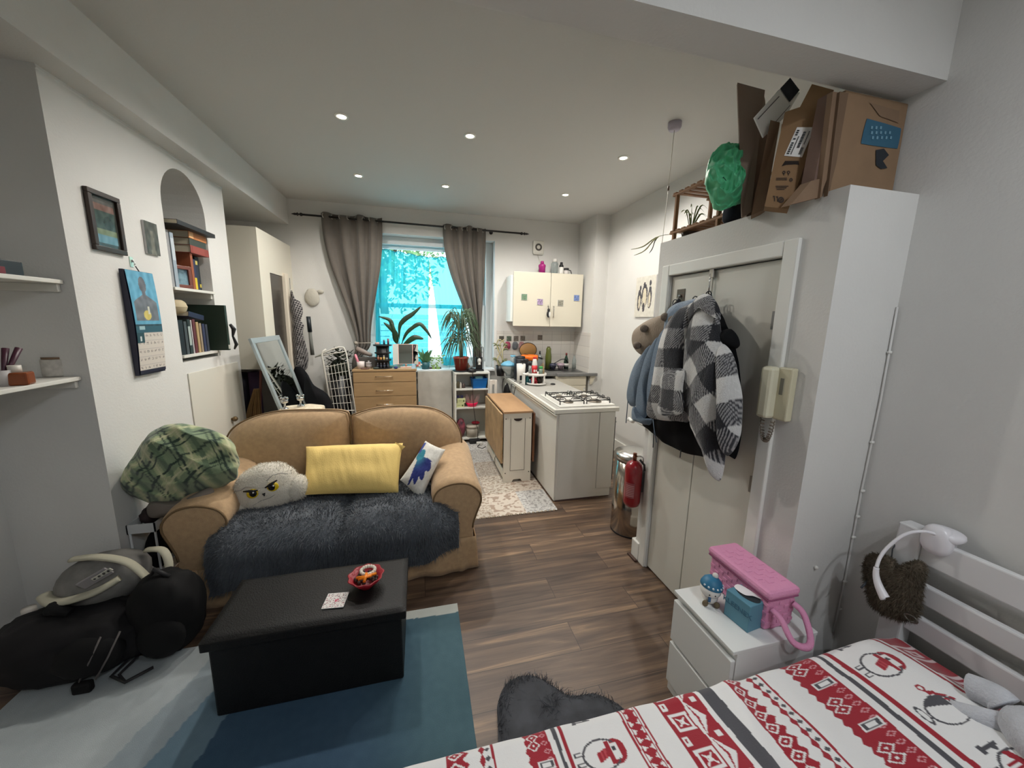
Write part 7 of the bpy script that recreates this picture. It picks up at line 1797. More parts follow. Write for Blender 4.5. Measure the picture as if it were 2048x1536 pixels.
mb = MB(); mb.lathe([(0.001, -0.006), (0.125, -0.006), (0.13, 0), (0.125, 0.006), (0.001, 0.006)], seg=30, rot=(PI/2, 0, 0), squash=(1, 0.8)); mb.build('board', mat('tray_amber', (172, 128, 74), 0.5), t)
mb = MB(); mb.tube([(0.13*cos(a), 0, 0.105*sin(a)) for a in [k*2*PI/28 for k in range(28)]], 0.007, 6, closed=True); mb.build('rim', mat('tray_dark', (54, 36, 26), 0.5), t)
q = isl(1038, 764)
t = thing('utensil_jug', 'white jug filled with black handled kitchen utensils on the island edge', 'utensil holder', (q.x+0.03, q.y+0.02, ZI))
mb = MB(); mb.lathe([(0.001, 0.004), (0.052, 0), (0.054, 0.10), (0.060, 0.235), (0.055, 0.235), (0.048, 0.01)], seg=24); mb.build('jug', white, t)
mb = MB(); mb.lh((-0.03, -0.0565, 0.03), (0.035, -0.045, 0.09), 0.003); mb.build('label', dkg, t)
for k, (dx, dy, h, r) in enumerate(((0.06, -0.03, 0.30, 0.032), (0.10, -0.02, 0.25, 0.024), (0.03, 0.03, 0.29, 0.028))):
    mb = MB(); mb.tube([(dx*0.2, dy*0.2, 0.02), (dx*0.9, dy, h*0.85)], 0.006, 6); mb.ball((dx, dy, h*0.92), (r, 0.012, r*0.9), 14, 10); mb.build('utensil', blackm, t)
q = isl(1055, 770)
t = thing('white_box_stand', 'small white rectangular stand holding teal goods beside the carousel', 'stand', (q.x+0.035, q.y+0.05, ZI))
mb = MB(); mb.lh((-0.08, -0.05, 0), (-0.068, 0.05, 0.125)); mb.lh((0.068, -0.05, 0), (0.08, 0.05, 0.125)); mb.lh((-0.08, -0.05, 0.125), (0.08, 0.05, 0.137), 0.003); mb.build('frame', white, t)
L('teal_bottle', 'teal bottle standing under the small white stand', 'bottle', (q.x+0.01, q.y+0.05, ZI), [('body', teal, [(0.001, 0), (0.024, 0), (0.024, 0.075), (0.014, 0.10), (0.001, 0.11)])])
mb = MB(); mb.ball((q.x+0.065, q.y+0.03, ZI+0.034), (0.034, 0.03, 0.034), 14, 10, fn=lambda w: 1+0.12*nz(w*3)); solo('foil_parcel', mb, mat('foil_blue', (70, 130, 160), 0.25, 0.4), 'crinkled blue foil parcel under the small white stand', 'parcel')
# black cables over the counter edge
for k, (pts, lb) in enumerate((([(1013, 752), (1005, 765), (1005, 800)], 'black appliance cable nearest the window over the island edge'), ([(1030, 762), (1022, 774), (1022, 806)], 'black appliance cable in the middle of the island edge'), ([(1040, 766), (1030, 778), (1026, 808)], 'black appliance cable nearest the hob over the island edge'))):
    a = onz(*pts[0], ZI+0.006); mb = MB(); x = IX0-0.036
    mb.tube(spline([a+Vector((0.07, 0.02, 0)), a, onx(*pts[1], x), onx(*pts[2], x), onx(pts[2][0]+1, pts[2][1]+25, x)], 6, False), 0.004, 6)
    solo('appliance_cable', mb, blackm, lb, 'cable', 'cables over the island edge')
t = thing('double_socket', 'white double power socket on the island side near the cables', 'socket', onx(1013, 775, IX0))
mb = MB(); mb.lh((-0.012, -0.08, -0.045), (-0.0005, 0.08, 0.045), 0.004); mb.build('plate', white, t)
mb = MB(); mb.tube([onz(1106, 768, 0.912)+Vector((a, b, 0)) for a, b in ((0.02*cos(k*0.6)*1.3, 0.03*sin(k*0.6)) for k in range(11))], 0.006, 6); solo('dark_glove', mb, blackm, 'dark looped band lying on the island behind the carousel', 'band')
# hung cloths over the counter at the tiles
for k, (x, y, c, lb) in enumerate(((1015, 690, (150, 60, 84), 'pink oven mitt hung under the picture tiles'), (1030, 690, (92, 96, 100), 'grey pot holder hung under the picture tiles'), (1043, 690, (160, 120, 120), 'rose pot holder hung under the picture tiles'))):
    q = ony(x, y, 5.27); mb = MB(); puff(mb, spline([q+Vector((a, 0, b)) for a, b in ((-0.035, -0.06), (0.035, -0.055), (0.04, 0.03), (0.0, 0.05), (-0.035, 0.03))], 6), 0.03, 6, nrm=(0, -1, 0), wr=0.004, ws=30)
    solo('hanging_pot_holder', mb, mat('holder_%d' % k, c, 0.9, vary=0.2, scale=30), lb, 'pot holder', 'pot holders under the picture tiles')
# on the sink
ZS = SZ+0.001
def snk(px, py, Y): p = ony(px, py, Y); return (p.x, Y, ZS)
L('green_wine_bottle', 'green wine bottle standing on the sink worktop', 'bottle', snk(1096, 735, 5.12), [('body', mat('glass_olive', (84, 92, 40), 0.2), [(0.001, 0), (0.045, 0), (0.047, 0.16), (0.046, 0.20), (0.040, 0.24), (0.036, 0.27), (0.036, 0.31), (0.02, 0.335), (0.001, 0.338)]), ('cap', mat('cap_dark', (70, 58, 36), 0.4), [(0.022, 0.32), (0.021, 0.345), (0.001, 0.346)])])
L('soap_bottle', 'dark sauce bottle with red cap beside the sink', 'bottle', snk(1132, 730, 5.15), [('body', mat('bottle_green', (30, 56, 44), 0.25), [(0.001, 0), (0.036, 0), (0.037, 0.10), (0.03, 0.15), (0.013, 0.20), (0.012, 0.215)]), ('cap', mat('cap_red', (110, 34, 30), 0.4), [(0.014, 0.21), (0.014, 0.245), (0.001, 0.246)]), ('label', white, [(0.0375, 0.04), (0.0375, 0.09)])])
L('clear_bottle', 'clear bottle in the corner behind the sink', 'bottle', snk(1148, 727, 5.2), [('body', clearp, [(0.001, 0), (0.03, 0), (0.03, 0.13), (0.012, 0.18), (0.012, 0.2), (0.001, 0.2)])])
L('grey_spray_bottle', 'pale bottle behind the carousel by the splashback', 'bottle', snk(1079, 735, 5.2), [('body', clearp, [(0.001, 0), (0.03, 0), (0.03, 0.18), (0.012, 0.22)]), ('cap', dkg, [(0.013, 0.22), (0.013, 0.27), (0.001, 0.27)])])
t = thing('dish_rack', 'black dish rack with bowls drying on the sink worktop', 'dish rack', snk(1112, 735, 5.08))
mb = MB(); mb.lh((-0.15, -0.1, 0), (0.16, 0.1, 0.012), 0.004)
for k in range(9): mb.cyl((-0.14+k*0.035, -0.09, 0.01), (-0.14+k*0.035, -0.09, 0.07), 0.003, 5)
mb.tube([(-0.15, -0.09, 0.07), (0.16, -0.09, 0.07)], 0.004, 6); mb.build('rack', blackm, t)
mb = MB(); mb.tube(spline([(-0.12, 0, 0.06), (-0.02, -0.02, 0.11), (0.08, 0, 0.155), (0.16, 0.02, 0.15), (0.19, 0.02, 0.10)], 5, False), 0.012, 8, flat=0.5); mb.build('handle', blackm, t)
for k, (x, c) in enumerate(((-0.05, (50, 52, 74)), (0.07, (168, 148, 158)))):
    q = Vector(t.location)+Vector((x, 0, 0.0125)); mb = MB(); mb.lathe([(0.001, 0), (0.03, 0.0), (0.05, 0.05), (0.055, 0.085), (0.05, 0.085), (0.03, 0.01)], seg=20)
    solo('drying_bowl', mb, mat('bowl_%d' % k, c, 0.4), ('navy' if k == 0 else 'pale lilac')+' bowl drying in the black dish rack', 'bowl', loc=q)
# on the wall cabinet
ZCb = ony(1028, 542, 5.0).z-0.05+0.001
def cbt(px, Y=5.12): p = ony(px, 540, Y); return (p.x, Y, ZCb)
mag = mat('shaker_magenta', (160, 34, 116), 0.4)
L('pink_shaker', 'magenta shaker bottle on top of the wall cabinet', 'shaker', cbt(1084), [('body', mag, [(0.001, 0), (0.045, 0), (0.046, 0.13), (0.05, 0.14), (0.05, 0.165), (0.03, 0.18)]), ('lid', mag, [(0.026, 0.175), (0.022, 0.215), (0.001, 0.217)])])
L('clear_flagon', 'clear bottle with a white cap on the wall cabinet', 'bottle', cbt(1109, 5.18), [('body', clearp, [(0.001, 0), (0.05, 0), (0.05, 0.20), (0.035, 0.225)]), ('cap', white, [(0.036, 0.222), (0.034, 0.265), (0.001, 0.266)])])
L('sports_bottle', 'white sports bottle with a black top on the wall cabinet', 'bottle', cbt(1122.5), [('body', white, [(0.001, 0), (0.032, 0), (0.032, 0.15)]), ('cap', blackm, [(0.033, 0.15), (0.03, 0.175), (0.018, 0.19), (0.02, 0.215), (0.001, 0.22)])])
t = thing('beer_mug', 'printed glass mug standing by the sports bottle on the wall cabinet', 'mug', cbt(1132.5))
mb = MB(); mb.lathe([(0.001, 0), (0.036, 0), (0.037, 0.14), (0.033, 0.14), (0.031, 0.01)], seg=22); mb.build('body', mat('mug_pale', (206, 200, 196), 0.3), t)
for nm, m, a, b in (('red_band', mat('mug_band_red', (150, 44, 44), 0.4), 0.012, 0.05), ('black_band', blackm, 0.108, 0.139)): mb = MB(); mb.lathe([(0.0375, a), (0.0375, b)], seg=22, cap=False); mb.build(nm, m, t)
mb = MB(); mb.tube([(0.036, 0, 0.02), (0.07, -0.005, 0.03), (0.08, -0.005, 0.07), (0.065, -0.005, 0.11), (0.036, 0, 0.115)], 0.006, 8); mb.build('handle', blackm, t)
mb = MB(); q = Vector(cbt(1147)); mb.tube([q+Vector((a, 0, b)) for a, b in ((-0.04, 0.006), (-0.02, 0.05), (0.0, 0.02), (0.02, 0.006), (0.035, 0.06))], 0.005, 6); solo('wire_whisk', mb, blackm, 'thin black wire gadget at the right end of the wall cabinet top', 'gadget')
mb = MB(); q = Vector(cbt(1097)); puff(mb, [q+Vector((0.055*cos(a), 0.05*sin(a), 0.03)) for a in [2*PI*k/20 for k in range(20)]], 0.055, 5, nrm=(0, 0, 1), wr=0.006, ws=25); solo('folded_blue_cloth', mb, mat('cloth_slate', (92, 98, 122), 0.85), 'slate blue cloth between the pink shaker and the clear bottle', 'cloth')

# ---------------------------------------------------------------- on the chest of drawers
ZD = 1.0655
def cht(px, py): return onz(px, py, ZD)
def chp(px, Y): p = ony(px, 738, Y); return Vector((p.x, Y, ZD))
q = chp(767, 4.92)
t = thing('makeup_tower', 'black revolving make-up tower with bottles on the chest of drawers', 'organiser', q)
for z, r in ((0.0, 0.105), (0.10, 0.098), (0.19, 0.098), (0.285, 0.11)):
    mb = MB(); mb.lathe([(0.001, z), (r, z), (r+0.004, z+0.012), (r, z+0.014), (r-0.004, z+0.008), (0.001, z+0.008)], seg=28); mb.build('tray', blackm, t)
mb = MB(); mb.cyl((0, 0, 0), (0, 0, 0.29), 0.078, 20); mb.build('column', blackm, t)
for k in range(4):
    a = PI/4+k*PI/2; mb = MB(); mb.cyl((0.09*cos(a), 0.09*sin(a), 0), (0.09*cos(a), 0.09*sin(a), 0.29), 0.006, 8); mb.build('rod', blackm, t)
for k, (dx, c, h, lb) in enumerate(((-0.05, (176, 120, 96), 0.055, 'copper nail polish bottle at the left of the tower middle tier'), (-0.018, (200, 150, 90), 0.05, 'amber nail polish bottle in the tower middle tier'), (0.018, (206, 182, 120), 0.055, 'pale gold nail polish bottle in the tower middle tier'), (0.05, (140, 140, 132), 0.04, 'grey nail polish bottle at the right of the tower middle tier'))):
    L('nail_polish', lb, 'nail polish', q+Vector((dx, -0.085+abs(dx)*0.35, 0.1145)), [('body', mat('polish_%d' % k, c, 0.2), [(0.001, 0), (0.013, 0), (0.013, h*0.6), (0.006, h*0.65)]), ('cap', blackm if k % 2 else capw, [(0.007, h*0.65), (0.006, h), (0.001, h)])], 'nail polish in the make-up tower', seg=12)
for k, (dx, lb) in enumerate(((-0.06, 'dark perfume at the left of the tower base tier'), (-0.02, 'dark perfume left of centre in the tower base tier'), (0.02, 'dark perfume right of centre in the tower base tier'), (0.06, 'dark perfume at the right of the tower base tier'))):
    L('dark_vial', lb, 'bottle', q+Vector((dx, -0.09+abs(dx)*0.4, 0.0145)), [('body', mat('vial_dark', (58, 62, 72), 0.2), [(0.001, 0), (0.015, 0), (0.015, 0.035), (0.007, 0.042)]), ('cap', mat('vial_cap', (110, 112, 118), 0.3, 0.5), [(0.008, 0.042), (0.007, 0.062), (0.001, 0.062)])], 'vials in the make-up tower', seg=12)
for k, (dx, dy, c, h, lb) in enumerate(((-0.06, -0.02, (196, 160, 150), 0.03, 'pink compact on top of the make-up tower'), (0.02, 0.0, (60, 70, 84), 0.06, 'dark pot on top of the make-up tower'), (0.07, -0.01, (120, 60, 70), 0.075, 'wine red tube on top of the make-up tower'))):
    L('cosmetic', lb, 'cosmetic', q+Vector((dx, dy, 0.2995)), [('body', mat('cosm_%d' % k, c, 0.35), [(0.001, 0), (0.028 if k == 0 else 0.012, 0), (0.028 if k == 0 else 0.012, h), (0.001, h)])], 'cosmetics on top of the tower', seg=14)
# trifold mirror
a, b = ony(786, 726, 4.90), ony(838, 688, 4.95)
t = thing('trifold_mirror', 'pale pink framed trifold vanity mirror standing on the chest of drawers', 'mirror', ony(812, 735, 4.95)); t.location.z = ZD
zc0, zc1 = 0.045, 0.30
xs = [ony(x, 700, 4.93).x-t.location.x for x in (785.5, 796, 825, 836)]
pfm = mat('vanity_frame', (222, 186, 172), 0.4); mgm = mat('mirror_glass', (215, 222, 220), 0.02, 1.0)
ya = [-0.05, 0.0, 0.0, -0.05]
for k in range(3):
    tilt = 0.07
    p0, p1 = (xs[k], ya[k]), (xs[k+1], ya[k+1])
    mb = MB(); vs = []
    for z in (zc0, zc1):
        for (x, y) in (p0, p1): vs += [(x, y+tilt*(z-zc0)/0.25, z), (x, y+0.012+tilt*(z-zc0)/0.25, z)]
    mb.add(vs, [(0, 2, 6, 4), (1, 5, 7, 3), (0, 1, 3, 2), (4, 6, 7, 5), (0, 4, 5, 1), (2, 3, 7, 6)]); pn = mb.build('panel', pfm, t)
    mb = MB(); e = 0.06
    def at_(u, v): x = p0[0]+(p1[0]-p0[0])*u; y = p0[1]+(p1[1]-p0[1])*u; z = zc0+(zc1-zc0)*v; return (x, y+tilt*(z-zc0)/0.25-0.0012, z)
    ee = 0.004/abs(p1[0]-p0[0]); mb.add([at_(ee, 0.02), at_(1-ee, 0.02), at_(1-ee, 0.98), at_(ee, 0.98)], [(0, 1, 2, 3)]); mb.build('glass', mgm, pn)
mb = MB(); mb.cyl((0.0, 0.04, 0.01), (0.0, 0.03, 0.1), 0.014, 10); mb.lh((-0.07, -0.02, 0), (0.07, 0.09, 0.012), 0.004); mb.build('stand', pfm, t)
q = chp(722, 4.9); pkb = mat('tube_pink', (226, 140, 156), 0.4)
t = thing('beaker', 'white beaker holding a pink bottle at the left end of the chest of drawers', 'beaker', q)
mb = MB(); mb.lathe([(0.001, 0.004), (0.042, 0), (0.046, 0.09), (0.042, 0.09), (0.038, 0.008)], seg=22); mb.build('cup', mat('beaker_white', (216, 204, 200), 0.4), t)
mb = MB(); mb.tube([(q.x-0.01, q.y, ZD+0.01), (q.x-0.045, q.y+0.0, ZD+0.13), (q.x-0.058, q.y, ZD+0.18)], [0.016, 0.016, 0.013], 12); solo('pink_bottle', mb, pkb, 'slim pink bottle leaning out of the white beaker', 'bottle')
L('grey_jar', 'grey lidded jar next to the white beaker on the chest', 'jar', chp(738, 4.93), [('body', mat('jar_grey', (160, 152, 150), 0.3), [(0.001, 0), (0.034, 0), (0.034, 0.055)]), ('lid', mat('jar_lid', (176, 170, 168), 0.4), [(0.035, 0.055), (0.034, 0.075), (0.01, 0.08), (0.01, 0.095), (0.001, 0.096)])])
mb = MB(); mb.tube([chp(730, 4.84)+Vector((0.045*cos(a), 0.02*sin(a), 0.006)) for a in [k*2*PI/16 for k in range(16)]], 0.006, 6, closed=True); solo('bead_bracelet', mb, mat('bracelet_brown', (96, 60, 50), 0.5), 'brown bead bracelet in front of the white beaker', 'bracelet')
mb = MB(); q = chp(752, 4.83); mb.ball(q+Vector((0, 0, 0.014)), (0.04, 0.025, 0.014), 14, 8); solo('dark_pouch', mb, mat('pouch_bottle', (50, 60, 56), 0.7), 'small dark green pouch left of the make-up tower foot', 'pouch')
mb = MB(); mb.ball(chp(792, 4.84)+Vector((0, 0, 0.016)), (0.026, 0.02, 0.016), 14, 8); solo('blue_trinket', mb, mat('trinket_blue', (34, 48, 110), 0.3), 'deep blue trinket in front of the trifold mirror', 'trinket')
mb = MB(); q = chp(827, 4.84); mb.add([q+Vector(p) for p in ((-0.025, 0, 0), (0.025, 0, 0), (0.018, 0.0, 0.065), (-0.012, 0, 0.065), (-0.025, 0.03, 0), (0.025, 0.03, 0))], [(0, 1, 2, 3), (1, 5, 2), (0, 3, 4), (5, 4, 3, 2), (0, 4, 5, 1)]); solo('folded_card', mb, mat('card_pale_blue', (170, 202, 226), 0.6), 'folded pale blue card at the right end of the chest of drawers', 'card')
# hair dryer shape on the sill behind, small box
t = thing('hair_dryer', 'grey hair dryer resting behind the white beaker under the curtain', 'hair dryer', chp(718, 5.06)+Vector((0, 0, 0.16)))
mb = MB(); mb.lh((0.0, -0.03, -0.1595), (0.24, 0.04, -0.03), 0.006); mb.build('case', mat('case_grey', (84, 80, 76), 0.6), t)
mb = MB(); mb.tube([(-0.02, 0, 0.08), (0.06, 0, 0.04), (0.14, 0, 0.0), (0.17, 0, -0.005)], [0.03, 0.032, 0.026, 0.02], 12); mb.build('barrel', mat('dryer_taupe', (140, 128, 120), 0.5), t)
# big leaf plant in a glass vase on the sill
ZW = WZ0+0.0125
p = ony(800, 735, 5.36); p.z = ZW
t = thing('broad_leaf_plant', 'tall plant with broad dark green leaves in a glass vase on the window sill', 'plant', p)
mb = MB(); mb.lathe([(0.001, 0.005), (0.04, 0), (0.045, 0.12), (0.03, 0.25), (0.035, 0.34), (0.032, 0.34), (0.026, 0.25), (0.04, 0.12), (0.036, 0.01)], seg=22); mb.build('vase', glassc, t)
lfm = mat('leaf_deep', (36, 64, 34), 0.4, col2=(22, 46, 26), scale=6); lfy = mat('leaf_edge', (140, 150, 70), 0.5)
def leaf(pts, w, m, nm='leaf', nrm=(0, -1, 0.25)):
    P = spline([ony(x, y, Y)-Vector(t.location) for x, y, Y in pts], 6, False); n = len(P); mb = MB(); vs = []; fs = []
    for i, q in enumerate(P):
        d = (P[min(i+1, n-1)]-P[max(i-1, 0)]).normalized(); sd = d.cross(Vector(nrm)).normalized(); s_ = i/(n-1)
        ww = w*max(0.02, sin(PI*min(1, max(0, (s_-0.08)/0.94)))**0.8) if s_ > 0.08 else 0.004
        vs += [q-sd*ww+Vector((0, 0.012, 0)), q, q+sd*ww+Vector((0, 0.012, 0))]
    for i in range(n-1): a = 3*i; fs += [(a, a+1, a+4, a+3), (a+1, a+2, a+5, a+4)]
    mb.add(vs, fs, True); return mb.build(nm, m, t)
for pts, w in (([(799, 690, 5.33), (799, 655, 5.31), (808, 640, 5.30), (825, 628, 5.29), (842, 613, 5.28)], 0.034), ([(797, 690, 5.33), (793, 670, 5.31), (783, 658, 5.29), (767, 645, 5.28)], 0.032), ([(797, 690, 5.33), (791, 675, 5.31), (785, 655, 5.29), (779, 640, 5.29), (757, 633, 5.28)], 0.030), ([(796, 690, 5.33), (790, 680, 5.30), (788, 662, 5.28), (783, 645, 5.28)], 0.030), ([(802, 690, 5.33), (812, 668, 5.30), (826, 655, 5.29), (840, 650, 5.28)], 0.026), ([(803, 690, 5.33), (818, 662, 5.30), (838, 648, 5.28), (852, 660, 5.27), (863, 677, 5.26)], 0.026), ([(803, 692, 5.33), (815, 684, 5.30), (830, 675, 5.28), (847, 678, 5.27)], 0.038)): leaf(pts, w, lfm)
# trailing pothos and shell clips on the sill
p = ony(868, 732, 5.33); p.z = ZW
t = thing('trailing_plant', 'small light green trailing plant in a low dark tray on the sill', 'plant', p)
mb = MB(); mb.lh((-0.12, -0.04, 0), (0.10, 0.05, 0.02), 0.006); mb.build('tray', mat('tray_brown', (66, 48, 44), 0.6), t)
R = random.Random(11); lg = mat('leaf_lime', (126, 158, 84), 0.5)
mb = MB()
for k in range(46):
    a = R.random()*6.28; h = R.uniform(0.02, 0.19); rr = R.uniform(0.01, 0.13)*(0.6+h*2); p0 = Vector((0.02+rr*cos(a), -0.01+rr*sin(a)*0.4, h)); e = p0+Vector((cos(a)*0.035, -0.01, R.uniform(-0.03, 0.01))); blade(mb, [p0, (p0+e)/2, e], 0.012)
for k in range(10):
    x = R.uniform(-0.02, 0.08); p0 = Vector((x, -0.06, R.uniform(-0.03, 0.03))); blade(mb, [p0+Vector((0, 0.02, 0.02)), p0, p0+Vector((R.uniform(-0.02, 0.02), -0.01, -0.035))], 0.012)
mb.build('foliage', lg, t)
p = ony(851, 728, 5.30); p.z = ZW
t = thing('jar_plant', 'small bushy plant in a teal jar in front of the left sheer curtain', 'plant', p)
mb = MB(); mb.lathe([(0.001, 0), (0.05, 0), (0.06, 0.10), (0.055, 0.10), (0.045, 0.08), (0.001, 0.08)], seg=20); mb.build('jar', mat('jar_teal', (46, 96, 104), 0.5), t)
mb = MB()
for k in range(40): a = R.random()*6.28; p0 = Vector((0.02*cos(a), 0.02*sin(a), 0.08)); e = p0+Vector((cos(a)*R.uniform(0.02, 0.1), sin(a)*0.05, R.uniform(0.04, 0.2))); blade(mb, [p0, (p0+e)/2+Vector((0, 0, 0.02)), e], 0.014)
mb.build('foliage', mat('leaf_mid', (82, 124, 84), 0.5), t)
t = thing('flower_clip', 'red and white flower hair clip on the sill end of the chest', 'hair clip', chp(838, 5.02)+Vector((0, 0, 0.0)))
for k in range(5): a = k*1.257; mb = MB(); mb.ball((0.024*cos(a), -0.01, 0.03+0.022*sin(a)), (0.02, 0.008, 0.014), 10, 8, rot=(0, -a, 0)); mb.build('petal', mat('petal_coral', (216, 108, 92), 0.5) if k % 2 else mat('petal_white', (226, 216, 206), 0.5), t)

# ---------------------------------------------------------------- bookcase contents and top
ZB = 0.9955
p = ony(922, 737, 5.02); p.z = ZB
t = thing('dragon_tree', 'spiky leaved dragon tree in a terracotta red pot on the bookcase', 'plant', p)
mb = MB(); mb.lathe([(0.001, 0), (0.105, 0), (0.115, 0.018), (0.11, 0.02), (0.001, 0.012)], seg=28); mb.build('saucer', dkg, t)
mb = MB(); mb.lathe([(0.001, 0.0125), (0.075, 0.0125), (0.10, 0.175), (0.106, 0.178), (0.106, 0.20), (0.098, 0.20), (0.092, 0.165), (0.001, 0.16)], seg=28); mb.build('pot', mat('pot_terracotta', (148, 56, 42), 0.5), t)
mb = MB()
for dx, hgt in ((-0.012, 0.42), (0.012, 0.50), (0.0, 0.36)): mb.tube([(dx, 0, 0.15), (dx*1.6, 0.0, hgt), (dx*2, 0, hgt+0.12)], [0.010, 0.008, 0.005], 6)
mb.build('stem', mat('stem_brown', (74, 64, 48), 0.8), t)
R = random.Random(13); mb = MB()
for k in range(150):
    a = R.random()*6.28; z0 = R.uniform(0.38, 0.66); l = R.uniform(0.16, 0.32); up_ = R.uniform(-0.05, 0.22) if z0 > 0.5 else R.uniform(-0.08, 0.06)
    p0 = Vector((R.uniform(-0.02, 0.02), 0, z0)); m_ = p0+Vector((cos(a)*l*0.55, sin(a)*l*0.45, up_+0.05)); e = p0+Vector((cos(a)*l, sin(a)*l*0.8, up_-R.uniform(0.05, 0.28)))
    blade(mb, [p0, m_, e], 0.006)
mb.build('foliage', mat('leaf_dracaena', (52, 74, 46), 0.45), t)
p = ony(943, 740, 4.95); p.z = ZB
L('smart_speaker', 'low round black gadget on the front of the bookcase top', 'speaker', p, [('base', blackm, [(0.001, 0), (0.062, 0), (0.066, 0.012), (0.06, 0.04), (0.04, 0.05), (0.001, 0.052)]), ('knob', mat('knob_grey', (110, 112, 112), 0.4), [(0.018, 0.05), (0.016, 0.085), (0.001, 0.086)])])
p = ony(958, 737, 5.06); p.z = ZB
t = thing('small_machine', 'small black machine with a white oval front at the right of the bookcase top', 'machine', p)
mb = MB(); mb.lh((-0.055, -0.06, 0), (0.06, 0.06, 0.02), 0.005); mb.lh((-0.045, 0.0, 0.02), (0.05, 0.05, 0.19), 0.006); mb.tube([(0.03, -0.02, 0.18), (0.03, -0.02, 0.33)], 0.006, 6); mb.tube([(0.055, -0.02, 0.02), (0.055, -0.02, 0.33), (0.03, -0.02, 0.33)], 0.005, 6); mb.build('body', blackm, t)
mb = MB(); mb.ball((0.0, -0.02, 0.14), (0.028, 0.028, 0.036), 16, 12); mb.lathe([(0.02, 0.085), (0.018, 0.11)], (0.0, -0.02, 0), 14); mb.build('bulb', white, t)
p = ony(936, 737, 5.1); p.z = ZB
L('brown_vial', 'small brown bottle between the red pot and the black machine', 'bottle', p, [('body', mat('vial_brown', (120, 92, 74), 0.4), [(0.001, 0), (0.028, 0), (0.028, 0.07), (0.012, 0.09), (0.012, 0.105), (0.001, 0.105)])])
yq = 5.0
def shp(px, k): p = ony(px, 780, yq); return Vector((p.x, yq, SH[k]+0.0005))
q = shp(955, 0); q.x = 0.79
t = thing('blue_basket', 'bright blue plastic basket on the upper shelf of the bookcase', 'basket', q)
mb = MB(); vs = [(-0.085, -0.07, 0), (0.085, -0.07, 0), (0.085, 0.1, 0), (-0.085, 0.1, 0), (-0.105, -0.085, 0.13), (0.105, -0.085, 0.13), (0.105, 0.115, 0.13), (-0.105, 0.115, 0.13)]
mb.add(vs, [(0, 3, 2, 1), (0, 1, 5, 4), (1, 2, 6, 5), (2, 3, 7, 6), (3, 0, 4, 7)]); mb.build('body', mat('basket_blue', (12, 98, 168), 0.45), t, solid=0.004)
mb = MB(); mb.tube([(-0.107, -0.087, 0.13), (0.107, -0.087, 0.13), (0.107, 0.117, 0.13), (-0.107, 0.117, 0.13)], 0.006, 6, closed=True); mb.build('rim', mat('basket_blue', (12, 98, 168), 0.45), t)
mb = MB(); mb.box((q.x+0.0, q.y+0.0, q.z+0.135), (0.10, 0.06, 0.045), 0.006); solo('mint_carton', mb, mat('carton_mint', (150, 206, 206), 0.5), 'pale mint carton poking out of the blue basket', 'carton')
for k, (dx, r, h, c, lb) in enumerate(((0.505, 0.022, 0.09, (112, 104, 80), 'olive brown bottle at the left of the upper bookcase shelf'), (0.535, 0.014, 0.085, (206, 200, 190), 'white bottle at the left of the upper bookcase shelf'), (0.575, 0.026, 0.07, (88, 74, 70), 'dark brown jar left of the blue basket'))):
    L('toiletry_bottle', lb, 'bottle', (dx, yq-(0.04 if k == 1 else 0), SH[0]+0.0005), [('body', mat('toilet_%d' % k, c, 0.4), [(0.001, 0), (r, 0), (r, h*0.75), (r*0.5, h*0.85), (r*0.5, h), (0.001, h)])], 'toiletries on the upper bookcase shelf')
gl_ = mat('label_lime', (196, 200, 150), 0.5)
for k, (x, z, lb) in enumerate(((0.525, 0.0, 'lower pale green printed box on the middle bookcase shelf'), (0.54, 0.061, 'upper pale green printed box on the middle bookcase shelf'))):
    t = thing('tea_box', lb, 'box', (x, 4.98, SH[1]+0.0005+z), group='pale green boxes on the middle shelf')
    mb = MB(); mb.lh((-0.055, -0.06, 0), (0.055, 0.06, 0.06), 0.002); mb.build('carton', gl_, t)
    mb = MB(); mb.lathe([(0.010, 0), (0.012, 0.001), (0.001, 0.001)], (0.03, -0.0603, 0.03), 16, rot=(PI/2, 0, 0)); mb.lh((-0.04, -0.0605, 0.028), (0.005, -0.06, 0.033)); mb.build('print', mat('print_olive', (96, 110, 60), 0.6), t)
for k, x in enumerate((0.50, 0.55)):
    mb = MB(); mb.lh((x-0.018, 4.96, SH[1]+0.122), (x+0.018, 5.0, SH[1]+0.158), 0.003); solo('ink_box', mb, mat('ink_navy', (42, 40, 84), 0.4), ('left' if k == 0 else 'right')+' small navy box stacked on the pale green boxes', 'box', 'navy boxes on the pale green boxes')
q = Vector((0.69, 4.99, SH[1]+0.0005))
L('pink_bowl', 'hot pink bowl of wrapped goods on the middle shelf of the bookcase', 'bowl', q, [('bowl', mat('bowl_pink', (236, 20, 84), 0.4), [(0.001, 0.004), (0.06, 0), (0.088, 0.055), (0.084, 0.055), (0.056, 0.008)])])
for k, (dx, a, lb) in enumerate(((-0.04, -0.25, 'clear packet at the left in the hot pink bowl'), (0.005, 0.05, 'clear packet in the centre of the hot pink bowl'), (0.05, 0.3, 'clear packet at the right in the hot pink bowl'))):
    mb = MB(); c0 = q+Vector((dx, 0, 0.02)); d = Vector((sin(a), 0, cos(a))); s_ = Vector((cos(a), 0, -sin(a)))*0.025
    puff(mb, [c0-s_, c0+s_, c0+s_*1.1+d*0.13, c0+d*0.155, c0-s_*1.1+d*0.13], 0.02, 5, nrm=(0, -1, 0)); solo('clear_packet', mb, mat('packet_clear', (150, 132, 128), 0.25), lb, 'packet', 'packets in the hot pink bowl')
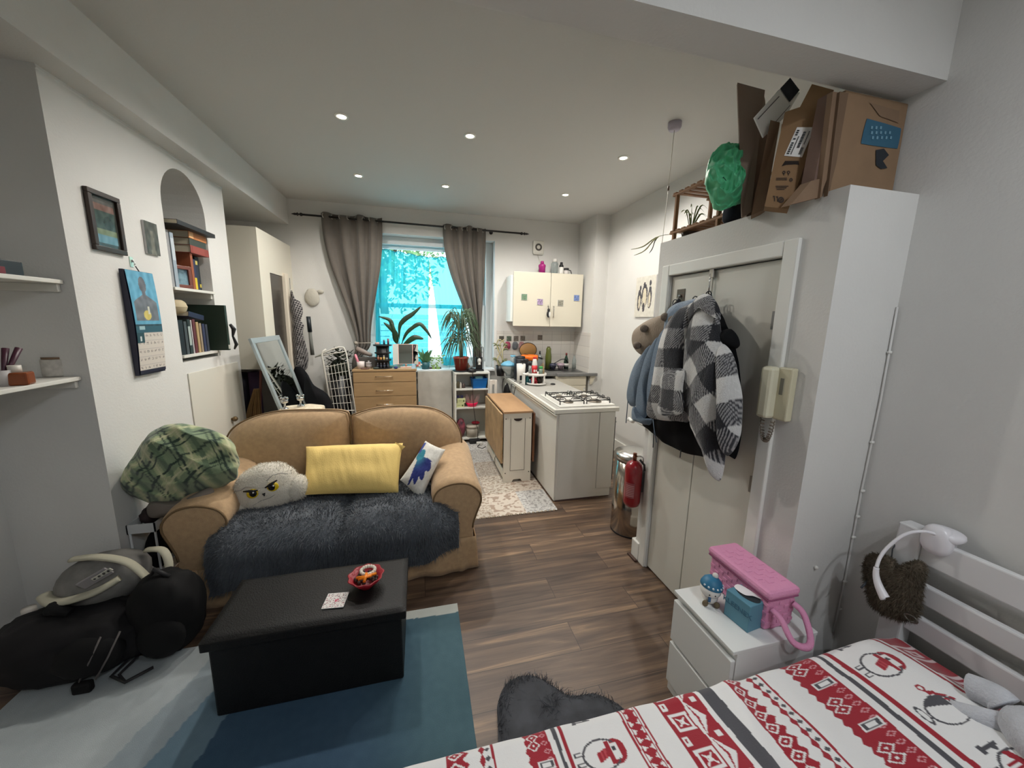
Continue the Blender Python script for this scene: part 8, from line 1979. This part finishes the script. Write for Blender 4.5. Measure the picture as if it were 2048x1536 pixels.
mb = MB(); mb.ball((0.535, 4.98, SH[2]+0.135), (0.065, 0.07, 0.135), 18, 14, fn=lambda w: 1+0.08*nz(w*3)); solo('dark_pink_bag', mb, mat('bag_pinkblack', (40, 26, 36), 0.6, col2=(150, 70, 84), scale=14), 'dark patterned bag on the bottom shelf of the bookcase', 'bag')
L('grey_tin', 'grey drum shaped tin on the bottom shelf of the bookcase', 'tin', (0.70, 5.0, SH[2]+0.0005), [('body', mat('tin_grey', (158, 150, 136), 0.4), [(0.001, 0), (0.088, 0), (0.088, 0.13)]), ('lid', mat('tin_lid', (170, 162, 148), 0.4), [(0.092, 0.128), (0.092, 0.158), (0.06, 0.163), (0.001, 0.163)])])
mb = MB(); mb.ball((0.75, 5.02, SH[2]+0.185), (0.06, 0.05, 0.022), 16, 10, fn=lambda w: 1+0.1*nz(w*3)); solo('red_case', mb, mat('case_red', (150, 26, 44), 0.4), 'red case lying on the grey tin in the bookcase', 'case')
# power lead hanging down the bookcase, extension block on the rug
mb = MB(); mb.tube(spline([(0.69, 4.89, 0.998), (0.69, 4.885, 0.9), (0.695, 4.885, 0.6), (0.73, 4.88, 0.3), (0.76, 4.88, 0.2), (0.75, 4.86, 0.01)], 6, False), 0.004, 6); solo('power_lead', mb, blackm, 'black power lead hanging down the front of the bookcase', 'cable')
q = onz(948, 885, 0.008)
t = thing('extension_block', 'black extension block with plugs on the rug in front of the bookcase', 'extension block', (q.x+0.02, q.y, 0.0075))
mb = MB(); mb.lh((-0.09, -0.06, 0), (0.06, 0.06, 0.06), 0.01); mb.build('block', blackm, t)
mb = MB(); mb.lh((0.0, -0.13, 0), (0.08, -0.075, 0.04), 0.008); mb.build('plug', white, t)
mb = MB(); mb.tube(spline([(0.05, -0.12, 0.02), (0.0, -0.2, 0.005), (0.06, -0.26, 0.005), (0.11, -0.2, 0.005)], 6, False), 0.004, 6); mb.tube(spline([(-0.08, 0, 0.03), (-0.2, 0.05, 0.01), (-0.26, 0.12, 0.01), (-0.2, 0.25, 0.03)], 6, False), 0.004, 6); mb.build('lead', blackm, t)
# folded chair and dark bag between bookcase and island
t = thing('folding_chair', 'white folded chair stowed between the bookcase and the island', 'chair', (1.02, 4.75, 0))
cwm = mat('chair_white', (216, 212, 204), 0.45)
xf_ = ony(985, 780, 4.66).x
for x in (xf_-0.045, xf_+0.02): mb = MB(); mb.lh((x-1.02, -0.12, 0), (x-1.02+0.035, -0.085, 0.93), 0.004); mb.build('leg', cwm, t)
for z in (0.87, 0.55): mb = MB(); mb.lh((xf_-1.02-0.04, -0.115, z), (xf_-1.02+0.05, -0.09, z+0.06), 0.003); mb.build('rail', cwm, t)
mb = MB(); mb.ball((1.14, 4.78, 0.55), (0.055, 0.14, 0.30), 18, 14, fn=lambda w: 1+0.1*nz(w*3)); solo('stowed_black_bag', mb, mat('bag_black', (9, 9, 10), 0.8, spec=0.3), 'black bag squeezed between the folded chair and the island', 'bag')
